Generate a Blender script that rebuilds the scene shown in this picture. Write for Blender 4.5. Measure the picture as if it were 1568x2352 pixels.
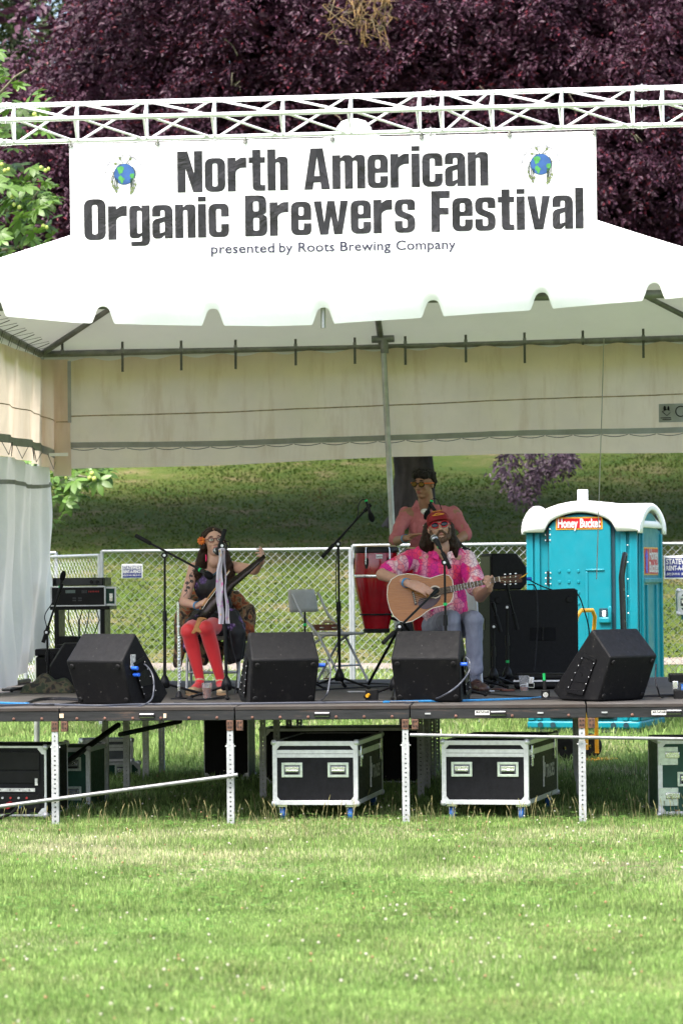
import bpy, bmesh, math, random
import numpy as np
from mathutils import Vector, Matrix, geometry, noise
R = math.radians
V = Vector
random.seed(7)
rng = np.random.default_rng(7)
sc = bpy.context.scene
col = sc.collection
for o_ in list(bpy.data.objects):
    bpy.data.objects.remove(o_)

# ---------------------------------------------------------------- camera
F = 7200.0                      # focal length in units of a 1568 x 2352 picture
YAW, PITCH, ROLL = R(3.8), math.atan((1340 - 1176) / F), R(0.55)
CAM = V((1.455, -21.85, 1.677))
fwd = V((-math.sin(YAW) * math.cos(PITCH), math.cos(YAW) * math.cos(PITCH), math.sin(PITCH)))
r0 = V((math.cos(YAW), math.sin(YAW), 0))
u0 = r0.cross(fwd)
CR = r0 * math.cos(ROLL) - u0 * math.sin(ROLL)
CU = u0 * math.cos(ROLL) + r0 * math.sin(ROLL)
cam = bpy.data.cameras.new("camera")
cam.sensor_fit = 'VERTICAL'; cam.sensor_height = 36; cam.sensor_width = 24
cam.lens = 36 * F / 2352
cam.clip_start = 0.5; cam.clip_end = 600
cam.dof.use_dof = True; cam.dof.focus_distance = 24.0; cam.dof.aperture_fstop = 4.0
camo = bpy.data.objects.new("camera", cam); col.objects.link(camo)
camo.matrix_world = Matrix(((CR.x, CU.x, -fwd.x, CAM.x), (CR.y, CU.y, -fwd.y, CAM.y), (CR.z, CU.z, -fwd.z, CAM.z), (0, 0, 0, 1)))
sc.camera = camo

# ---------------------------------------------------------------- sky, sun, exposure
SUN_EL, SUN_AZ = R(64), R(-150)         # azimuth from +Y towards +X: behind the camera, to its left
w = bpy.data.worlds.new("World"); sc.world = w; w.use_nodes = True
nt = w.node_tree
sky = nt.nodes.new("ShaderNodeTexSky"); sky.sky_type = 'NISHITA'; sky.sun_disc = False
sky.sun_elevation = SUN_EL; sky.sun_rotation = SUN_AZ
sky.air_density = 1.0; sky.dust_density = 6.0; sky.ozone_density = 1.0
bg = nt.nodes["Background"]; bg.inputs[1].default_value = 0.15
nt.links.new(sky.outputs[0], bg.inputs[0])
sun = bpy.data.lights.new("sun", 'SUN'); sun.energy = 2.2; sun.angle = R(22); sun.color = (1, 0.98, 0.95)
suno = bpy.data.objects.new("sun", sun); col.objects.link(suno)
sd = V((math.sin(SUN_AZ) * math.cos(SUN_EL), math.cos(SUN_AZ) * math.cos(SUN_EL), math.sin(SUN_EL)))
suno.rotation_euler = sd.to_track_quat('Z', 'Y').to_euler()
suno.location = sd * 60
sc.view_settings.view_transform = 'Standard'; sc.view_settings.look = 'None'
sc.view_settings.gamma = 1; sc.view_settings.exposure = 1.95
sc.cycles.max_bounces = 8; sc.cycles.transparent_max_bounces = 12
sc.cycles.use_denoising = True

# ---------------------------------------------------------------- helpers
STAGE = 0.82
def ray(px, py):
    return fwd + CR * ((px - 784) / F) + CU * ((1176 - py) / F)
def at(px, py, Y):              # point of the upright plane y = Y seen at a place of the picture
    d = ray(px, py); return CAM + d * ((Y - CAM.y) / d.y)
def fl(px, py, z=STAGE):        # point of the level plane z seen at a place of the picture
    d = ray(px, py); return CAM + d * ((z - CAM.z) / d.z)
def lin(c):
    c = c / 255.0
    return c / 12.92 if c <= 0.04045 else ((c + 0.055) / 1.055) ** 2.4
def rgb(r, g, b):
    return (lin(r), lin(g), lin(b), 1)

def frame(d):
    d = d.normalized()
    a = V((0, 0, 1)) if abs(d.z) < 0.9 else V((1, 0, 0))
    x = a.cross(d).normalized()
    return x, d.cross(x)

class MB:
    def __init__(s): s.v = []; s.f = []
    def add(s, vs, fs):
        n = len(s.v); s.v += [tuple(v) for v in vs]; s.f += [tuple(i + n for i in f) for f in fs]; return s
    def box(s, c, d, rz=0, M=None):
        M = M or Matrix.Rotation(rz, 3, 'Z')
        vs = [V(c) + M @ V((x * d[0] / 2, y * d[1] / 2, z * d[2] / 2)) for x in (-1, 1) for y in (-1, 1) for z in (-1, 1)]
        return s.add(vs, [(0, 1, 3, 2), (4, 6, 7, 5), (0, 4, 5, 1), (2, 3, 7, 6), (0, 2, 6, 4), (1, 5, 7, 3)])
    def bx(s, x0, x1, y0, y1, z0, z1):
        return s.box(((x0 + x1) / 2, (y0 + y1) / 2, (z0 + z1) / 2), (x1 - x0, y1 - y0, z1 - z0))
    def cyl(s, a, b, r, r2=None, n=10):
        a, b = V(a), V(b); r2 = r if r2 is None else r2
        x, y = frame(b - a)
        vs = []
        for p, q in ((a, r), (b, r2)):
            vs += [p + x * (q * math.cos(t * 2 * math.pi / n)) + y * (q * math.sin(t * 2 * math.pi / n)) for t in range(n)]
        fs = [(i, (i + 1) % n, n + (i + 1) % n, n + i) for i in range(n)] + [tuple(range(n - 1, -1, -1)), tuple(range(n, 2 * n))]
        return s.add(vs, fs)
    def tube(s, pts, r, n=8, flat=1.0):
        pts = [V(p) for p in pts]; m = len(pts)
        rs = list(r) if isinstance(r, (list, tuple)) else [r] * m
        vs = []; x = None
        for i, p in enumerate(pts):
            d = (pts[min(i + 1, m - 1)] - pts[max(i - 1, 0)])
            d = d.normalized() if d.length > 1e-9 else V((0, 0, 1))
            if x is None: x, y = frame(d)
            else:
                x = x - d * x.dot(d)
                if x.length < 1e-6: x, y = frame(d)
                x.normalize(); y = d.cross(x)
            vs += [p + x * (rs[i] * math.cos(t * 2 * math.pi / n)) + y * (rs[i] * flat * math.sin(t * 2 * math.pi / n)) for t in range(n)]
        fs = [(j * n + i, j * n + (i + 1) % n, (j + 1) * n + (i + 1) % n, (j + 1) * n + i) for j in range(m - 1) for i in range(n)]
        fs += [tuple(range(n - 1, -1, -1)), tuple(range((m - 1) * n, m * n))]
        return s.add(vs, fs)
    def lathe(s, prof, c=(0, 0, 0), n=24, M=None, close=True):
        c = V(c); vs = []; m = len(prof)
        for r, z in prof:
            for t in range(n):
                p = V((r * math.cos(t * 2 * math.pi / n), r * math.sin(t * 2 * math.pi / n), z))
                vs.append(c + (M @ p if M else p))
        fs = [(j * n + i, j * n + (i + 1) % n, (j + 1) * n + (i + 1) % n, (j + 1) * n + i) for j in range(m - 1) for i in range(n)]
        if close: fs += [tuple(range(n - 1, -1, -1)), tuple(range((m - 1) * n, m * n))]
        return s.add(vs, fs)
    def ell(s, c, r, M=None, n=12, k=8):
        if not isinstance(r, (tuple, list, Vector)): r = (r, r, r)
        c = V(c); vs = [] ; fs = []
        for j in range(1, k):
            a = math.pi * j / k
            for i in range(n):
                t = 2 * math.pi * i / n
                p = V((r[0] * math.sin(a) * math.cos(t), r[1] * math.sin(a) * math.sin(t), -r[2] * math.cos(a)))
                vs.append(c + (M @ p if M else p))
        for q in (-1, 1):
            p = V((0, 0, q * r[2])); vs.append(c + (M @ p if M else p))
        fs = [(j * n + i, j * n + (i + 1) % n, (j + 1) * n + (i + 1) % n, (j + 1) * n + i) for j in range(k - 2) for i in range(n)]
        b, t_ = (k - 1) * n, (k - 1) * n + 1
        fs += [((i + 1) % n, i, b) for i in range(n)] + [((k - 2) * n + i, (k - 2) * n + (i + 1) % n, t_) for i in range(n)]
        return s.add(vs, fs)
    def prism(s, poly, t, o, ux, uy):          # outline in the plane (ux, uy), thickness t along ux x uy
        o, ux, uy = V(o), V(ux), V(uy); nz = ux.cross(uy).normalized() * t; n = len(poly)
        a = [o + ux * p[0] + uy * p[1] for p in poly]
        return s.add(a + [p + nz for p in a], [tuple(range(n - 1, -1, -1)), tuple(range(n, 2 * n))] + [(i, (i + 1) % n, n + (i + 1) % n, n + i) for i in range(n)])
    def sheet(s, fn, nu, nv):
        vs = [fn(i / nu, j / nv) for j in range(nv + 1) for i in range(nu + 1)]
        return s.add(vs, [(j * (nu + 1) + i, j * (nu + 1) + i + 1, (j + 1) * (nu + 1) + i + 1, (j + 1) * (nu + 1) + i) for j in range(nv) for i in range(nu)])
    def mesh(s, name, smooth=None):
        me = bpy.data.meshes.new(name)
        me.from_pydata(s.v, [], s.f)
        if smooth:
            me.polygons.foreach_set("use_smooth", [True] * len(me.polygons))
            if smooth < 179: me.set_sharp_from_angle(angle=R(smooth))
        me.update(); return me
    def build(s, name, m, parent=None, world=True, smooth=35, bev=0, origin=None, solid=0):
        base = None
        if parent is not None and world: base = inv_of(parent)
        elif origin is not None: base = Matrix.Translation(-V(origin))
        if base is not None: s.v = [tuple(base @ V(v)) for v in s.v]
        o = bpy.data.objects.new(name, s.mesh(name, smooth)); col.objects.link(o)
        if m: o.data.materials.append(mats[m])
        if parent is not None: o.parent = parent
        elif origin is not None: o.location = origin
        if solid:
            q = o.modifiers.new("solid", 'SOLIDIFY'); q.thickness = solid; q.offset = 0
        if bev:
            q = o.modifiers.new("bevel", 'BEVEL'); q.width = bev; q.segments = 2; q.limit_method = 'ANGLE'; q.angle_limit = R(40); q.harden_normals = False
        return o
_w = {}
def inv_of(o):
    m = Matrix.Identity(4)
    while o is not None:
        m = Matrix.LocRotScale(o.location, o.rotation_euler, o.scale) @ m; o = o.parent
    return m.inverted()
def tag(o, label=None, cat=None, group=None, kind=None):
    if label: o["label"] = label
    if cat: o["category"] = cat
    if group: o["group"] = group
    if kind: o["kind"] = kind
    return o
def thing(name, label, cat, loc=(0, 0, 0), rz=0, group=None):
    o = bpy.data.objects.new(name, None); col.objects.link(o); o.empty_display_size = 0.1
    o.location = loc; o.rotation_euler = (0, 0, rz)
    return tag(o, label, cat, group)
def copy_tree(o, parent=None, loc=None, rz=None, label=None):
    c = o.copy(); col.objects.link(c); c.parent = parent
    if loc is not None: c.location = loc
    if rz is not None: c.rotation_euler = (0, 0, rz)
    if label: c["label"] = label
    for ch in list(o.children): copy_tree(ch, c)
    return c
def inst(src, parent, loc, rot=(0, 0, 0), scale=None):     # another piece sharing mesh data
    c = src.copy(); col.objects.link(c); c.parent = parent; c.location = loc; c.rotation_euler = rot
    if scale: c.scale = scale
    return c
def fast_mesh(name, v, f, colr=None, m=None, parent=None, smooth=False):
    me = bpy.data.meshes.new(name); k = f.shape[1]
    me.vertices.add(len(v)); me.vertices.foreach_set("co", np.ascontiguousarray(v, dtype=np.float32).ravel())
    me.loops.add(f.size); me.loops.foreach_set("vertex_index", np.ascontiguousarray(f, dtype=np.int32).ravel())
    me.polygons.add(len(f)); me.polygons.foreach_set("loop_start", np.arange(0, f.size, k, dtype=np.int32))
    if smooth: me.polygons.foreach_set("use_smooth", np.ones(len(f), dtype=bool))
    me.update(calc_edges=True)
    if colr is not None:
        a = me.color_attributes.new("Col", 'FLOAT_COLOR', 'POINT')
        a.data.foreach_set("color", np.ascontiguousarray(colr, dtype=np.float32).ravel())
    o = bpy.data.objects.new(name, me); col.objects.link(o)
    if m: me.materials.append(mats[m])
    if parent: o.parent = parent
    return o

# ---------------------------------------------------------------- materials
mats = {}
def nodes(name):
    m = bpy.data.materials.new(name); m.use_nodes = True; mats[name] = m
    t = m.node_tree; return m, t, t.nodes["Principled BSDF"]
def N(t, kind, **kw):
    n = t.nodes.new("ShaderNode" + kind)
    for k, v in kw.items():
        if k in n.inputs.keys(): n.inputs[k].default_value = v
        else: setattr(n, k, v)
    return n
def L(t, a, b): t.links.new(a, b)
def mixc(t, fac, a, b, mode='MIX'):
    n = t.nodes.new("ShaderNodeMix"); n.data_type = 'RGBA'; n.blend_type = mode
    for s_, v in ((n.inputs[0], fac), (n.inputs[6], a), (n.inputs[7], b)):
        if isinstance(v, (float, int, tuple)): s_.default_value = v
        else: L(t, v, s_)
    return n.outputs[2]
def ramp(t, src, stops):
    n = t.nodes.new("ShaderNodeValToRGB"); e = n.color_ramp.elements
    while len(e) < len(stops): e.new(0.5)
    for i, (p, c) in enumerate(stops):
        e[i].position = p; e[i].color = c if isinstance(c, tuple) else (c, c, c, 1)
    L(t, src, n.inputs[0]); return n.outputs[0]
def coords(t, scale=(1, 1, 1), world=False, rot=(0, 0, 0)):
    if world:
        g = t.nodes.new("ShaderNodeNewGeometry").outputs["Position"]
    else:
        g = t.nodes.new("ShaderNodeTexCoord").outputs["Object"]
    mp = N(t, "Mapping"); mp.inputs["Scale"].default_value = scale; mp.inputs["Rotation"].default_value = rot
    L(t, g, mp.inputs[0]); return mp.outputs[0]
def noise_n(t, vec, scale, detail=4, rough=0.55, dist=0.0):
    n = N(t, "TexNoise"); n.inputs["Scale"].default_value = scale; n.inputs["Detail"].default_value = detail
    n.inputs["Roughness"].default_value = rough; n.inputs["Distortion"].default_value = dist
    L(t, vec, n.inputs["Vector"]); return n.outputs[0]
def bump_n(t, b, h, strength, dist=0.01):
    n = N(t, "Bump"); n.inputs["Strength"].default_value = strength; n.inputs["Distance"].default_value = dist
    L(t, h, n.inputs["Height"]); L(t, n.outputs[0], b.inputs["Normal"]); return n
def mat(name, c, rough=0.5, metal=0.0, var=0.12, vs=7.0, bump=0.0, bs=90.0, bd=0.004, c2=None, scale=(1, 1, 1), spec=None, lo=0.35, hi=0.65, rv=0.1, world=False):
    m, t, b = nodes(name)
    c = tuple(c); c2 = tuple(c2) if c2 else None
    if spec is None: spec = 0.16 if max(c[:3]) < 0.03 and metal == 0 else 0.35
    vec = coords(t, scale, world)
    n1 = noise_n(t, vec, vs, 5, 0.6)
    a = tuple(min(1, x * (1 - var)) for x in c[:3]) + (1,)
    d = c2 if c2 else tuple(min(1, x * (1 + var)) for x in c[:3]) + (1,)
    L(t, ramp(t, n1, [(lo, a), (hi, d)]), b.inputs["Base Color"])
    L(t, ramp(t, noise_n(t, vec, vs * 3.1, 3), [(0.3, max(0, rough - rv)), (0.7, min(1, rough + rv))]), b.inputs["Roughness"])
    b.inputs["Metallic"].default_value = metal; b.inputs["Specular IOR Level"].default_value = spec
    if bump: bump_n(t, b, noise_n(t, vec, bs, 3, 0.7), bump, bd)
    return m, t, b
def fabric(name, c, trans=0.35, var=0.06, rough=0.7, bump=0.4, bs=3.0, c2=None, scale=(1, 1, 1), stain=None):
    m, t, b = nodes(name); vec = coords(t, scale)
    cc = ramp(t, noise_n(t, vec, 2.2, 6, 0.65), [(0.3, tuple(x * (1 - var) for x in c[:3]) + (1,)), (0.7, c2 or tuple(min(1, x * (1 + var)) for x in c[:3]) + (1,))])
    if stain:
        s_ = ramp(t, noise_n(t, coords(t, (3.5, 3.5, 0.55)), 1.6, 6, 0.7), [(0.52, 0.0), (0.78, 0.75)])
        cc = mixc(t, s_, cc, stain)
    L(t, cc, b.inputs["Base Color"]); b.inputs["Roughness"].default_value = rough; b.inputs["Specular IOR Level"].default_value = 0.25
    bp = bump_n(t, b, noise_n(t, vec, bs, 5, 0.6, 0.6), bump, 0.03)
    tr = N(t, "BsdfTranslucent"); L(t, cc, tr.inputs[0]); L(t, bp.outputs[0], tr.inputs["Normal"])
    mx = N(t, "MixShader"); mx.inputs[0].default_value = trans
    L(t, b.outputs[0], mx.inputs[1]); L(t, tr.outputs[0], mx.inputs[2])
    L(t, mx.outputs[0], t.nodes["Material Output"].inputs[0]); return m
def leafmat(name, trans=0.3, rough=0.5, spec=0.4):
    m, t, b = nodes(name)
    a = N(t, "VertexColor"); a.layer_name = "Col"
    L(t, a.outputs[0], b.inputs["Base Color"]); b.inputs["Roughness"].default_value = rough; b.inputs["Specular IOR Level"].default_value = spec
    tr = N(t, "BsdfTranslucent"); L(t, a.outputs[0], tr.inputs[0])
    mx = N(t, "MixShader"); mx.inputs[0].default_value = trans
    L(t, b.outputs[0], mx.inputs[1]); L(t, tr.outputs[0], mx.inputs[2]); L(t, mx.outputs[0], t.nodes["Material Output"].inputs[0])
    return m
leafmat("grass_blades", 0.45, 0.6, 0.2)
leafmat("purple_leaves", 0.15, 0.5, 0.28)
leafmat("green_leaves", 0.3, 0.45, 0.45)
leafmat("dark_leaves", 0.2, 0.5, 0.4)
# ================================================================ setting: ground, path, grass
def gz(x, y):
    z = np.interp(y, [-40, 6.5, 11, 14.2, 22, 34, 60, 120], [0, 0, 0.2, 0.72, 1.9, 3.9, 8.6, 22])
    return z + 0.03 * np.sin(x * 0.9 + 1.3) * np.sin(y * 0.7) * np.clip((y - 7) / 6, 0, 1) + 0.008 * np.sin(x * 2.1) * np.sin(y * 1.7 + 0.4)
m, t, b = nodes("lawn")
p = coords(t, world=True)
cc = ramp(t, noise_n(t, p, 0.9, 6, 0.7), [(0.32, (0.15, 0.15, 0.06, 1)), (0.5, (0.10, 0.16, 0.04, 1)), (0.68, (0.08, 0.16, 0.03, 1))])
cc = mixc(t, ramp(t, noise_n(t, p, 14, 4, 0.7), [(0.4, 0.0), (0.7, 0.35)]), cc, (0.03, 0.045, 0.012, 1))
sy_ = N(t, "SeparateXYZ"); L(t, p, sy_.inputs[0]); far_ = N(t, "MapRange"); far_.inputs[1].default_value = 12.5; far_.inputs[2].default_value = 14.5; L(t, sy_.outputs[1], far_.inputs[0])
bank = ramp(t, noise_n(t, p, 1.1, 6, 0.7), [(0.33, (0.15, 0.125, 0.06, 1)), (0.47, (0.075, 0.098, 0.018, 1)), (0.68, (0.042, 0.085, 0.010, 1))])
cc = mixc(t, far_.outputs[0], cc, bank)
L(t, cc, b.inputs["Base Color"]); b.inputs["Roughness"].default_value = 0.9; b.inputs["Specular IOR Level"].default_value = 0.1
bump_n(t, b, noise_n(t, p, 30, 5, 0.7), 0.8, 0.04)
mat("concrete_path", (0.17, 0.145, 0.12, 1), 0.9, var=0.2, vs=2, bump=0.3, bs=40, world=True)
xs = np.concatenate([np.linspace(-70, -9, 16), np.linspace(-8, 9, 70), np.linspace(10, 70, 16)])
ys = np.concatenate([np.linspace(-40, -12, 8), np.linspace(-11, 30, 130), np.linspace(31, 150, 30)])
X, Y = np.meshgrid(xs, ys); Zg = gz(X, Y)
nx, ny = len(xs), len(ys)
idx = np.arange(nx * ny).reshape(ny, nx)
fc = np.stack([idx[:-1, :-1], idx[:-1, 1:], idx[1:, 1:], idx[1:, :-1]], -1).reshape(-1, 4)
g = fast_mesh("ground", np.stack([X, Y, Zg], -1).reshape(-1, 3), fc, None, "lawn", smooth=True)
tag(g, "mown park lawn rising to a grassy bank behind the stage", "lawn", kind="structure")
pm = MB()
def path_pt(u, v):
    x = -9 + 20 * u; y = 14.0 + 0.42 * v + 0.02 * x
    return (x, y, float(gz(x, y)) + 0.012)
pm.sheet(path_pt, 60, 2)
tag(pm.build("path", "concrete_path", smooth=60), "narrow pale path at the foot of the bank", "path", kind="structure")

def pnoise(x, y, s, seed=0):
    # cheap smooth noise on arrays
    out = np.zeros_like(x); rr = np.random.default_rng(seed)
    for k in range(7):
        a = rr.uniform(0, 6.28); f_ = s * (0.6 + 0.5 * k); ph = rr.uniform(0, 6.28)
        out += np.sin((x * math.cos(a) + y * math.sin(a)) * f_ + ph + 1.3 * np.sin((x * math.sin(a) - y * math.cos(a)) * f_ * 0.7 + ph)) / (1 + 0.35 * k)
    return out / 3.2
def blades(n, xr, yr, h, wd, seed, keep=None, palette=0, lean=0.5):
    r_ = np.random.default_rng(seed)
    x = r_.uniform(*xr, n); y = r_.uniform(*yr, n)
    if keep is not None:
        k = keep(x, y, r_); x, y = x[k], y[k]; n = len(x)
    z = gz(x, y)
    hh = h * r_.lognormal(0, 0.28, n) * (1 + 0.45 * pnoise(x, y, 3.0, 5)).clip(0.35, 1.8)
    a = r_.uniform(0, 6.283, n); ln = lean * r_.uniform(0.1, 1.3, n) * hh
    dx, dy = np.cos(a) * ln, np.sin(a) * ln
    b_ = r_.uniform(0, 6.283, n); ww = wd * r_.uniform(0.6, 1.4, n)
    sx, sy = np.cos(b_) * ww / 2, np.sin(b_) * ww / 2
    v = np.empty((n, 5, 3))
    v[:, 0] = np.stack([x - sx, y - sy, z - 0.005], -1); v[:, 1] = np.stack([x + sx, y + sy, z - 0.005], -1)
    v[:, 2] = np.stack([x + dx * 0.35 - sx * .8, y + dy * 0.35 - sy * .8, z + hh * 0.6], -1)
    v[:, 3] = np.stack([x + dx * 0.35 + sx * .8, y + dy * 0.35 + sy * .8, z + hh * 0.6], -1)
    v[:, 4] = np.stack([x + dx, y + dy, z + hh * np.sqrt(np.clip(1 - (ln / hh) ** 2 * .5, .2, 1))], -1)
    o_ = (np.arange(n) * 5)[:, None]
    f_ = np.concatenate([o_ + np.array([0, 1, 3]), o_ + np.array([0, 3, 2]), o_ + np.array([2, 3, 4])])
    dry = np.clip(0.19 + 0.55 * pnoise(x, y, 1.1, 11) + 0.3 * pnoise(x, y, 4.0, 3) + 0.17 * np.exp(-((y + 1.2) / 1.6) ** 2) + r_.normal(0, 0.25, n), 0, 1)
    g1 = np.array([0.135, 0.228, 0.052]); g2 = np.array([0.25, 0.335, 0.115]); d1 = np.array([0.48, 0.44, 0.28])
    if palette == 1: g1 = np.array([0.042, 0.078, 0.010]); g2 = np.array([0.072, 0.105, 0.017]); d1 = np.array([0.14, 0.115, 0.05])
    mixv = r_.uniform(0, 1, n)[:, None]
    c = g1 * (1 - mixv) + g2 * mixv
    dd = np.clip((dry - 0.45) * 2.2, 0, 1)[:, None] * 0.85
    c = c * (1 - dd) + d1 * dd
    c = c * (r_.lognormal(0, .28, n) * (1 + .35 * pnoise(x, y, 6.5, 17)).clip(.5, 1.5))[:, None]
    c = np.concatenate([c.clip(0, .7), np.ones((n, 1))], -1)
    return v.reshape(-1, 3), f_, np.repeat(c, 5, 0)
def merge(parts):
    vs, fs, cs, k = [], [], [], 0
    for v, f_, c in parts:
        vs.append(v); fs.append(f_ + k); cs.append(c); k += len(v)
    return np.concatenate(vs), np.concatenate(fs), np.concatenate(cs)
def infield(x, y, r_):          # only the wedge of ground the lens takes in, and a margin
    d = y + 21.85; cx = 1.455 - math.tan(YAW) * d
    return np.abs(x - cx) < d * 0.118 + 0.7
parts = [blades(200000, (-3.5, 3.8), (-11.5, -5), 0.020, 0.0055, 1, infield, 0, .35),
         blades(200000, (-4, 4), (-5, 0.6), 0.025, 0.005, 2, infield, 0, .35),
         blades(60000, (-4.6, 4.4), (0.6, 6.6), 0.05, 0.008, 3, infield),
         blades(40000, (-5.2, 5), (6.6, 14), 0.06, 0.012, 4, infield)]
v_, f_, c_ = merge(parts)
tag(fast_mesh("grass", v_, f_, c_, "grass_blades"), "short sunlit lawn grass with dry straw patches before the stage", "grass", kind="stuff")
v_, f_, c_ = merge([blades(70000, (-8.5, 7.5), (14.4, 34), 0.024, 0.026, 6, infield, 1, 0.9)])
tag(fast_mesh("bank_grass", v_, f_, c_, "grass_blades"), "rough grass on the bank under the trees", "grass", kind="stuff")
# tall seeding stems along the front of the stage
def stems(n, seed):
    r_ = np.random.default_rng(seed); vs, fs, cs = [], [], []
    mb = MB(); cl = []
    for i in range(n):
        x = r_.uniform(-3.4, 3.3); y = r_.uniform(-1.6, 1.0) + r_.normal(0, .4)
        hh = r_.uniform(0.07, 0.2); a = r_.uniform(0, 6.28); l_ = r_.uniform(0.1, .4) * hh
        z = float(gz(x, y)); p0 = V((x, y, z)); p2 = V((x + math.cos(a) * l_, y + math.sin(a) * l_, z + hh)); p1 = p0.lerp(p2, .6) + V((0, 0, .03 * hh / .2))
        k0 = len(mb.v); mb.tube([p0, p1, p1.lerp(p2, .5), p2], [0.0016, 0.0014, 0.0035, 0.001], 3)
        g_ = r_.uniform(0, 1); c = (0.30 + .14 * g_, 0.30 + .08 * g_, 0.14 + .05 * g_, 1)
        cl += [c] * (len(mb.v) - k0)
    return mb, cl
mb, cl = stems(420, 9)
o = mb.build("grass_stems", "grass_blades", smooth=60)
ca = o.data.color_attributes.new("Col", 'FLOAT_COLOR', 'POINT'); ca.data.foreach_set("color", np.array(cl, dtype=np.float32).ravel())
tag(o, "tall pale seeding grass stems along the stage front", "grass", kind="stuff")
# clover: round leaves and white heads
def clover(nl, nh, seed):
    r_ = np.random.default_rng(seed); mb = MB(); cl = []
    for i in range(nl):
        x = r_.uniform(-3.6, 3.4); y = r_.uniform(-7, 1.5)
        if pnoise(np.array([x]), np.array([y]), 1.6, 21)[0] < 0.05 and y < -0.8: continue
        z = float(gz(x, y)) + r_.uniform(0.03, 0.06); k0 = len(mb.v); a0 = r_.uniform(0, 6.28)
        for q in range(3):
            a = a0 + q * 2.09; s_ = r_.uniform(0.008, 0.014)
            c = V((x + math.cos(a) * s_, y + math.sin(a) * s_, z)); tl = r_.uniform(-.3, .3)
            mb.add([c + V((math.cos(a + w_) * s_, math.sin(a + w_) * s_, tl * s_ * math.cos(w_))) for w_ in (0, 1.05, 2.1, 3.14, 4.19, 5.24)], [(0, 1, 2, 3, 4, 5)])
        g_ = r_.uniform(0, 1); cl += [(0.075 + .06 * g_, 0.17 + .08 * g_, 0.03 + .03 * g_, 1)] * (len(mb.v) - k0)
    for i in range(nh):
        y = r_.uniform(-11, 5.5); d = y + 21.85; cx = 1.455 - math.tan(YAW) * d; x = cx + r_.uniform(-1, 1) * d * .115
        if pnoise(np.array([x]), np.array([y]), 1.2, 33)[0] < -0.15 and y < 0: continue
        z = float(gz(x, y)) + r_.uniform(0.035, 0.085); k0 = len(mb.v); s_ = r_.uniform(0.004, 0.0078)
        mb.ell((x, y, z), (s_, s_, s_ * .85), n=6, k=4)
        brown = r_.uniform() < 0.3
        cl += [((0.42, 0.26, 0.15, 1) if brown else (0.58, 0.55, 0.46, 1))] * (len(mb.v) - k0)
        k0 = len(mb.v); mb.cyl((x, y, z - s_), (x, y, float(gz(x, y))), .0011, n=3); cl += [(.14, .22, .06, 1)] * (len(mb.v) - k0)
    return mb, cl
mb, cl = clover(4500, 750, 12)
o = mb.build("clover", "grass_blades", smooth=60)
ca = o.data.color_attributes.new("Col", 'FLOAT_COLOR', 'POINT'); ca.data.foreach_set("color", np.array(cl, dtype=np.float32).ravel())
tag(o, "white clover heads and leaves scattered through the lawn", "clover", kind="stuff")
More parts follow.
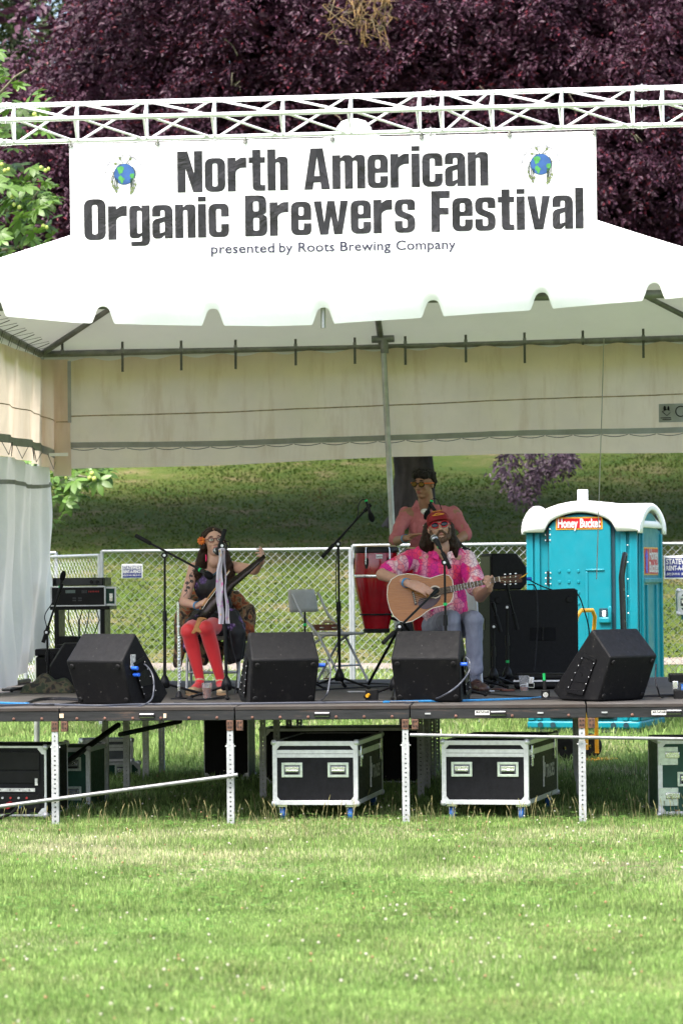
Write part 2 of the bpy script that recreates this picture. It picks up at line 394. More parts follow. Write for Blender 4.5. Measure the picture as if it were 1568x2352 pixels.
# ================================================================ trees
mat("bark", (0.05, 0.042, 0.036, 1), 0.9, var=0.5, vs=5, bump=1.0, bs=14, bd=0.05, scale=(1, 1, .25))
mat("green_bark", (0.16, 0.15, 0.10, 1), 0.85, var=0.3, vs=8, bump=0.5, bs=30)
mat("lichen_twig", (0.17, 0.15, 0.10, 1), 0.9, var=0.4, vs=6, c2=(0.22, 0.13, 0.045, 1))
mat("fruit_skin", (0.26, 0.32, 0.07, 1), 0.5, var=0.2)
def unit(a): return a / np.maximum(np.linalg.norm(a, axis=-1, keepdims=True), 1e-9)
def sprays(P, D, nl, length, leaf, r_, c1, c2, c3, p3=0.08, droop=0.5, wr=0.46):
    # P origins (n,3), D directions (n,3): leafy twigs carrying nl leaves each
    n = len(P); D = unit(D)
    up = np.zeros_like(D); up[:, 2] = 1
    side = unit(np.cross(D, up) + 1e-6); nor = unit(np.cross(side, D))
    roll = r_.normal(0, .5, n)[:, None]
    side, nor = side * np.cos(roll) + nor * np.sin(roll), nor * np.cos(roll) - side * np.sin(roll)
    tt = r_.uniform(0.05, 1, (n, nl)); ll = length * r_.uniform(.6, 1.3, n)[:, None]
    pos = P[:, None] + D[:, None] * (tt * ll)[..., None] + np.array([0, 0, -1.0]) * (droop * ll * tt ** 2)[..., None]
    sg = np.where(r_.uniform(size=(n, nl)) < .5, -1.0, 1.0)
    ld = unit(D[:, None] * r_.uniform(.3, 1.0, (n, nl))[..., None] + side[:, None] * (sg * r_.uniform(.4, 1.1, (n, nl)))[..., None] + nor[:, None] * r_.normal(0, .35, (n, nl))[..., None] + np.array([0, 0, -1.0]) * r_.uniform(0, .7, (n, nl))[..., None])
    ln = unit(nor[:, None] + r_.normal(0, .45, (n, nl, 3)))
    lw = unit(np.cross(ld, ln)); ln = unit(np.cross(lw, ld))
    pos = pos + side[:, None] * (sg * r_.uniform(0, .12, (n, nl)) * ll)[..., None]
    s_ = leaf * r_.uniform(.6, 1.3, (n, nl))[..., None]
    k = n * nl; v = np.empty((n, nl, 4, 3))
    v[:, :, 0] = pos; v[:, :, 1] = pos + ld * s_ * .5 + lw * s_ * wr * .5 + ln * s_ * .06
    v[:, :, 2] = pos + ld * s_ - ln * s_ * .1; v[:, :, 3] = pos + ld * s_ * .5 - lw * s_ * wr * .5 + ln * s_ * .06
    o_ = (np.arange(k) * 4)[:, None]
    f_ = np.concatenate([o_ + np.array([0, 1, 2]), o_ + np.array([0, 2, 3])])
    m_ = np.clip(r_.uniform(0, 1, (n, 1)) * .6 + r_.uniform(0, .5, (n, nl)), 0, 1)[..., None]
    c = np.array(c1) * (1 - m_) + np.array(c2) * m_
    hot = (r_.uniform(size=(n, nl)) < p3 * (0.3 + 2.0 * (r_.uniform(size=(n, 1)) < .3)))[..., None]
    c = np.where(hot, np.array(c3), c)
    c = np.concatenate([c, np.ones(c.shape[:2] + (1,))], -1)
    return v.reshape(-1, 3), f_, np.repeat(c.reshape(-1, 4), 4, 0)
def limb(mb, a, b, r1, r2, wob, r_, n=9, k=7):
    a, b = V(a), V(b); pts = []
    for i in range(k + 1):
        u = i / k; p = a.lerp(b, u) + V(r_.normal(0, wob, 3)) * math.sin(math.pi * u)
        pts.append(p)
    mb.tube(pts, [r1 + (r2 - r1) * i / k for i in range(k + 1)], n); return pts

# --- big purple-leaved tree behind the tent
base = at(948, 1192, 26.0); base.z = float(gz(base.x, base.y)) - .1
tr = thing("purple_leaf_tree", "huge dark purple-leaved tree spreading behind the white tent", "tree", base)
r_ = np.random.default_rng(31)
mb = MB(); mb.tube([base + V((-.05, 0, 0)), base + V((0, 0, .25)), base + V((.03, 0, .9)), base + V((-.1, .05, 2.2)), base + V((-.05, .1, 3.6)), base + V((.15, .2, 5.2))], [.46, .36, .31, .30, .27, .2], 14)
mb.build("trunk", "bark", tr, smooth=60)
for (dx, dy, dz) in ((-4.5, -1, 3.2), (4.6, -1.2, 3), (-2, -2.5, 5), (2.2, -2.5, 4.8), (0, 1.5, 6)):
    mb = MB(); limb(mb, base + V((0, .1, 2.6 + .4 * abs(dx) / 4)), base + V((dx, dy, 2.4 + dz)), .16, .03, .15, r_)
    mb.build("limb", "bark", tr, smooth=60)
cc_ = np.array([base.x + .2, 25.5, 8.2])
P = []; D = []
def crown_pts(n, lo, hi, zr, seed):
    q = np.random.default_rng(seed); out = []; dr = []
    while sum(len(a) for a in out) < n:
        x = q.uniform(-8.2, 8.0, 4000); z = q.uniform(*zr, 4000)
        s = ((x - cc_[0]) / 9.2) ** 2 + ((z - cc_[2]) / 5.6) ** 2
        lump = 0.75 * pnoise(x, z, 1.35, 71) + 0.45 * pnoise(x, z, 3.1, 72)
        y = cc_[1] - 4.6 * np.sqrt(np.clip(1 - s, 0, 1)) - 1.1 * lump + q.uniform(lo, hi, 4000)
        k = (s < 1.0) & (lump + q.normal(0, .35, 4000) > -0.75)
        k &= ~((x < -5.3 + .9 * (z - 10)) & (z > 8.4) & (q.uniform(size=4000) < .97))
        p_ = np.stack([x, y, z], -1)[k]; out.append(p_)
        dr.append(unit(np.stack([(x - cc_[0]) * .09 + q.normal(0, .55, 4000), -np.ones(4000) * .75, q.normal(-.1, .35, 4000)], -1))[k])
    return np.concatenate(out)[:n], np.concatenate(dr)[:n]
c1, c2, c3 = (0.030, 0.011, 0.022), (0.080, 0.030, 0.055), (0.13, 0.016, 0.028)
P1, D1 = crown_pts(5600, -.1, .6, (5.0, 11.6), 41)
P2, D2 = crown_pts(3000, .5, 1.6, (5.2, 11.6), 42)
P3, D3 = crown_pts(5200, 1.6, 3.4, (5.6, 11.6), 43)
P4, D4 = crown_pts(2600, 3.4, 5.5, (5.6, 12.0), 46)
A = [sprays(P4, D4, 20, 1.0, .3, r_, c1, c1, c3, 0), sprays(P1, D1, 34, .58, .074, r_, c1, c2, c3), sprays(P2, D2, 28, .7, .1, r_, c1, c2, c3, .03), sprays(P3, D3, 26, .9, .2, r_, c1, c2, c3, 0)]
# unseen sprays added to the crown above the picture, to shade the bank
q_ = np.random.default_rng(44); nq = 1050; yq = q_.uniform(11.5, 33, nq); xq = q_.uniform(-6.5, 9, nq)
zq = 1.677 + 1400 / 7200 * (yq + 21.85) + 1.3 + q_.uniform(0, 2.0, nq)
A.append(sprays(np.stack([xq, yq, zq], -1), np.stack([q_.normal(0, 1, nq), q_.normal(0, 1, nq), q_.normal(0, .25, nq)], -1), 14, .9, .26, r_, c1, c2, c3, 0))
q_ = np.random.default_rng(45); nq = 900; yq = q_.uniform(25, 41, nq); xq = q_.uniform(-7, 10, nq)  # second added batch overhead, darkening the upper bank
zq = 1.677 + 1400 / 7200 * (yq + 21.85) + 1.3 + q_.uniform(0, 2.0, nq)
A.append(sprays(np.stack([xq, yq, zq], -1), np.stack([q_.normal(0, 1, nq), q_.normal(0, 1, nq), q_.normal(0, .25, nq)], -1), 14, .9, .3, r_, c1, c2, c3, 0))
# hanging boughs seen under the tent wall
hp = []; hd = []
for i in range(130):
    px = r_.uniform(1150, 1312); top = 1020
    bot = np.interp(px, [1150, 1165, 1195, 1225, 1250, 1300, 1312], [1080, 1120, 1150, 1120, 1075, 1062, 1040])
    p_ = at(px, r_.uniform(top, bot), 19.5 + r_.uniform(-.5, .5)); hp.append(p_); hd.append((r_.normal(0, .5), -.5 + r_.normal(0, .4), -.6))
A.append(sprays(np.array(hp), np.array(hd), 16, .22, .075, r_, (0.024, 0.014, 0.023), (0.055, 0.034, 0.052), c3, 0, .3))
v_, f_, c_ = merge(A); v_ = v_ - np.array(base)
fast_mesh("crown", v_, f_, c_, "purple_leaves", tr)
mb = MB(); limb(mb, at(1230, 900, 21), at(1225, 1040, 19.6), .05, .02, .05, r_); limb(mb, at(1225, 1030, 19.6), at(1195, 1130, 19.5), .02, .005, .03, r_)
mb.build("hanging_limb", "bark", tr, smooth=60)
for i in range(15):
    px = r_.uniform(775, 878); p0 = at(px + r_.normal(0, 15), -40, 19.4); p1 = at(px + r_.normal(0, 26), r_.uniform(30, 120), 19.1 + r_.normal(0, .1))
    mb = MB(); pts = limb(mb, p0, p1, .014, .004, .07, r_, 5, 8)
    for q in pts[2:-1]:
        e = q + V((r_.normal(0, .13), r_.normal(0, .06), r_.normal(-.08, .1))); limb(mb, q, e, .006, .002, .03, r_, 4, 4)
    mb.build("bare_twig", "lichen_twig", tr, smooth=60)
for i in range(12):
    p0 = at(r_.uniform(250, 1560), r_.uniform(20, 560), 20.6); p1 = p0 + V((r_.normal(0, .35), -.3, r_.normal(-.15, .2)))
    mb = MB(); limb(mb, p0, p1, .007, .002, .06, r_, 4, 6); mb.build("grey_twig", "green_bark", tr, smooth=60)

# --- dark green tree far behind, at the upper left
b2 = at(40, 700, 36); b2.z = float(gz(b2.x, b2.y)) - .1
tr2 = thing("dark_evergreen_tree", "dark evergreen tree behind the purple one, sky glinting through it", "tree", b2)
mb = MB(); limb(mb, b2, b2 + V((0, 0, 14)), .3, .05, .1, r_); mb.build("trunk", "bark", tr2, smooth=60)
pp = []; dd = []
for i in range(900):
    px, py = r_.uniform(-170, 260), r_.uniform(-90, 430)
    p_ = at(px, py, 36 + r_.uniform(-2.5, 1))
    if pnoise(np.array([p_.x]), np.array([p_.z]), 2.6, 91)[0] < -.42: continue
    pp.append(p_); dd.append((r_.normal(0, 1), -.6, r_.normal(-.2, .4)))
v_, f_, c_ = sprays(np.array(pp), np.array(dd), 34, .8, .13, r_, (0.012, 0.022, 0.006), (0.035, 0.062, 0.012), (0.06, 0.08, 0.01), .05)
fast_mesh("crown", v_ - np.array(b2), f_, c_, "dark_leaves", tr2)

# --- light green tree with palmate leaves and pale fruit, left edge
b3 = at(-330, 1600, 10.5); b3.z = float(gz(b3.x, b3.y)) - .05
tr3 = thing("fruiting_green_tree", "bright green tree with palmate leaves and pale fruit at the left edge", "tree", b3)
mb = MB(); limb(mb, b3, b3 + V((.2, 0, 7.5)), .22, .06, .08, r_); mb.build("trunk", "green_bark", tr3, smooth=60)
def palm_leaf(seed, n):
    q = np.random.default_rng(seed); vs, cs = [], []; fs = []
    base_c = np.array([0.075, 0.15, 0.022]) * q.uniform(.8, 1.25)
    for i in range(n):
        a = (i - (n - 1) / 2) * R(44) + q.normal(0, .08); ln = (1 - .1 * abs(i - (n - 1) / 2)) * q.uniform(.85, 1.1) * .5; wd = ln * .2
        d = np.array([math.cos(a), math.sin(a), 0]); s = np.array([-math.sin(a), math.cos(a), 0]); k = len(vs); dr = q.uniform(.15, .4) * ln
        prof = [(0.08, .25), (.35, .8), (.65, 1.0), (.88, .5)]
        for u, ww in prof:
            zc = -dr * u * u; vs += [d * ln * u + s * wd * ww + np.array([0, 0, zc + .15 * wd * ww]), d * ln * u + np.array([0, 0, zc]), d * ln * u - s * wd * ww + np.array([0, 0, zc + .15 * wd * ww])]
        vs.append(d * ln + np.array([0, 0, -dr])); t_ = len(vs) - 1
        for j in range(3):
            b_ = k + j * 3; fs += [(b_, b_ + 1, b_ + 4), (b_, b_ + 4, b_ + 3), (b_ + 1, b_ + 2, b_ + 5), (b_ + 1, b_ + 5, b_ + 4)]
        fs += [(k + 9, k + 10, t_), (k + 10, k + 11, t_)]
        cs += [np.append(base_c * q.uniform(.85, 1.15), 1)] * (t_ + 1 - k)
    return np.array(vs), np.array(fs), np.array(cs)
src = []
for i in range(4):
    a_, b_, c_ = palm_leaf(60 + i, (5, 7, 6, 5)[i]); o = fast_mesh("leaf", a_, b_, c_, "green_leaves", tr3, smooth=True); src.append(o)
spots = []
def inA(px, py):
    e = np.interp(py, [110, 150, 200, 245, 300, 340, 400, 450, 520, 560, 600], [-10, 20, 60, 105, 120, 40, 110, 132, 120, 118, 95])
    return px < e and not (150 < py < 185 and px > 5)
while len(spots) < 200:
    px, py = r_.uniform(-60, 140), r_.uniform(105, 620)
    if inA(px, py) and r_.uniform() < .85: spots.append((px, py))
while len(spots) < 296:
    px, py = r_.uniform(20, 250), r_.uniform(1050, 1220)
    if py < np.interp(px, [100, 130, 160, 200, 240, 250], [1235, 1225, 1155, 1130, 1108, 1075]): spots.append((px, py))
for i, (px, py) in enumerate(spots):
    p_ = at(px, py, 9.6 + r_.uniform(-.7, .7)) - b3; s_ = r_.uniform(.24, .40)
    rot = (r_.normal(R(28), .35), r_.normal(0, .35), r_.normal(-.6, .9))
    if i < 4: src[i].location = p_; src[i].rotation_euler = rot; src[i].scale = (s_,) * 3
    else: inst(src[i % 4], tr3, p_, rot, (s_,) * 3)
for (a, b_, c) in (((-120, 520), (40, 250), .02), ((-120, 600), (95, 430), .025), ((-100, 640), (100, 540), .02), ((-150, 1120), (225, 1100), .025), ((-150, 1150), (140, 1190), .02), ((-90, 300), (60, 160), .02)):
    mb = MB(); limb(mb, at(*a, 10.2), at(*b_, 9.7), c * 1.6, .006, .07, r_); mb.build("branch", "green_bark", tr3, smooth=60)
mb = MB(); mb.ell((0, 0, 0), (.021, .021, .024), n=10, k=7); fr0 = mb.build("fruit", "fruit_skin", tr3, False, 180)
first = True
for px, py in ((12, 392), (20, 389), (95, 385), (105, 392), (112, 388), (20, 447), (28, 452), (36, 447), (33, 470), (45, 476), (100, 520), (80, 263), (84, 270), (5, 378), (206, 1098), (212, 1088), (217, 1100), (152, 1097), (108, 522), (60, 330)):
    p_ = at(px, py, 9.0) - b3
    if first: fr0.location = p_; first = False
    else: inst(fr0, tr3, p_, (0, 0, 0), (r_.uniform(.8, 1.2),) * 3)
# ================================================================ fence, signs, toilet
mat("galvanised", (0.30, 0.32, 0.34, 1), 0.45, 0.35, var=0.1, vs=20)
mat("white_plastic", (0.78, 0.79, 0.8, 1), 0.45, var=0.04)
mat("navy_print", (0.01, 0.018, 0.13, 1), 0.5, var=0.05)
mat("white_print", (0.5, 0.5, 0.5, 1), 0.5, var=0.03)
mat("black_print", (0.012, 0.012, 0.014, 1), 0.45, var=0.1)
mat("red_print", (0.34, 0.006, 0.01, 1), 0.4, var=0.05)
mat("yellow_print", (0.55, 0.28, 0.015, 1), 0.4, var=0.05)
mat("blue_print", (0.03, 0.05, 0.45, 1), 0.4, var=0.05)
mat("turquoise_plastic", (0.003, 0.165, 0.215, 1), 0.38, var=0.08, vs=3, bump=0.08, bs=60)
mat("dark_gap", (0.004, 0.03, 0.045, 1), 0.7)
mat("sun_yellow_paint", (0.72, 0.36, 0.02, 1), 0.4, var=0.15, vs=12)

def text_geo(s, size, bold=0.0, align='CENTER'):
    cu = bpy.data.curves.new("txt", 'FONT'); cu.body = s; cu.size = size; cu.offset = bold; cu.align_x = align; cu.align_y = 'CENTER' if align == 'CENTER' else 'TOP_BASELINE'
    cu.resolution_u = 3
    ob = bpy.data.objects.new("txt", cu); me = bpy.data.meshes.new_from_object(ob)
    vs = [v.co.copy() for v in me.vertices]; fs = [tuple(p.vertices) for p in me.polygons]
    bpy.data.objects.remove(ob); bpy.data.curves.remove(cu); bpy.data.meshes.remove(me)
    return vs, fs
def put_text(mb, s, size, o, ux, uy, bold=0.0, align='CENTER', fit=None, sy=1.0):
    vs, fs = text_geo(s, size, bold, align); o, ux, uy = V(o), V(ux), V(uy)
    kx = 1.0
    if fit:
        w_ = max(v.x for v in vs) - min(v.x for v in vs); kx = fit / w_
    return mb.add([o + ux * (v.x * kx) + uy * (v.y * sy) for v in vs], fs)

def zigzag_mesh(h, pitch, r, amp=0.006):
    # one wire of a chain-link mesh: climbs in a zig-zag, hooking its neighbours
    n = int(h / (pitch * .95)); pts = []
    for i in range(n + 1):
        x = (pitch / 2 * 1.04) * (1 if i % 2 else -1); pts.append((x, amp * (1 if i % 2 else -1), h * i / n))
    mb = MB(); mb.tube(pts, r, 4); return mb
def fence_panel(p0, p1, h, label, pitch=0.043):
    p0, p1 = V(p0), V(p1); d = p1 - p0; ln = math.hypot(d.x, d.y); rz = math.atan2(d.y, d.x)
    t_ = thing("chain_link_fence", label, "fence", p0, rz, "temporary chain link fence panels")
    for nm, a, b_ in (("top_rail", (0, 0, h), (ln, 0, h)), ("bottom_rail", (0, 0, .12), (ln, 0, .12))):
        MB().cyl(a, b_, .0165, n=10).build(nm, "galvanised", t_, False, 60)
    for x in (0.0, ln):
        MB().cyl((x, 0, -.02), (x, 0, h + .005), .0185, n=10).build("post", "galvanised", t_, False, 60)
    n = int(ln / pitch); step = ln / n
    first_ = zigzag_mesh(h - .13, step, .0030).build("mesh_wire", "galvanised", t_, False, None)
    first_.location = (step / 2, 0, .125)
    for i in range(1, n):
        inst(first_, t_, (step * (i + .5), 0, .125), (0, 0, math.pi if i % 2 else 0))
    MB().box((ln / 2, 0, h * .0 + .02), (.01, .3, .02)).build("foot_plate", "galvanised", t_, False)
    return t_
FY = 11.0
def fp(px, Y=FY):
    p_ = at(px, 1500, Y); p_.z = float(gz(p_.x, p_.y)); return p_
FH = 1.86
fence_panel(fp(236), fp(806), FH, "chain link fence panel behind the seated woman, carrying a blue sign")
fence_panel(fp(812), fp(1386), FH, "chain link fence panel behind the guitarist and the red drum")
fence_panel(fp(1391), fp(1960), FH, "chain link fence panel at the right, behind the turquoise toilet")
pl_ = at(-40, 1284, 14.0); pl_.z -= FH
fence_panel(pl_, fp(230), FH, "chain link fence panel angling back behind the amplifier rack at the left")
q0, q1 = fp(60, 12.2), fp(131, 12.2)
fence_panel(q0, q1, FH - .2, "short chain link fence piece beside the white curtain")

def fence_sign(px, py, Y, w_, h_, label):
    c = at(px, py, Y); t_ = thing("fence_sign", label, "sign", c)
    pl = MB().box(c, (w_, .006, h_)).build("plate", "white_plastic", t_, bev=.004)
    MB().box(c + V((0, -.005, -.004)), (w_ * .92, .003, h_ * .86)).build("blue_field", "navy_print", t_)
    mb = MB(); put_text(mb, "STATEWIDE", h_ * .34, c + V((0, -.008, h_ * .24)), (1, 0, 0), (0, 0, 1), .0022, fit=w_ * .86)
    mb.build("lettering", "white_print", t_, smooth=None)
    mb = MB(); put_text(mb, "RENT-A-FENCE", h_ * .28, c + V((0, -.008, -.04 * h_)), (1, 0, 0), (0, 0, 1), .0018, fit=w_ * .86)
    mb.build("lettering", "white_print", t_, smooth=None)
    mb = MB(); put_text(mb, "(503) 231-9110   (800) 821-9110", h_ * .14, c + V((0, -.008, -.29 * h_)), (1, 0, 0), (0, 0, 1), .0006, fit=w_ * .84)
    mb.build("lettering", "white_print", t_, smooth=None)
fence_sign(304, 1312, FY - .06, .22, .15, "blue and white rental sign on the fence left of the woman")
fence_sign(1561, 1303, FY - .06, .34, .24, "blue and white rental sign cut by the right edge, beside the toilet")

# ---- portable toilet, local frame: x along the front, y to the back, door at y = 0
c0 = at(1216, 1690, 9.9); c0.z = float(gz(c0.x, c0.y))
pt = thing("portable_toilet", "turquoise portable toilet with white arched roof and vent pipe", "toilet", c0, R(-14))
PW, PD, PH = 1.12, 1.16, 2.02
B = lambda name, m, mb, bev=.01, par=pt, sm=35: mb.build(name, m, par, False, sm, bev)
# body shell: arched front and side walls
def arch(w_, z0, z1, rise, n=14, e=.16):
    p_ = [(0, z0), (w_, z0), (w_, z1)]
    for i in range(n + 1):
        u = 1 - i / n; x = e * w_ + (1 - 2 * e) * w_ * u
        p_.append((x, z1 + rise * math.sin(math.pi * u) ** .6 if 0 < u < 1 else z1))
    return p_ + [(0, z1)]
mb = MB(); mb.prism(arch(PW, .1, 2.06, .16), -PD, (0, .0, 0), (1, 0, 0), (0, 0, 1)); body = B("cabin", "turquoise_plastic", mb, .025)
mb = MB(); mb.prism(arch(PD * .9, .12, 2.04, .17), .02, (PW, .06, 0), (0, 1, 0), (0, 0, 1)); side = B("side_wall", "turquoise_plastic", mb, .008)
mb = MB(); mb.bx(.03, PW - .03, .02, PD - .02, 0, .1); B("skid", "galvanised", mb, .01)
mb = MB(); mb.bx(-.02, PW + .02, -.03, PD + .02, .04, .12); B("base_rim", "turquoise_plastic", mb, .02)
for x in (.12, .25, PW - .25, PW - .12): B("base_plug", "dark_gap", MB().cyl((x, -.035, .08), (x, -.045, .08), .028, n=14), 0)
dp = [(.225, .16), (.865, .16), (.865, 2.07)] + [(.865 - .64 * i / 14, 2.07 + .125 * math.sin(math.pi * i / 14) ** .6) for i in range(1, 14)] + [(.225, 2.07)]
mb = MB(); mb.prism([(x + (-.012 if x < .5 else .035), y + (.02 if y > 1 else -.02)) for x, y in dp], .012, (0, 0, 0), (1, 0, 0), (0, 0, 1)); B("door_gap", "dark_gap", mb, 0)
mb = MB(); mb.prism(dp, .045, (0, 0, 0), (1, 0, 0), (0, 0, 1)); door = B("door", "turquoise_plastic", mb, .014)
for x0, x1 in ((-.01, .06), (.08, .13), (PW - .16, PW - .10), (PW - .07, PW + .01)):
    B("corner_post", "turquoise_plastic", MB().bx(x0, x1, -.03, .02, .12, 2.02), .01)
for i in range(3):
    for j in range(4):
        if i < 2 and j > 1: continue
        B("door_button", "turquoise_plastic", MB().cyl((.335 + .098 * i, -.045, 1.625 - .108 * j), (.335 + .098 * i, -.053, 1.625 - .108 * j), .017, .013, n=14), 0, door)
B("door_rib", "turquoise_plastic", MB().bx(.605, .63, -.06, -.04, .35, 1.62), .008, door)
B("door_rib", "turquoise_plastic", MB().bx(.605, .8, -.055, -.04, 1.625, 1.645), .006, door)
mb = MB(); mb.bx(.74, .865, -.075, -.04, 1.10, 1.16); mb.bx(.835, .87, -.075, -.04, 1.10, 1.27); B("door_pull", "turquoise_plastic", mb, .012, door)
B("latch_recess", "dark_gap", MB().bx(.74, .83, -.05, -.044, 1.165, 1.25), .004, door)
B("occupancy_plate", "white_plastic", MB().bx(.775, .81, -.058, -.05, 1.165, 1.225), .003, door)
for z in (1.92, 1.48, .9):
    mb = MB(); mb.tube([(.218, -.045, z), (.218, -.045, z + .15)], .012, 8); B("hinge", "black_print", mb, 0)
    for dz in (.02, .075, .13):
        for x in (.19, .245): B("rivet", "white_plastic", MB().ell((x, -.05 if x > .22 else -.03, z + dz), .007, n=8, k=5), 0)
for i in range(10): B("rivet", "white_plastic", MB().ell((PW - .085, -.032, .35 + .17 * i), .007, n=8, k=5), 0)
for y0, y1, z0, z1 in ((.1, .14, .2, 2.0), (1.0, 1.04, .2, 2.0), (.16, 1.0, 1.50, 1.55), (.3, .33, .2, 1.48), (.75, .78, .2, 1.48)):
    B("side_rib", "turquoise_plastic", MB().bx(PW + .015, PW + .045, y0, y1, z0, z1), .008)
mb = MB()
def roofz(u):
    e = .17
    if u < e or u > 1 - e: return .0
    return .085 * math.sin(math.pi * (u - e) / (1 - 2 * e)) ** .75
def sh(u): return .03 + .18 * min(1, min(u, 1 - u) / .13) ** .55
def roof(u, v):
    uu = -0.035 + u * (PW + .07); vv = -0.07 + v * (PD + .14)
    edge = min(1, min(v, 1 - v) / .12); return (uu, vv, 2.03 + sh(u) * (.9 + .1 * edge) + roofz(u))
mb.sheet(roof, 60, 16)
rf = mb.build("roof", "white_plastic", pt, False, 50, 0, solid=.02)
def skirt(x0, x1, y0, y1, zt0, zt1, zb0, zb1, n=24):
    m2 = MB(); m2.sheet(lambda u, v: (x0 + (x1 - x0) * u, y0 + (y1 - y0) * u, zt0(u) * (1 - v) + zb0(u) * v), n, 3); return m2
def zt(u): return 2.035 + sh(u) * .9 + roofz(u)
def zb(u):
    if u < .185 or u > .815: return 2.02
    if u < .22: return 2.02 + (u - .185) / .035 * .08
    if u > .78: return 2.02 + (.815 - u) / .035 * .08
    return 2.10 + .115 * math.sin(math.pi * (u - .22) / .56) ** .7
for y in (-.07, PD + .07):
    skirt(-.035, PW + .035, y, y, zt, None, zb, None, 60).build("roof_lip", "white_plastic", pt, False, 50, 0, solid=.02)
def zbs(u):
    if u < .13 or u > .87: return 2.0
    return 2.05 + .19 * math.sin(math.pi * (u - .13) / .74) ** .7
for x in (-.035, PW + .035):
    skirt(x, x, -.07, PD + .07, lambda u: 2.06 + .24 * math.sin(math.pi * u) ** .6, None, zbs, None, 40).build("roof_lip", "white_plastic", pt, False, 50, 0, solid=.02)
mb = MB(); mb.sheet(lambda u, v: (PW * .70 + (PW * .33) * v, .06 + (PD - .12) * u, 2.10 + .20 * math.sin(math.pi * u) ** .6), 20, 4); mb.build("side_dome", "white_plastic", pt, False, 50, 0, solid=.02)
B("vent_pipe", "white_plastic", MB().cyl((.36, .9, 2.0), (.36, .9, 2.47), .055, n=18), 0)
# stickers
def sticker(o, ux, uy, w_, h_, lines, par, arrow=False, bold=.004):
    o, ux, uy = V(o), V(ux), V(uy); nz = ux.cross(uy)
    def rect(k, off): return MB().prism([(-w_ / 2 + k, -h_ / 2 + k), (w_ / 2 - k, -h_ / 2 + k), (w_ / 2 - k, h_ / 2 - k), (-w_ / 2 + k, h_ / 2 - k)], .003, o + nz * off, ux, uy)
    s_ = B("sticker", "yellow_print", rect(0, 0), .006, par)
    B("sticker_field", "red_print", rect(.012, .003), .004, s_ if par is pt else par)
    for txt, sz, x, y, f_ in lines:
        m2 = MB(); put_text(m2, txt, sz, o + nz * .009 + ux * x + uy * y, ux, uy, bold, fit=f_); m2.build("lettering", "white_print", s_ if par is pt else par, False, None)
    return s_
sticker((.545, -.047, 2.105), (1, 0, 0), (0, 0, 1), .48, .125, [("Honey Bucket", .125, 0, -.003, .44)], pt, bold=.0035)
s_ = sticker((PW + .022, .56, 1.72), (0, 1, 0), (0, 0, 1), .66, .28, [("Honey", .15, .1, .065, .42), ("Bucket", .15, .1, -.065, .44)], pt)
m2 = MB(); m2.prism([(-.04, -.12), (.04, -.12), (.04, .04), (.07, .04), (0, .12), (-.07, .04), (-.04, .04)], .002, (PW + .03, .33, 1.72), (0, 1, 0), (0, 0, 1)); m2.build("arrow_mark", "blue_print", s_, False, None)
# ================================================================ tent, truss, banner
fabric("tent_vinyl", (0.80, 0.81, 0.80, 1), 0.045, 0.03, 0.5, 0.25, 1.2)
fabric("wall_canvas", (0.74, 0.61, 0.50, 1), 0.6, 0.05, 0.8, 0.35, 2.0, stain=(0.56, 0.40, 0.27, 1))
fabric("curtain_vinyl", (0.74, 0.74, 0.75, 1), 0.2, 0.06, 0.6, 0.5, 2.5)
mat("webbing", (0.30, 0.31, 0.30, 1), 0.8, var=0.1)
mat("tent_pipe", (0.42, 0.43, 0.44, 1), 0.4, 0.7, var=0.15, vs=10)
mat("aged_pipe", (0.20, 0.205, 0.20, 1), 0.5, 0.5, var=0.2, vs=10)
mat("strap", (0.10, 0.10, 0.095, 1), 0.8, var=0.2)
mat("brown_seam", (0.33, 0.25, 0.16, 1), 0.9, var=0.3, vs=20)
mat("rope", (0.35, 0.34, 0.31, 1), 0.9)
mat("truss_alloy", (0.72, 0.73, 0.74, 1), 0.35, 0.25, var=0.06, vs=15)
def atx(px, py, X):
    d = ray(px, py); return CAM + d * ((X - CAM.x) / d.x)
TY0, TY1 = -0.12, 6.1
FL, FR = at(-190, 650, TY0), at(1720, 612, TY0)
BL, BR = at(95, 806, TY1), at(1668, 767, TY1)
PK = at(812, 288, 3.05)
XL = (FL.x + BL.x) / 2
tent = thing("frame_tent", "white hip-roofed frame tent with scalloped valance over the stage", "tent", (PK.x, 3, 0))
def roof_face(a, b, sag):
    a, b = V(a), V(b)
    def fn(u, v):
        e = a.lerp(b, u); e = e + V((0, 0, -sag * math.sin(math.pi * u))) * (1 - v)
        p = e.lerp(PK, v * .985); p.z -= .065 * math.sin(math.pi * v) + .02 * math.sin(math.pi * v) * math.sin(math.pi * u * 4) ** 2
        return p
    return MB().sheet(fn, 40, 16)
for a, b_, s_, nm in ((FL, FR, .06, "front"), (FR, BR, .02, ""), (BR, BL, .03, ""), (BL, FL, .02, "")):
    o = roof_face(a, b_, s_).build("roof_panel", "tent_vinyl", tent, smooth=180)
mb = MB(); mb.lathe([(.16, -.12), (.14, -.02), (.1, .03), (.04, .05)], PK, 20); mb.build("peak_cap", "tent_vinyl", tent, smooth=60)
FV = ([-230, 0, 20, 180, 450, 620, 730, 950, 1200, 1490, 1568, 1760], [730, 724, 727, 742, 748, 749, 746, 731, 714, 690, 683, 668])
def notch(px, c, hw=26, h=39):
    d = abs(px - c)
    if d > hw: return 0
    return h * (1 - (d / hw) ** 2.6) if d < hw * .55 else h * (1 - (.55) ** 2.6) * (1 - ((d - hw * .55) / (hw * .45))) ** 1.15
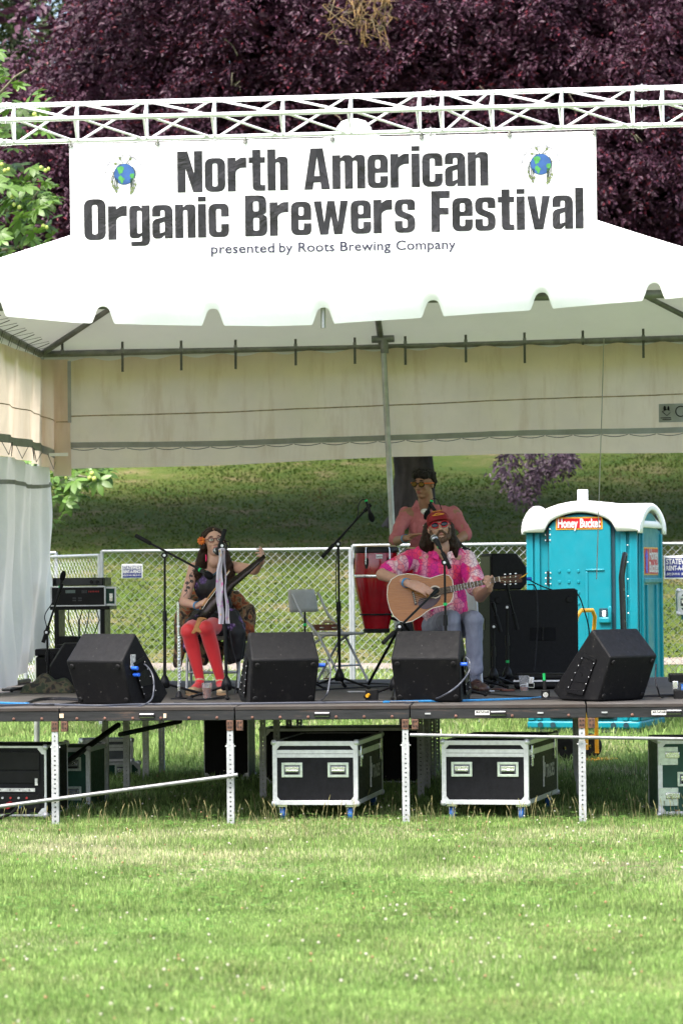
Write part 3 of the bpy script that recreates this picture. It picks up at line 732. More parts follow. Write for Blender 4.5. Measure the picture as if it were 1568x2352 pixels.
def front_val(u, v):
    px = -190 + u * 1910; e = FL.lerp(FR, u); e.z -= .06 * math.sin(math.pi * u)
    yb = float(np.interp(px, *FV)) - sum(notch(px, c) for c in (-12, 238, 490, 742, 993, 1243, 1500))
    bt = at(px, yb, TY0 - .05); p = e.lerp(bt, v); p.y += .012 * math.sin(px * .021) * v - .03 * math.sin(math.pi * v) ; return p
MB().sheet(front_val, 640, 5).build("front_valance", "tent_vinyl", tent, smooth=180)
def side_val(a, b, drop, nsc, out, res=240):
    a, b = V(a), V(b)
    def fn(u, v):
        e = a.lerp(b, u); w_ = (u * nsc) % 1.0; nn = max(0, 1 - abs(w_ - .5) / .085)
        return e + V(out) * (.02 + .03 * v) - V((0, 0, drop * v * (1 - .35 * (nn ** .5 if nn > 0 else 0))))
    return MB().sheet(fn, res, 3)
side_val(BL, BR, .235, 7.5, (0, 1, 0)).build("back_valance", "tent_vinyl", tent, smooth=180)
side_val(FL, BL, .235, 7.5, (-1, 0, 0)).build("side_valance", "tent_vinyl", tent, smooth=180)
side_val(FR, BR, .235, 7.5, (1, 0, 0)).build("side_valance", "tent_vinyl", tent, smooth=180)
dn = V((0, 0, -.03))
for a, b_, nm in ((BL, BR, "back_rail"), (FL, BL, "side_rail"), (FR, BR, "side_rail"), (FL, FR, "front_rail")):
    d2 = dn + (V((0, .1, -.14)) if nm == "front_rail" else V((0, 0, 0)))
    MB().cyl(a + d2, b_ + d2, .03, n=12).build(nm, "aged_pipe", tent, smooth=60)
for a in (BL, BR, FL + V((.25, .2, -.12)), FR + V((-.25, .2, -.12)), BL.lerp(BR, .5), FL.lerp(FR, .5) + V((0, .2, -.18))):
    MB().cyl(a + dn, PK + V((0, 0, -.16)), .028, n=10).build("rafter", "aged_pipe", tent, smooth=60)
pm_ = at(879, 778, 5.93)
mb = MB(); mb.cyl(pm_ + V((-.1, 0, -.005)), pm_ + V((.1, 0, .0)), .033, n=12); mb.cyl(pm_ + V((.01, 0, 0)), pm_ + V((.015, 0, -.13)), .036, n=12); mb.build("rail_joint", "aged_pipe", tent, smooth=60)
def leg(a, b_): MB().cyl(a, b_, .026, n=14).build("pole", "tent_pipe", tent, smooth=60)
pb = at(906, 1330, 5.97); pb = pm_ + (pb - pm_) * ((pm_.z - .0) / (pm_.z - pb.z)); leg(pm_, pb)
leg(BR + dn, V((BR.x + .02, TY1 + .2, 0))); leg(FR + dn, V((FR.x + .1, TY0 - .05, 0))); leg(FL + dn, V((FL.x - .1, TY0 - .05, 0))); leg(BL + dn, V((BL.x - .12, TY1 + .3, 0)))
cs_ = at(742, 722, TY0 + .02); MB().cyl(cs_ + V((0, 0, .2)), cs_ - V((0, 0, .095)), .018, n=10).build("stub_pipe", "tent_pipe", tent, smooth=60)
def strap(c, up, lo, w_=.022):
    c = V(c); y = -.15
    mb = MB(); mb.box(c + V((0, y - .004, (up - lo) / 2)), (w_, .004, up + lo)); s_ = mb.build("strap", "strap", tent)
    MB().box(c + V((0, y - .01, .0)), (w_ * 1.35, .012, .045)).build("buckle", "aged_pipe", s_, bev=.003)
for px, dr in ((150, .0), (287, .16), (421, .16), (545, .16), (682, .14), (817, .14), (932, .16), (1070, .15), (1204, .17), (1337, .02), (1475, .15)):
    rp = at(px, np.interp(px, [95, 1668], [806, 767]) + 7, TY1); strap(rp, .08, dr + .03)
for i in range(7):
    p_ = FL.lerp(BL, .45 + .075 * i) + dn
    mb = MB(); mb.tube([p_ + V((.0, -.02, -.12)), p_ + V((.035, 0, 0)), p_ + V((.16, .02, .05))], .009, 5, .3); mb.build("strap", "strap", tent, smooth=None)
    mb = MB(); mb.tube([p_ + V((.0, .1, -.1)), p_ + V((.035, .1, 0)), p_ + V((.2, .13, .035))], .006, 5, .3); mb.build("strap", "strap", tent, smooth=None)

# ---- back wall of canvas
wl = at(110, 830, 6.02)
wall = thing("tent_back_wall", "tan canvas wall panel hanging along the back of the tent", "tent wall", wl)
def wavy(x, z): return .028 * math.sin(x * 3.1 + .6) + .016 * math.sin(x * 7.3 + z * 1.4) + .01 * math.sin(x * 15 + z * 3)
def wy(px, f0, f1): return np.interp(px, [155, 880, 1568, 1700], f0 if f1 is None else f1)
def wall_line(px, v, off=0.0):
    yt = np.interp(px, [100, 880, 1568, 1720], [826, 799, 783, 780]); yb = np.interp(px, [100, 157, 500, 880, 1200, 1568, 1720], [1079, 1077, 1069, 1050, 1042, 1040, 1040])
    yt += 8 * math.sin(px * .031) ** 2 * max(0, 1 - v * 4)
    p = at(px, yt * (1 - v) + yb * v, 6.02); p.y += wavy(p.x, p.z) * min(1, .35 + v) + off; return p
MB().sheet(lambda u, v: wall_line(100 + 1620 * u, v), 150, 16).build("canvas", "wall_canvas", wall, smooth=180)
def vband(px): return np.interp(px, [157, 880, 1568, 1720], [.787, .825, .795, .79])
MB().sheet(lambda u, v: wall_line(157 + 1560 * u, vband(157 + 1560 * u) + (v - .5) * .05, -.007), 150, 2).build("webbing_band", "webbing", wall, smooth=180)
MB().sheet(lambda u, v: wall_line(157 + 1560 * u, np.interp(157 + 1560 * u, [157, 880, 1568, 1720], [.525, .528, .475, .47]) + (v - .5) * .011, -.006), 150, 1).build("seam", "brown_seam", wall, smooth=180)
for i in range(24):
    a = 165 + i * 64; pts = [wall_line(a + 60 * k / 6, vband(a + 60 * k / 6) + .03 + .018 * math.sin(math.pi * k / 6), -.012) for k in range(7)]
    MB().tube(pts, .003, 4).build("lacing_cord", "strap", wall, smooth=60)
mb = MB(); mb.sheet(lambda u, v: wall_line(1512 + 70 * u, .56 + v * .165, -.009), 6, 4); lp = mb.build("label_patch", "webbing", wall, smooth=180)
c = wall_line(1530, .61, -.014)
for dx in (-.018, .018): MB().ell(c + V((dx, 0, .01)), (.013, .002, .022), n=10, k=6).build("printed_mark", "black_print", lp)
mb = MB().tube([c + V((-.04, 0, -.02)), c + V((0, 0, -.055)), c + V((.04, 0, -.02)), c + V((0, 0, .0)), c + V((-.04, 0, -.02))], .003, 4); mb.build("printed_mark", "black_print", lp)
mb = MB()
for k in range(2): mb.box(c + V((0, .0, -.075 - .014 * k)), (.11 - .03 * k, .002, .006))
mb.build("printed_lines", "black_print", lp)
c2_ = wall_line(1562, .63, -.014); MB().tube([c2_ + V((.045 * math.cos(a / 3), 0, .045 * math.sin(a / 3))) for a in range(20)], .004, 4).build("printed_mark", "black_print", lp)

# ---- left wall: upper canvas with return flap, and lower curtain
lw = thing("tent_side_wall", "tan canvas wall wrapping the left back corner of the tent", "tent wall", (XL, 5, 2.7))
def left_pt(s, v, off=0.0):
    # s runs from the front along the left side to the corner (1) and on round it (to 1.25)
    if s <= 1: px = -150 + 245 * s; X = XL + .03 * math.sin(s * 26) * (.3 + v); yt = np.interp(px, [-150, 0, 95], [742, 788, 822]); yb = np.interp(px, [-150, 0, 95, 120], [1010, 1047, 1066, 1072]); p = atx(px, yt * (1 - v) + yb * v, XL - .0)
    else:
        px = 95 + (s - 1) * 250; p = at(px, 826 * (1 - v) + (1070 + 24 * min(1, (px - 95) / 30)) * v, 5.93)
    p = p + V((.035 * math.sin(s * 31) * (.2 + v) + off, -.03 * math.sin(s * 38) * (.2 + v) - (abs(off) if s > .9 else 0), 0)); return p
MB().sheet(lambda u, v: left_pt(.1 + 1.145 * u, v), 110, 14).build("canvas", "wall_canvas", lw, smooth=180)
MB().sheet(lambda u, v: left_pt(.1 + 1.0 * u, .84 + (v - .5) * .075, .012), 100, 2).build("webbing_band", "webbing", lw, smooth=180)
MB().sheet(lambda u, v: left_pt(.1 + 1.14 * u, .535 + (v - .5) * .01, .01), 100, 1).build("seam", "brown_seam", lw, smooth=180)
ls = .52; k = 0
while ls < 1.1:
    a, b_, c = left_pt(ls, .87, .02), left_pt(ls + .03, .985, .02), left_pt(ls + .06, .87, .02)
    MB().tube([a, b_, c], .0035, 4).build("lacing_cord", "strap", lw, smooth=None); ls += .085
MB().box(at(160, 900, 5.88), (.03, .008, .55)).build("zip_strip", "webbing", lw)
MB().box(at(135, 1044, 5.88), (.17, .006, .03)).build("repair_tape", "white_plastic", lw)
cur = thing("tent_curtain", "white vinyl curtain gathered and hanging to the stage at the left edge", "curtain", (XL, 4.5, STAGE))
def curt(u, v):
    px = -70 + 192 * u
    yt = np.interp(px, [-70, 0, 40, 60, 121], [1020, 1048, 1052, 1066, 1076]); yb = np.interp(px, [-70, 0, 30, 75, 100, 121], [1600, 1580, 1568, 1522, 1470, 1400])
    p = atx(px, yt * (1 - v) + yb * v, XL + .02); f = .5 + .5 * v
    return p + V((.05 * math.sin(u * 30 + 1.5 * v) * f + .03 * math.sin(u * 63 + 4 * v) * f + .03 * math.sin(v * 9 + u * 12) * v, .05 * math.sin(u * 24 + v * 2), 0))
MB().sheet(curt, 130, 40).build("vinyl_sheet", "curtain_vinyl", cur, smooth=180)
MB().sheet(lambda u, v: curt(u, .1 + .02 * v) + V((.014, -.014, 0)), 130, 1).build("hem", "webbing", cur, smooth=180)

# ---- hanging cable by the right
MB().tube([at(1386, 775, 6.0), at(1381, 950, 5.9), at(1376, 1100, 5.8), at(1372, 1230, 5.7), at(1369, 1330, 5.6)], .0045, 5).build("x", "rope")
o = bpy.context.scene.objects["x"]; o.name = "hanging_cable"; tag(o, "thin grey cable hanging down from the back rail before the toilet", "cable")

# ---- truss
BYT = -0.55
tc = {"bottom": (lambda px: at(px, 328.5 - .0272 * px, BYT)), "middle": (lambda px: at(px, 276.5 - .0263 * px, BYT - .23)), "top": (lambda px: at(px, 243.5 - .0278 * px, BYT))}
truss = thing("lighting_truss", "white triangular aluminium truss spanning above the banner", "truss", tc["bottom"](784))
for nm, fn in tc.items():
    for a, b_ in ((-420, 12), (18, 985), (991, 1470), (1476, 2000)):
        MB().cyl(fn(a), fn(b_), .0165, n=12).build("chord", "truss_alloy", truss, smooth=60)
    for j in (15, 988, 1473):
        q = MB().cyl(fn(j - 12), fn(j + 12), .021, n=12).build("coupler", "truss_alloy", truss, smooth=60)
        MB().cyl(fn(j) + V((0, -.03, -.03)), fn(j) + V((0, .02, .03)), .006, n=8).build("pin", "aged_pipe", q, smooth=60)
nd = [-302, -143, 30, 175, 334, 490, 647, 803, 960, 1012, 1127, 1286, 1449, 1517, 1680, 1840]
def lace(a, b_, r=.0085):
    a, b_ = V(a), V(b_); d = (b_ - a); MB().tube([a, a + d * .03, b_ - d * .03, b_], r, 7).build("lacing_tube", "truss_alloy", truss, smooth=60)
for i, n0 in enumerate(nd):
    T, Mi, Bo = tc["top"], tc["middle"], tc["bottom"]
    lace(T(n0 + 3), Mi(n0 - 2)); lace(Mi(n0 - 4), Bo(n0 + 3)); lace(T(n0 + 4), Bo(n0 + 5))
    if i + 1 < len(nd):
        n1 = nd[i + 1]
        if n1 - n0 > 70:
            lace(T(n0 + 8), Mi(n1 - 8)); lace(Mi(n0 + 8), Bo(n1 - 4)); lace(Bo(n0 + 10), T(n1 - 6))
for sx, px in (("left", -330), ("right", 1900)):
    pb = tc["bottom"](px); tw = thing("truss_tower", f"upright aluminium tower holding the {sx} end of the truss", "truss", (pb.x, BYT - .1, 0))
    for dx, dy in ((-.12, 0), (.12, 0), (0, -.22)):
        MB().cyl((pb.x + dx, BYT + dy, 0), (pb.x + dx, BYT + dy, pb.z - .02), .017, n=10).build("chord", "truss_alloy", tw, smooth=60)

# ---- banner
TL, TR_, BLb, BRb = at(159.5, 331, BYT - .015), at(1367.5, 301, BYT - .015), at(164, 628, BYT - .015), at(1371, 596, BYT - .015)
m, t, b = nodes("banner_vinyl"); b.inputs["Base Color"].default_value = (.80, .80, .81, 1); b.inputs["Roughness"].default_value = .38
vec = coords(t, (1, 1, 1)); wr = N(t, "MapRange"); L(t, noise_n(t, coords(t, (1.2, 1, .9), rot=(0, R(25), 0)), 2.6, 4, .55, 1.6), wr.inputs[0]); bump_n(t, b, wr.outputs[0], .3, .03)
m, t, b = nodes("banner_ink"); b.inputs["Base Color"].default_value = (.011, .0105, .012, 1); b.inputs["Roughness"].default_value = .4; b.inputs["Specular IOR Level"].default_value = .4
vor = N(t, "TexVoronoi"); vor.feature = 'F1'; vor.inputs["Scale"].default_value = 4.5; L(t, coords(t, (1.6, 1, .8), rot=(0, R(28), 0)), vor.inputs["Vector"])
h1 = mixc(t, .45, noise_n(t, coords(t, (1.2, 1, .9), rot=(0, R(25), 0)), 3.4, 5, .6, 1.8), vor.outputs[0]); bump_n(t, b, h1, .55, .05)
m, t, b = nodes("banner_navy"); b.inputs["Base Color"].default_value = (.012, .012, .035, 1); b.inputs["Roughness"].default_value = .6
mat("globe_blue", (.03, .09, .26, 1), .4, var=.25, vs=9); mat("globe_green", (.06, .26, .06, 1), .4, var=.25, vs=30); mat("vine_ink", (.03, .05, .03, 1), .5); mat("vine_leaf", (.17, .21, .09, 1), .5)
mat("script_grey", (.16, .16, .2, 1), .5)
ban = thing("festival_banner", "white vinyl banner with black festival lettering and two globe emblems under the truss", "banner", TL.lerp(BRb, .5))
def bpt(px, py, off=0.0):
    p = at(px, py, BYT - .015 - off); return p
def bsheet(u, v):
    p = TL.lerp(TR_, u).lerp(BLb.lerp(BRb, u), v); return p
MB().sheet(bsheet, 90, 22).build("vinyl_sheet", "banner_vinyl", ban, smooth=180)
def rr(x0, y0, x1, y1, r): return [(x0, y0, r), (x1, y0, r), (x1, y1, r), (x0, y1, r)]
G = {
 'o': (.50, [rr(0, 0, .5, .82, .19), rr(.19, .13, .31, .69, .05)]), 'O': (.53, [rr(0, 0, .53, 1, .2), rr(.2, .14, .33, .86, .055)]),
 'N': (.61, [[(0, 0), (0, 1), (.25, 1), (.41, .46), (.41, 1), (.61, 1), (.61, 0), (.38, 0), (.2, .58), (.2, 0)]]),
 'r': (.46, [[(0, 0), (0, .82), (.2, .82), (.2, .74), (.31, .82, .06), (.46, .82), (.46, .57), (.32, .57, .05), (.2, .5, .06), (.2, 0)]]),
 't': (.40, [[(.09, 1), (.09, .82), (0, .82), (0, .68), (.09, .68), (.09, 0, .13), (.4, 0), (.4, .14), (.29, .14, .03), (.29, .68), (.4, .68), (.4, .82), (.29, .82), (.29, 1)]]),
 'h': (.50, [[(0, 0), (0, 1), (.2, 1), (.2, .76), (.28, .82, .04), (.5, .82, .14), (.5, 0), (.3, 0), (.3, .68, .045), (.2, .68, .045), (.2, 0)]]),
 'n': (.50, [[(0, 0), (0, .82), (.2, .82), (.2, .75), (.28, .82, .04), (.5, .82, .14), (.5, 0), (.3, 0), (.3, .68, .045), (.2, .68, .045), (.2, 0)]]),
 'm': (.80, [[(0, 0), (0, .82), (.2, .82), (.2, .75), (.28, .82, .04), (.44, .82, .07), (.5, .75), (.58, .82, .04), (.8, .82, .14), (.8, 0), (.6, 0), (.6, .68, .045), (.5, .68, .045), (.5, 0), (.3, 0), (.3, .68, .045), (.2, .68, .045), (.2, 0)]]),
 'A': (.63, [[(0, 0), (.16, 1), (.46, 1), (.63, 0), (.42, 0), (.395, .17), (.23, .17), (.21, 0)], [(.25, .33), (.375, .33), (.315, .8)]]),
 'e': (.50, [[(.5, .37), (.5, .82, .19), (0, .82, .19), (0, 0, .19), (.5, 0, .19), (.5, .29), (.31, .29), (.31, .13, .05), (.19, .13, .05), (.19, .37)], rr(.19, .48, .31, .69, .05)]),
 'c': (.50, [[(.5, .5), (.5, .82, .19), (0, .82, .19), (0, 0, .19), (.5, 0, .19), (.5, .32), (.31, .32), (.31, .13, .05), (.19, .13, .05), (.19, .69, .05), (.31, .69, .05), (.31, .5)]]),
 'a': (.50, [[(0, .54), (0, .82, .19), (.5, .82, .19), (.5, 0), (.3, 0), (.3, .08), (.22, 0, .04), (0, 0, .14), (0, .46, .12), (.3, .53), (.3, .69, .04), (.2, .69, .04), (.2, .54)], [(.19, .13), (.3, .17), (.3, .41), (.19, .37)]]),
 's': (.50, [[(.5, .55), (.5, .82, .19), (0, .82, .19), (0, .44, .14), (.31, .31, .04), (.31, .12, .05), (.19, .12, .05), (.19, .29), (0, .29), (0, 0, .19), (.5, 0, .19), (.5, .4, .14), (.19, .53, .04), (.19, .7, .05), (.31, .7, .05), (.31, .55)]]),
 'v': (.56, [[(0, .82), (.2, .82), (.29, .24), (.37, .82), (.56, .82), (.39, 0), (.17, 0)]]),
 'w': (.84, [[(0, .82), (.19, .82), (.255, .3), (.33, .82), (.51, .82), (.59, .3), (.65, .82), (.84, .82), (.69, 0), (.49, 0), (.42, .44), (.35, 0), (.15, 0)]]),
 'B': (.54, [[(0, 0), (0, 1), (.52, 1, .18), (.52, .56, .08), (.44, .525), (.54, .48, .08), (.54, 0, .18)], rr(.2, .61, .33, .85, .04), rr(.2, .14, .34, .45, .05)]),
 'F': (.45, [[(0, 0), (0, 1), (.45, 1), (.45, .82), (.21, .82), (.21, .59), (.42, .59), (.42, .42), (.21, .42), (.21, 0)]]),
 'g': (.50, [[(.5, .82), (.5, -.17, .16), (.04, -.17), (.04, -.06), (.3, -.06, .03), (.3, .08), (.23, .02, .04), (0, .02, .17), (0, .82, .17), (.23, .82, .04), (.3, .75), (.3, .82)], rr(.19, .14, .3, .69, .04)]),
 'i': (.20, [[(0, 0), (0, .82), (.2, .82), (.2, 0)], [(0, .88), (0, 1), (.2, 1), (.2, .88)]]), 'l': (.20, [[(0, 0), (0, 1), (.2, 1), (.2, 0)]]), ' ': (.28, [])}
def rounded(path):
    out = []; n = len(path)
    for i, p in enumerate(path):
        if len(p) < 3 or p[2] == 0: out.append((p[0], p[1])); continue
        a, c = V(path[i - 1][:2]), V(path[(i + 1) % n][:2]); q = V(p[:2]); da, dc = (a - q), (c - q); r = min(p[2], da.length * .499, dc.length * .499)
        s, e = q + da.normalized() * r, q + dc.normalized() * r
        for k in range(7):
            u = k / 6; out.append(tuple(s * (1 - u) ** 2 + q * 2 * u * (1 - u) + e * u * u))
    return out
def glyph_tris(ch):
    polys = [rounded(p) for p in G[ch][1]]; res = []
    groups = [[p] for p in polys] if ch == 'i' else ([polys] if polys else [])
    for gps in groups:
        flat = [p for pl in gps for p in pl]
        res.append((flat, geometry.tessellate_polygon([[V((x, y, 0)) for x, y in pl] for pl in gps])))
    return res
def line_of(text, px0, px1, yb0, yb1, cap):
    gap = .055; tot = sum(G[c][0] + gap for c in text) - gap; x = 0.0; k = (px1 - px0) / tot
    for ch in text:
        if ch != ' ':
            mb = MB()
            for flat, tri in glyph_tris(ch):
                vs = []
                for gx, gy in flat:
                    px = px0 + (x + gx) * k; u = (px - px0) / (px1 - px0); vs.append(bpt(px + (-gy * 1.2), yb0 + (yb1 - yb0) * u - gy * cap, .002))
                mb.add(vs, [tuple(f_) for f_ in tri])
            mb.build("letter", "banner_ink", ban, smooth=None)
        x += G[ch][0] + gap
line_of("North American", 408, 1121, 442.5, 426, 94.5)
line_of("Organic Brewers Festival", 194, 1339.5, 552, 524.5, 94)
for word, w0, w1 in (("presented", 485, 630), ("by", 641, 672), ("Roots", 685, 768), ("Brewing", 781, 897), ("Company", 909, 1046)):
    vs, fs = text_geo(word, 1, .012, 'LEFT'); mx0 = min(v.x for v in vs); mx1 = max(v.x for v in vs); mb = MB()
    for v in vs: v.x = w0 + (v.x - mx0) / (mx1 - mx0) * (w1 - w0)
    mb.add([bpt(v.x, 582 - (v.x - 485) / 561 * 11 - (v.y) * 31, .004) for v in vs], fs); mb.build("tagline_word", "banner_navy", ban, smooth=None)
def emblem(cx, cy, r):
    P_ = lambda x, y, o=.002: bpt(cx + x * r, cy - y * r - x * r * .02, o)
    def fillp(name, pts, m_, o, par):
        tri = geometry.tessellate_polygon([[V((x, y, 0)) for x, y in pts]]); mb = MB(); mb.add([P_(x, y, o) for x, y in pts], [tuple(f_) for f_ in tri]); return mb.build(name, m_, par, smooth=None)
    ring = [(math.cos(a * .2094), math.sin(a * .2094)) for a in range(30)]
    gl = fillp("globe_outline", [(x * 1.03, y * 1.03) for x, y in ring], "vine_ink", .002, ban)
    fillp("globe_sea", ring, "globe_blue", .003, gl)
    fillp("continent", [(-.72, .62), (-.35, .8), (-.1, .7), (-.02, .5), (-.15, .3), (-.18, .12), (-.35, .1), (-.42, -.05), (-.55, .08), (-.62, .35), (-.7, .5)], "globe_green", .004, gl)
    fillp("continent", [(-.42, -.12), (-.3, -.14), (-.2, -.28), (.05, -.45), (-.08, -.6), (-.15, -.85), (-.3, -.92), (-.35, -.7), (-.55, -.5), (-.58, -.3)], "globe_green", .004, gl)
    fillp("continent", [(.95, .05), (.62, .05), (.5, -.15), (.6, -.35), (.75, -.42), (.6, -.6), (.62, -.72), (.78, -.55), (.93, -.35)], "globe_green", .004, gl)
    def vine(pts, lf=True):
        mb = MB(); n_ = len(pts)
        mb.tube([P_(x, y, .004) for x, y in pts], .0022, 4); v0 = mb.build("vine", "vine_ink", gl, smooth=None)
        if lf:
            (x0, y0), (x1, y1) = pts[-2], pts[-1]; d = V((x1 - x0, y1 - y0)).normalized(); s = V((-d.y, d.x)); q = V((x1, y1))
            pl = [q, q + d * .13 + s * .11, q + d * .3, q + d * .13 - s * .11]
            fillp("vine_leaf", [tuple(q_ + (q_ - (q + d * .14)) * .35) for q_ in pl], "vine_ink", .0045, gl); fillp("vine_leaf", [tuple(p_) for p_ in pl], "vine_leaf", .0055, gl)
        for k in range(1, n_):
            x, y = pts[k]; fillp("tendril", [(x - .05, y + .04), (x + .06, y + .02), (x, y - .06)], "vine_ink", .0042, gl)
    vine([(-.3, .95), (-.5, 1.02), (-.72, 1.03)]); vine([(-.12, 1), (-.2, 1.2), (-.35, 1.42)]); vine([(.15, 1), (.3, 1.2), (.48, 1.38)])
    for x, ln in ((-1.22, .5), (-1.1, .85), (-.92, .95), (-.78, 1.2), (-.66, .75), (1.05, .7), (.9, .95), (.78, 1.2), (.62, 1.3), (.7, .9)):
        y0 = -.15 - .3 * (1.2 - abs(x)) * 2; vine([(x * .95, y0), (x, y0 - ln * .3), (x - .03, y0 - ln * .6), (x, y0 - ln * .9)])
    vine([(-1, .3), (-1.1, 0), (-1.12, -.2)], False); vine([(.8, .7), (1.0, .4), (1.08, 0), (1.05, -.2)], False)
    for x, y in ((0, 1.32), (.42, 1.08), (1.13, .27), (-1.2, .25)): fillp("bird_mark", [(x - .12, y), (x, y - .06), (x + .1, y + .12), (x + .03, y + .02), (x + .12, y - .04), (x, y - .12)], "vine_ink", .004, gl)
    txt = "North American Organic Brewers Festival"; mb = MB(); R_ = 1.86
    for i, ch in enumerate(txt):
        if ch == ' ': continue
        a = R(176 - i * 170 / (len(txt) - 1)); vs, fs = text_geo(ch, .40)
        mb.add([P_(R_ * math.cos(a) + v.x * math.sin(a) + v.y * math.cos(a), R_ * math.sin(a) * .98 - v.x * math.cos(a) + v.y * math.sin(a), .003) for v in vs], fs)
    mb.build("curved_lettering", "script_grey", gl, smooth=None)
emblem(286, 400, 23.7); emblem(1241, 377, 23.7)
for px, py in ((163, 331), (362, 327), (563, 322), (763, 317), (967, 312), (1169, 307), (1364, 302)):
    c = at(px, py + 3, BYT - .02); q = MB().tube([c + V((.013 * math.cos(a), -.004, .013 * math.sin(a))) for a in np.linspace(0, 6.283, 13)], .004, 6).build("grommet", "aged_pipe", ban, smooth=60)
    MB().tube([c + V((0, -.006, 0)), c + V((.006, -.03, .025)), c + V((0, .02, .05)), c], .004, 5).build("zip_tie", "rope", q, smooth=60)
for px, py in ((362, 616), (563, 611), (763, 607), (967, 603), (1169, 598), (1366, 592), (168, 622)):
    c = at(px, py, BYT - .04); MB().tube([c + V((.012 * math.cos(a), 0, .012 * math.sin(a))) for a in np.linspace(0, 6.283, 13)], .0028, 6).build("grommet", "webbing", ban, smooth=60)
# ================================================================ stage and what stands under it
m, t, b = nodes("deck_ply")
vec = coords(t, (.6, 9, 1), True)
cc = ramp(t, noise_n(t, vec, 3, 6, .7), [(.3, (.026, .022, .019, 1)), (.55, (.052, .046, .040, 1)), (.75, (.08, .073, .066, 1))])
cc = mixc(t, ramp(t, noise_n(t, coords(t, (1, 1, 1), True), 2.4, 5, .7), [(.55, 0.), (.75, .6)]), cc, (.11, .112, .115, 1))
L(t, cc, b.inputs["Base Color"]); b.inputs["Roughness"].default_value = .75; bump_n(t, b, noise_n(t, vec, 14, 4), .3, .004)
m, t, b = nodes("deck_frame")
v1 = coords(t, (.45, 1, 4), True)
cc = ramp(t, noise_n(t, v1, 5, 7, .75), [(.38, (.006, .006, .007, 1)), (.56, (.017, .017, .019, 1)), (.64, (.06, .038, .03, 1)), (.78, (.16, .14, .125, 1))])
L(t, cc, b.inputs["Base Color"]); b.inputs["Roughness"].default_value = .5; b.inputs["Metallic"].default_value = .3; bump_n(t, b, noise_n(t, v1, 30, 4), .3, .003)
mat("deck_edge", (.045, .03, .024, 1), .8, var=.5, vs=9, c2=(.03, .026, .024, 1), scale=(.4, 1, 1), bump=.4, bs=60, world=True)
mat("zinc", (.40, .41, .42, 1), .5, .55, var=.18, vs=30)
mat("dull_pipe", (.19, .195, .2, 1), .5, .5, var=.2, vs=20)
mat("rusty_bracket", (.055, .04, .036, 1), .7, .3, var=.5, vs=25, c2=(.16, .08, .05, 1))
mat("rust_bolt", (.12, .06, .045, 1), .8, .2, var=.3)
mat("black_tube", (.012, .012, .013, 1), .45, var=.2)
mat("sticker_white", (.62, .61, .58, 1), .6, var=.25, vs=40)
mat("masking_tape", (.52, .40, .28, 1), .7, var=.2)
SX = [at(px, 1640, 0).x for px in (-265, 137, 539, 941, 1346, 1748)]
FRONT = 0.0; ROWS = [0, 2.44, 3.66, 4.88, 6.1]
def hole_tube(w_, h, pitch, r, parent, name, m_):
    mb = MB(); n = max(1, int(h / pitch)); ph = h / n
    for sd_ in range(4):
        M_ = Matrix.Rotation(sd_ * math.pi / 2, 3, 'Z')
        for i in range(n):
            z0 = i * ph; cz = z0 + ph / 2; a = w_ / 2
            outer = [(a, cz), (a, z0 + ph), (0, z0 + ph), (-a, z0 + ph), (-a, cz), (-a, z0), (0, z0), (a, z0)]
            inner = [(r * math.cos(k * math.pi / 4), cz + r * math.sin(k * math.pi / 4)) for k in range(8)]
            vs = [M_ @ V((x, -a, z)) for x, z in outer] + [M_ @ V((x, -a, z)) for x, z in inner] + [M_ @ V((x, -a + .006, z)) for x, z in inner]
            mb.add(vs, [(k, (k + 1) % 8, 8 + (k + 1) % 8, 8 + k) for k in range(8)] + [(8 + k, 8 + (k + 1) % 8, 16 + (k + 1) % 8, 16 + k) for k in range(8)])
    mb.bx(-w_ / 2 + .007, w_ / 2 - .007, -w_ / 2 + .007, w_ / 2 - .007, 0, .002)
    return mb.build(name, m_, parent, False, None)
names = ["stage deck section at the left edge, above the black rack case", "stage deck section under the seated woman, second from the left", "stage deck section under the empty folding chair, above the first flight case",
         "stage deck section under the guitarist, above the second flight case", "stage deck section at the right edge, under the turned monitor"]
legsrc = None
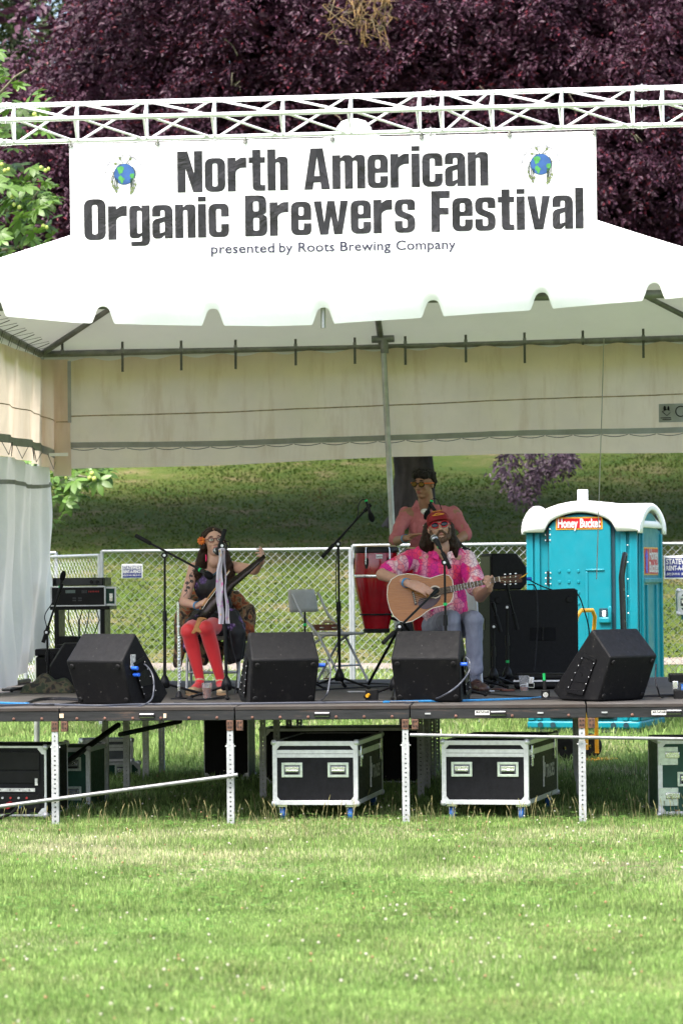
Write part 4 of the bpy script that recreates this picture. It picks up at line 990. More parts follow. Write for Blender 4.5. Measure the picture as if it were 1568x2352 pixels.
for i in range(5):
    x0, x1 = SX[i] + .004, SX[i + 1] - .004
    dk = thing("stage_deck", names[i], "stage", ((x0 + x1) / 2, 3, 0), 0, "portable stage deck sections")
    for j in range(4):
        MB().bx(x0 + .002, x1 - .002, ROWS[j] + .012, ROWS[j + 1] - .004, STAGE - .02, STAGE).build("floor_panel", "deck_ply", dk, bev=.003)
    MB().bx(x0, x1, -.004, .012, STAGE - .022, STAGE + .003).build("edge_strip", "deck_edge", dk, bev=.003)
    ff = MB().bx(x0, x1, .0, .035, STAGE - .092, STAGE - .0225).build("front_frame", "deck_frame", dk, bev=.003)
    for xx in (x0 + .02, x1 - .02): MB().bx(xx - .018, xx + .018, .036, 6.1, STAGE - .09, STAGE - .021).build("side_frame", "deck_frame", dk)
    for yy in ROWS[1:]: MB().bx(x0 + .04, x1 - .04, yy - .05, yy - .005, STAGE - .088, STAGE - .021).build("cross_frame", "deck_frame", dk)
    xc = (x0 + x1) / 2; z = STAGE - .056
    sl = MB().tube([(xc - .05, -.004, z), (xc + .05, -.004, z)], .016, 10); sl = sl.build("slot_rim", "zinc", ff); MB().bx(xc - .055, xc + .055, -.024, .01, z - .009, z + .009).build("slot", "black_tube", ff, bev=.004)
    sl.scale = (1, 1, 1)
    for k in range(6):
        xx = x0 + .12 + k * (x1 - x0 - .24) / 5
        if i >= 3 and k % 2 == 0: MB().bx(xx - .02, xx + .02, -.008, 0, z - .004, z + .006).build("scuff_plate", "zinc", ff)
        else: MB().ell((xx, -.002, z - .018), (.011, .006, .011), n=10, k=6).build("bolt", "rust_bolt", ff)
    for xx in (x0 + .03, x1 - .03):
        br = MB().bx(xx - .024, xx + .024, -.004, .04, STAGE - .165, STAGE - .093).build("leg_bracket", "rusty_bracket", dk, bev=.003)
        for dx in (-.009, .009):
            for dz in (-.11, -.14): MB().cyl((xx + dx, -.006, STAGE + dz), (xx + dx, .0, STAGE + dz), .005, n=8).build("bracket_hole", "black_tube", br)
    for yy in (.022, 2.5, 3.72, 4.94, 6.05):
        xx = x1 - .03
        if legsrc is None:
            up = hole_tube(.042, .16, .031, .0062, dk, "upper_leg", "zinc"); lo = hole_tube(.05, .585, .0308, .0066, dk, "lower_leg", "zinc"); legsrc = (up, lo)
            up.location = (xx - dk.location.x, yy - 3, STAGE - .235 - .075); lo.location = (xx - dk.location.x, yy - 3, -.02)
        else:
            inst(legsrc[0], dk, (xx - dk.location.x, yy - 3, STAGE - .31)); inst(legsrc[1], dk, (xx - dk.location.x, yy - 3, -.02))
        MB().cyl((xx - .035, yy, .545), (xx + .035, yy, .545), .005, n=8).build("leg_pin", "zinc", dk)
    if i in (3, 4):
        p_ = at((1107, 1512)[i - 3], 1637, -.008); st = MB().box(p_, (.1, .003, .03)).build("name_sticker", "sticker_white", dk)
        mb = MB(); put_text(mb, "MULTI-STAGE", .02, p_ + V((0, -.003, .004)), (1, 0, 0), (0, 0, 1), .001, fit=.09); mb.build("lettering", "black_print", st, smooth=None)
    for px, w_ in (((142, .03),) if i == 1 else ((363, .02),) if i == 0 else ()):
        MB().box(at(px + (16 if i == 0 else 0), 1644, -.006), (w_, .003, .03)).build("tape_piece", "masking_tape", dk)
for (a, b_, Ya, Yb, r, m_, lb) in (((-160, 1874), (546, 1780), -.03, -.03, .0145, "dull_pipe", "slanting silver brace pipe low under the left of the stage"),
        ((941, 1688), (1760, 1700), -.03, -.03, .012, "dull_pipe", "level silver brace pipe under the right half of the stage"),
        ((150, 1753), (272, 1665), 1.2, 2.2, .022, "black_tube", "thick black slanting brace pipe behind the left front leg"),
        ((276, 1687), (414, 1657), 3.2, 4.6, .02, "black_tube", "thin black slanting brace pipe far under the stage")):
    o = MB().cyl(at(*a, Ya), at(*b_, Yb), r, n=12).build("brace_pipe", m_, smooth=60, origin=at(*a, Ya)); tag(o, lb, "pipe", "brace pipes under the stage")

# ---- flight cases
mat("case_black", (.007, .007, .009, 1), .55, var=.3, vs=20, bump=.25, bs=160)
mat("case_green", (.008, .05, .032, 1), .5, var=.2, vs=10, bump=.2, bs=120)
mat("case_grey", (.10, .11, .12, 1), .5, var=.2, vs=10)
mat("alloy", (.62, .63, .65, 1), .38, .45, var=.1, vs=25)
mat("chrome", (.78, .79, .8, 1), .2, .85, var=.08, vs=30)
mat("handle_plate", (.55, .62, .55, 1), .35, .6, var=.12, vs=30)
mat("wheel_blue", (.02, .10, .32, 1), .45, var=.15); mat("rubber", (.012, .012, .012, 1), .8)
def recessed_handle(parent, c, ux, s=1.0):
    # set into an upright face; ux runs along the face, the outward normal is -y rotated with it
    c, ux = V(c), V(ux).normalized(); uz = V((0, 0, 1)); n_ = ux.cross(uz)
    Mx = Matrix((ux, -n_, uz)).transposed()
    def fr(hw, hh, wd, off, thick, nm, m_, par):
        mb = MB()
        for a, b_, d in ((0, hh - wd / 2, (2 * hw, thick, wd)), (0, -hh + wd / 2, (2 * hw, thick, wd)), (-hw + wd / 2, 0, (wd, thick, 2 * hh - 2 * wd)), (hw - wd / 2, 0, (wd, thick, 2 * hh - 2 * wd))):
            mb.box(c + ux * a * s + uz * b_ * s + n_ * off, (d[0] * s, d[1], d[2] * s), M=Mx)
        return mb.build(nm, m_, par, bev=.002)
    h = fr(.075, .052, .018, .003, .006, "handle_plate", "handle_plate", parent)
    MB().box(c - n_ * .0 + n_ * .002, (.114 * s, .002, .068 * s), M=Mx).build("handle_dish", "case_grey", h)
    MB().box(c + uz * .012 * s + n_ * .006, (.1 * s, .006, .022 * s), M=Mx).build("handle_spring", "chrome", h, bev=.002)
    MB().box(c - uz * .006 * s + n_ * .01, (.098 * s, .012, .014 * s), M=Mx).build("handle_grip", "chrome", h, bev=.004)
    MB().box(c - uz * .026 * s + n_ * .0035, (.09 * s, .002, .014 * s), M=Mx).build("handle_shade", "rubber", h)
    mb = MB()
    for a in (-.066, 0, .066):
        for b_ in (-.043, .043): mb.ell(c + ux * a * s + uz * b_ * s + n_ * .007, .004, n=6, k=4)
    for q in range(0): pass
    return h
def flight_case(label, loc, rz, w_, d, h, m_, lid=None, wheels=True, handles=(), group="flight cases under the stage", front_latch=False, ew=.03, name="flight_case"):
    # local frame: front face at y = 0, x centred, z from the ground
    t_ = thing(name, label, "case", loc, rz, group); z0 = .115 if wheels else .0
    k = lambda nm, mm, mb, bev=.002, par=t_, sm=35: mb.build(nm, mm, par, False, sm, bev)
    k("body", m_, MB().bx(-w_ / 2, w_ / 2, 0, d, z0, z0 + h), .004)
    e = .003
    for x in (-w_ / 2, w_ / 2):
        for y in (0, d):
            sx = 1 if x > 0 else -1; sy = -1 if y == 0 else 1
            k("edge_extrusion", "alloy", MB().bx(min(x + sx * e, x - sx * ew), max(x + sx * e, x - sx * ew), min(y + sy * e, y - sy * ew), max(y + sy * e, y - sy * ew), z0 + .03, z0 + h - .03))
        for z, q in ((z0, 1), (z0 + h, -1)):
            sx = 1 if x > 0 else -1
            k("edge_extrusion", "alloy", MB().bx(min(x + sx * e, x - sx * ew), max(x + sx * e, x - sx * ew), .03, d - .03, min(z - q * e, z + q * ew), max(z - q * e, z + q * ew)))
    for y in (0, d):
        for z, q in ((z0, 1), (z0 + h, -1)):
            sy = -1 if y == 0 else 1
            k("edge_extrusion", "alloy", MB().bx(-w_ / 2 + .03, w_ / 2 - .03, min(y + sy * e, y - sy * ew), max(y + sy * e, y - sy * ew), min(z - q * e, z + q * ew), max(z - q * e, z + q * ew)))
    for x in (-1, 1):
        for y in (0, d):
            for z in (z0, z0 + h):
                if y > 0 and x < 0: continue
                cz = 1 if z > z0 else -1; p_ = (x * (w_ / 2 - .008), .008 if y == 0 else d - .008, z - cz * .008)
                cb = k("corner_ball", "alloy", MB().ell(p_, (.024, .024, .024), n=12, k=8), 0, t_, 60)
                if y == 0: k("corner_plate", "alloy", MB().prism([(0, 0), (-x * .055, 0), (-x * .06, -cz * .02), (-x * .03, -cz * .055), (-x * .01, -cz * .06), (0, -cz * .055)][:: (1 if x * cz > 0 else -1)], .004, (x * w_ / 2, -.0035, z), (1, 0, 0), (0, 0, 1)), 0, cb)
    if lid:
        zz = z0 + h - lid
        k("lid_band", "alloy", MB().bx(-w_ / 2 + .03, w_ / 2 - .03, -.004, .001, zz - .028, zz + .026), .001)
        k("lid_gap", "case_grey", MB().bx(-w_ / 2 + .03, w_ / 2 - .03, -.005, .0, zz - .0025, zz + .0005), 0)
        k("side_band", "alloy", MB().bx(w_ / 2 - .001, w_ / 2 + .004, .03, d - .03, zz - .02, zz + .02), .001)
        for y in (.1, d - .18):
            la = k("latch", "chrome", MB().bx(w_ / 2 + .001, w_ / 2 + .014, y, y + .05, zz - .1, zz + .05), .004)
            k("latch_turn", "handle_plate", MB().cyl((w_ / 2 + .012, y + .025, zz - .03), (w_ / 2 + .022, y + .025, zz - .03), .014, n=10), 0, la)
    hs = []
    for (x, z) in handles:
        h_ = recessed_handle_local(t_, x, z0 + z)
    if wheels:
        for x in (-w_ / 2 + .06, w_ / 2 - .06):
            for y in (.07, d - .07):
                c_ = k("caster", "chrome", MB().bx(x - .035, x + .035, y - .04, y + .04, z0 - .02, z0 - .004).bx(x - .024, x - .02, y - .02, y + .02, .04, z0 - .02).bx(x + .02, x + .024, y - .02, y + .02, .04, z0 - .02), .002)
                k("wheel", "wheel_blue", MB().cyl((x - .016, y, .045), (x + .016, y, .045), .045, n=20), .004, c_)
    return t_, k, z0
def recessed_handle_local(t_, x, z):
    # recessed_handle works in world axes; feed it the parent's frame
    M_ = inv_of(t_).inverted(); c = M_ @ V((x, -.003, z)); ux = (M_.to_3x3() @ V((1, 0, 0)))
    return recessed_handle(t_, c, ux)
p_ = at(724.5, 1860, .3); c1_, k1_, z1_ = flight_case("black flight case on blue wheels under the empty chair, left of the two", (p_.x, .3, 0), R(-5), .605, 1.25, .445, "case_black", .085, True, ((-.165, .245), (.165, .245)))
p_ = at(1114, 1866, .26); c2c, k2_, z2_ = flight_case("black flight case on blue wheels under the guitarist, right of the two", (p_.x, .26, 0), R(-9.5), .615, 1.25, .445, "case_black", .085, True, ((-.165, .245), (.165, .245)))
for cc_t in (c1_, c2c):
    w2 = .3025 if cc_t is c1_ else .3075
    mb = MB(); put_text(mb, "TRADES", .1, (w2 + .0055, .9, .3), (0, 1, 0), (0, 0, 1), .003, fit=.36, sy=1.3); lt = mb.build("lettering", "sticker_white", cc_t, False, None)
    MB().bx(w2, w2 + .006, .62, .645, .2, .42).bx(w2, w2 + .006, .655, .69, .27, .37).build("logo_mark", "sticker_white", cc_t, False)
p_ = at(1608, 1828, .65); gc, kk, zz = flight_case("dark green flight case with silver latches at the right edge under the stage", (p_.x, .65, 0), R(4), .60, .7, .54, "case_green", None, False, ((-.09, .26),))
gx = -.30
for z in (.42, .13):
    pl = kk("latch_plate", "handle_plate", MB().bx(gx, gx + .14, -.008, -.003, z - .06, z + .07), .004); kk("latch", "chrome", MB().bx(gx + .05, gx + .15, -.02, -.008, z - .01, z + .035), .004, pl)
    kk("latch_turn", "chrome", MB().cyl((gx + .07, -.02, z + .012), (gx + .07, -.028, z + .012), .016, n=10), 0, pl)
# rack case at the left front
p_ = at(20, 1824, .5); rk, kk, zz = flight_case("black open rack case with silver edges under the left end of the stage", (p_.x, .5, .03), R(-6), .56, .6, .50, "case_black", None, False, (), name="rack_case", ew=.013)
mat("rack_face", (.01, .01, .011, 1), .4, var=.3); mat("led_red", (.5, .03, .03, 1), .4); mat("plug_red", (.35, .02, .03, 1), .45); mat("plug_blue", (.03, .08, .22, 1), .45)
for i, (a, b_) in enumerate(((.33, .46), (.235, .325), (.05, .155))): kk("rack_unit", "rack_face", MB().bx(-.24, .235, -.008, .0, a, b_), .003)
st = kk("label_strip", "sticker_white", MB().bx(-.24, .20, -.012, -.006, .175, .2), .001)
mb = MB()
for i, ch in enumerate("R B R B R B"): put_text(mb, ch, .02, (-.2 + .036 * i, -.0135, .187), (1, 0, 0), (0, 0, 1)) if ch != ' ' else None
mb.build("lettering", "black_print", st, False, None)
for i in range(6): kk("knob", ("alloy", "led_red")[i % 2], MB().cyl((-.16 + .06 * i, -.008, .13), (-.16 + .06 * i, -.02, .13), .008, n=8), 0)
for x, mm in ((.02, "plug_red"), (.1, "plug_blue"), (-.1, "plug_red")): kk("power_plug", mm, MB().cyl((x, -.01, .085), (x - .01, -.07, .075), .022, n=12), 0)
kk("rack_label", "sticker_white", MB().bx(.20, .22, -.012, -.004, .22, .27), 0)
for x0_, x1_ in ((-.02, -.16), (.09, -.0)):
    o = MB().tube([(x0_, -.06, .07), (x0_ - .03, -.13, .03), (x1_, -.2, .0), (x1_ - .1, -.25, -.02)], .011, 8).build("rack_power_lead", "rubber", rk, False, 60)
p_ = at(150, 1800, 1.55); gl_, kk, zz = flight_case("dark green flight case with big latches behind the left front leg of the stage", (p_.x, 1.55, 0), R(-3), .38, .6, .46, "case_green", None, False, ((.05, .34), (.05, .12)))
p_ = at(258, 1782, 5.2); flight_case("green and silver flight case at the bottom of the far pair under the stage", (p_.x, 5.2, .0), R(22), .5, .4, .14, "case_green", None, False, ((.1, .07),), ew=.02)
p_ = at(248, 1750, 5.3); flight_case("grey and silver flight case on top of the far pair under the stage", (p_.x, 5.3, .146), R(14), .44, .36, .19, "case_grey", .07, False, (), ew=.02)
p_ = at(790, 1736, 4.4); bt, kk, zz = flight_case("wide black trunk in the shade far under the middle of the stage", (p_.x, 4.4, .0), 0, 1.35, .6, .46, "case_black", None, False, (), ew=.02)
p_ = at(520, 1752, 5.0); flight_case("tall black trunk in the shade far under the seated woman", (p_.x, 5.0, 0), 0, .38, .6, .60, "case_black", None, False, (), ew=.006)
# ================================================================ sound gear on the stage
mat("cabinet", (.006, .006, .0068, 1), .62, var=.25, vs=30, bump=.6, bs=260, bd=.002)
mat("cabinet_worn", (.0095, .0095, .0108, 1), .6, var=.35, vs=9, c2=(.026, .0245, .0225, 1), lo=.6, hi=.85, bump=.6, bs=260, bd=.002)
t_ = mats["cabinet_worn"].node_tree; b_ = t_.nodes["Principled BSDF"]; lk_ = b_.inputs["Base Color"].links[0].from_socket
L(t_, mixc(t_, ramp(t_, noise_n(t_, coords(t_), 48, 2, .5), [(.70, 0.), (.76, .5)]), mixc(t_, ramp(t_, noise_n(t_, coords(t_, (1, 1, .4)), 5, 6, .8), [(.55, 0.), (.75, .4)]), lk_, (.035, .033, .03, 1)), (.16, .15, .135, 1)), b_.inputs["Base Color"])
mat("metal_grille", (.02, .02, .021, 1), .45, .4, var=.2, vs=120)
mat("plate_black", (.008, .008, .009, 1), .35); mat("blue_plug", (.02, .10, .55, 1), .4); mat("jack_panel", (.5, .5, .5, 1), .4, .5, var=.5, vs=60)
mat("green_tape", (.01, .42, .10, 1), .5, var=.1)
mat("mic_body", (.012, .012, .013, 1), .4); mat("mic_mesh", (.35, .36, .37, 1), .4, .6, var=.3, vs=200); mat("foam", (.006, .006, .007, 1), .95, bump=.5, bs=300)
mat("stand_black", (.007, .007, .0075, 1), .38, var=.15)
def zm(zx, zy, x0, y0, wsrc): k = wsrc / 1568 * .60917; return (x0 * .60917 + zx * k, y0 * .60917 + zy * k)
z1 = lambda x, y: zm(x, y, 0, 1750, 650)
z2 = lambda x, y: zm(x, y, 600, 1950, 650)
z3 = lambda x, y: zm(x, y, 1200, 1700, 750)
z4 = lambda x, y: zm(x, y, 1900, 1800, 674)
z5 = lambda x, y: zm(x, y, 1750, 2080, 450)
# ---- monitor wedges; local: ridge at y = 0 towards the audience, musicians on +y
PROF = [(.13, 0), (.50, 0), (.57, .07), (.185, .512), (0, .315)]
def wedge(px, py, Y, rz, label, horn):
    c = at(px, py, Y); c.z = STAGE + .004
    t_ = thing("stage_monitor", label, "speaker", c, rz, "wedge monitors along the stage front"); W = .495
    k = lambda nm, mm, mb, bev=.003, par=t_, sm=35: mb.build(nm, mm, par, False, sm, bev)
    # ends taper slightly
    vs = [(-W / 2 + (.012 if i in (0, 1, 3) else 0), y, z) for i, (y, z) in enumerate(PROF)] + [(W / 2 - (.012 if i in (0, 1, 3) else 0), y, z) for i, (y, z) in enumerate(PROF)]
    mb = MB().add(vs, [(0, 1, 2, 3, 4), (9, 8, 7, 6, 5)] + [(i, 5 + i, 5 + (i + 1) % 5, (i + 1) % 5) for i in range(5)]); k("cabinet", "cabinet_worn", mb, .012)
    d = V((0, .13, -.315)); nn = V((0, -.315, -.13)).normalized()
    for u in (-1, 1):
        for s_ in (.12, .88):
            p_ = V((u * (W / 2 - .045), 0, .315)) + d * s_
            f_ = k("rubber_foot", "rubber", MB().cyl(p_, p_ + nn * .012, .019, .016, n=18), .003); k("foot_screw", "plate_black", MB().cyl(p_ + nn * .012, p_ + nn * .0135, .006, n=10), 0, f_)
    # grille on the musicians' side
    g0, g1 = V((0, .555, .09)), V((0, .20, .495)); gn = V((0, .405, .37)).normalized()
    mb = MB(); a = W / 2 - .03; mb.add([V((-a, 0, 0)) + g0 + gn * .006, V((a, 0, 0)) + g0 + gn * .006, V((a, 0, 0)) + g1 + gn * .006, V((-a, 0, 0)) + g1 + gn * .006], [(0, 1, 2, 3)]); k("grille", "metal_grille", mb, 0)
    # side handle cup / port, and connector plate
    for sgn in (-1, 1):
        x = sgn * (W / 2 + .001)
        q = [V((x, .43, .06)), V((x, .25, .34)), V((x, .13, .30)), V((x, .27, .04))]
        fr = []
        cen = sum(q, V((0, 0, 0))) / 4; ou = V((sgn, 0, 0))
        for i in range(4):
            a_, b_ = q[i], q[(i + 1) % 4]; mb = MB(); mb.add([a_, b_, b_.lerp(cen, .16), a_.lerp(cen, .16), a_ + ou * .006, b_ + ou * .006, b_.lerp(cen, .16) + ou * .006, a_.lerp(cen, .16) + ou * .006], [(4, 5, 6, 7), (0, 1, 5, 4), (2, 3, 7, 6), (0, 4, 7, 3), (1, 2, 6, 5)]); fr.append(k("port_frame", "plate_black", mb, 0))
        mb = MB(); inn = [p.lerp(cen, .16) + ou * .0015 for p in q]; mb.add(inn, [(0, 1, 2, 3)]); k("port_dark", "foam", mb, 0)
        mb = MB(); mb.add([inn[0].lerp(inn[1], .25) + ou * .002, inn[0].lerp(inn[1], .75) + ou * .002, inn[3].lerp(inn[2], .7) + ou * .004, inn[3].lerp(inn[2], .3) + ou * .004], [(0, 1, 2, 3)]); k("horn_flare", "plate_black", mb, 0)
        for s_ in np.linspace(.1, .9, 5):
            for i in (0, 2): k("screw", "alloy", MB().ell(q[i].lerp(q[(i + 1) % 4], s_).lerp(cen, .07) + ou * .007, .0035, n=6, k=4), 0)
    return t_, k
w1, k1 = wedge(216, 1520, .40, R(-28), "floor monitor left of the woman, its right side with blue plugs showing", 1)
w2, k2 = wedge(656, 1518, .42, R(16), "floor monitor between the woman and the empty folding chair", -1)
w3, k3 = wedge(975, 1513, .45, R(-8), "floor monitor square in front of the guitarist", 1)
w4, k4 = wedge(1455, 1508, .55, R(46), "floor monitor at the right, turned with its horn opening showing", -1)
def plugs(k, x, pts):
    for (y, z) in pts:
        q = k("speaker_plug", "blue_plug", MB().cyl((x, y, z), (x + (.05 if x > 0 else -.05), y - .005, z), .014, n=12), .002)
k1("jack_plate", "jack_panel", MB().bx(.2485, .2515, .10, .16, .26, .36), .001); plugs(k1, .25, ((.12, .262), (.14, .215)))
plugs(k2, .247, ((.06, .27),)); plugs(k3, .247, ((.06, .27),))
# ---- speaker stack at the right
def prism_y(poly, d): return MB().prism(poly, -d, (0, 0, 0), (1, 0, 0), (0, 0, 1))
c = at(1126, 1560, 4.35); c.z = STAGE + .003
sb = thing("bass_speaker", "big black bass cabinet with a slot port beside the guitarist", "speaker", c, R(13))
k = lambda nm, mm, mb, bev=.003, par=None, sm=35: mb.build(nm, mm, par or sb, False, sm, bev)
k("cabinet", "cabinet", MB().bx(0, .755, 0, .6, .01, .785), .01)
k("port", "foam", MB().bx(.34, .56, -.004, .002, .36, .47), .002)
k("port_divider", "plate_black", MB().bx(.445, .455, -.01, 0, .36, .47), 0)
for x in (.07, .68):
    for z in (.10, .70): k("rubber_foot", "rubber", MB().cyl((x, 0, z), (x, -.012, z), .03, .026, n=16), .002)
k("side_handle", "plate_black", MB().bx(-.004, .002, .2, .4, .45, .55), .002)
c = at(1129, 1364, 4.4); c.z = STAGE + .79
sp = thing("side_fill_speaker", "small black wedge cabinet lying on top of the bass cabinet", "speaker", c, R(13))
kk = lambda nm, mm, mb, bev=.003: mb.build(nm, mm, sp, False, 35, bev)
kk("cabinet", "cabinet", prism_y([(0, 0), (.25, 0), (.30, .05), (.30, .19), (.215, .305), (0, .305)], .45), .012)
kk("speaker_plug", "blue_plug", MB().cyl((.30, .05, .09), (.35, .04, .09), .014, n=12), 0)
kk("grille", "metal_grille", MB().bx(-.008, -.002, .03, .42, .03, .28), 0)
# ---- mic stands
def mic(tip, tail, label, r=.024, foam=False, tape=True, name="microphone"):
    tip, tail = V(tip), V(tail); d = (tail - tip).normalized(); t_ = thing(name, label, "microphone", tail)
    x, y = frame(d); Mx = Matrix((x, y, d)).transposed(); ln = (tail - tip).length
    if foam: MB().ell(tip + d * .03, (r * 1.15, r * 1.15, .045), Mx, 14, 10).build("foam_cover", "foam", t_, smooth=180)
    else:
        MB().ell(tip + d * r, (r, r, r * 1.05), Mx, 14, 10).build("grille", "mic_mesh", t_, smooth=180)
        MB().cyl(tip + d * r * 1.0, tip + d * r * 1.25, r * 1.04, n=14).build("collar", "mic_body", t_, smooth=60)
    MB().cyl(tip + d * (r * 1.6), tail, r * .72, r * .5, n=12).build("handle", "mic_body", t_, smooth=60)
    if tape: MB().cyl(tail - d * .02, tail - d * .005, r * .62, n=10).build("tape_band", "green_tape", t_, smooth=60)
    return t_
def mic_stand(label, foot, top, boom=None, boom_r=.009, hub=.09, spread=.3, a0=.5, tape=.55, legs=True, grip=None):
    foot, top = V(foot), V(top); t_ = thing("microphone_stand", label, "stand", foot, 0, "black microphone stands on the stage")
    hb = foot + V((0, 0, hub)); mid = foot.lerp(top, .55)
    MB().lathe([(.012, .075), (.022, .06), (.036, .03), (.044, -.015), (.03, -.03), (.0, -.03)][::-1], hb, 16).build("hub", "stand_black", t_, smooth=60)
    if legs:
        for i in range(3):
            a = a0 + i * 2.094; e = foot + V((math.cos(a) * spread, math.sin(a) * spread, .012)); l_ = MB().cyl(hb + V((math.cos(a) * .02, math.sin(a) * .02, 0)), e, .0095, n=8).build("leg", "stand_black", t_, smooth=60)
            MB().ell(e, (.017, .017, .014), n=10, k=6).build("rubber_tip", "rubber", l_, smooth=180)
    MB().cyl(hb, mid, .0125, n=12).build("lower_pole", "stand_black", t_, smooth=60)
    MB().cyl(mid - V((0, 0, .02)), mid + V((0, 0, .06)), .019, .016, n=12).build("clutch", "stand_black", t_, smooth=60)
    MB().cyl(mid, top, .009, n=10).build("upper_pole", "stand_black", t_, smooth=60)
    if tape: p_ = foot.lerp(top, tape); MB().cyl(p_, p_ + V((0, 0, .02)), .0145, n=12).build("tape_band", "green_tape", t_, smooth=60)
    if boom:
        b0, b1 = V(boom[0]), V(boom[1]); bd = (b1 - b0).normalized()
        bm = MB().cyl(b0, b1, boom_r, n=10).build("boom", "stand_black", t_, smooth=60)
        MB().cyl(b0 - bd * .01, b0 + bd * .13, .016, n=12).build("counterweight", "rubber", bm, smooth=60)
        MB().cyl(top + V((0, -.03, 0)), top + V((0, .03, 0)), .024, n=14).build("pivot", "stand_black", t_, smooth=60)
        MB().cyl(top + V((0, -.032, 0)), top + V((0, -.036, 0)), .011, n=10).build("pivot_screw", "alloy", t_, smooth=60)
        MB().cyl(b1 - bd * .03, b1 + bd * .05, .014, .018, n=10).build("clip", "stand_black", bm, smooth=60)
    return t_
def ft(px, Y, py=1500): p_ = at(px, py, Y); p_.z = STAGE + .002; return p_
mic_stand("boom stand left of the woman, its arm crossing to her chest", ft(378, 2.2), at(*z1(1500, 830), 2.2), (at(*z1(1245, 655), 2.25), at(*z2(370, 475), 2.1)), a0=.2)
mic(at(*z2(475, 545), 2.02), at(*z2(365, 475), 2.1), "black microphone pointing at the woman's necklace", .026, True)
mic_stand("stand with a floral scarf, in front of the woman's face", ft(520, 1.6), at(*z2(577, 260), 1.62), (at(*z2(597, 120), 1.62), at(*z2(545, 285), 1.64)), a0=-1.45, tape=.57)
mic(at(*z2(505, 318), 1.75), at(*z2(570, 255), 1.66), "black vocal microphone at the woman's mouth", .025)
mic_stand("tall boom stand rising beside the empty folding chair", ft(779, 3.6), at(*z3(158, 735), 3.6), (at(*z3(35, 832), 3.55), at(*z3(378, 458), 3.65)), a0=-.6, tape=.58)
mic(at(*z3(425, 548), 3.6), at(*z3(372, 385), 3.66), "black foam-tipped microphone on the tall boom above the red drum", .022, True)
mic_stand("stand holding the guitarist's vocal microphone", ft(1024, 1.6), at(*z3(993, 880), 1.6), (at(*z3(1030, 915), 1.6), at(*z3(950, 745), 1.68)), a0=2.4, tape=.68)
mic(at(*z3(900, 672), 1.78), at(*z3(958, 765), 1.68), "silver-headed vocal microphone at the guitarist's mouth", .029)
mic_stand("low boom stand reaching up to the guitar's sound hole", ft(905, 1.3), at(*z3(640, 1385), 1.35), (at(*z3(515, 1508), 1.3), at(*z3(905, 1125), 1.72)), a0=2.6, tape=None, spread=.26)
mic(at(*z3(940, 1098), 1.83), at(*z3(898, 1135), 1.72), "small black microphone before the guitar's sound hole", .014, True)
mic_stand("boom stand behind the guitarist for the second drum", ft(1074, 3.5), at(1073, 1265, 3.5), (at(1086, 1285, 3.5), at(*z3(905, 455), 3.6)), a0=.3, tape=None)
mic(at(*z3(845, 530), 3.6), at(*z3(895, 385), 3.62), "black foam-tipped microphone before the drummer's shirt", .022, True)
mic_stand("short empty stand before the bass cabinet, beside the guitarist's shoe", ft(1132, 3.6), at(*z5(385, 985), 3.6), (at(*z5(470, 1040), 3.62), at(*z5(390, 745), 3.6)), a0=.9, tape=None)
mic_stand("empty boom stand before the bass cabinet, below the guitar head", ft(1164, 3.8), at(*z5(560, 730), 3.8), (at(*z5(690, 1010), 3.82), at(*z5(562, 475), 3.75)), a0=.1, tape=.3)
mic_stand("boom stand leaning before the amplifier rack at the left", ft(112, 3.4), at(*z1(430, 1530), 3.4), (at(*z1(398, 1612), 3.4), at(*z1(550, 1140), 3.4)), a0=1.2, tape=.52)
mic(at(*z1(582, 985), 3.4), at(*z1(545, 1130), 3.4), "black microphone upright before the amplifier rack", .02, True)
mic_stand("low clip stand behind the middle monitor by the folding chair", ft(700, 3.2), at(*z2(1325, 860), 3.2), None, a0=.6, tape=.82, spread=.18)
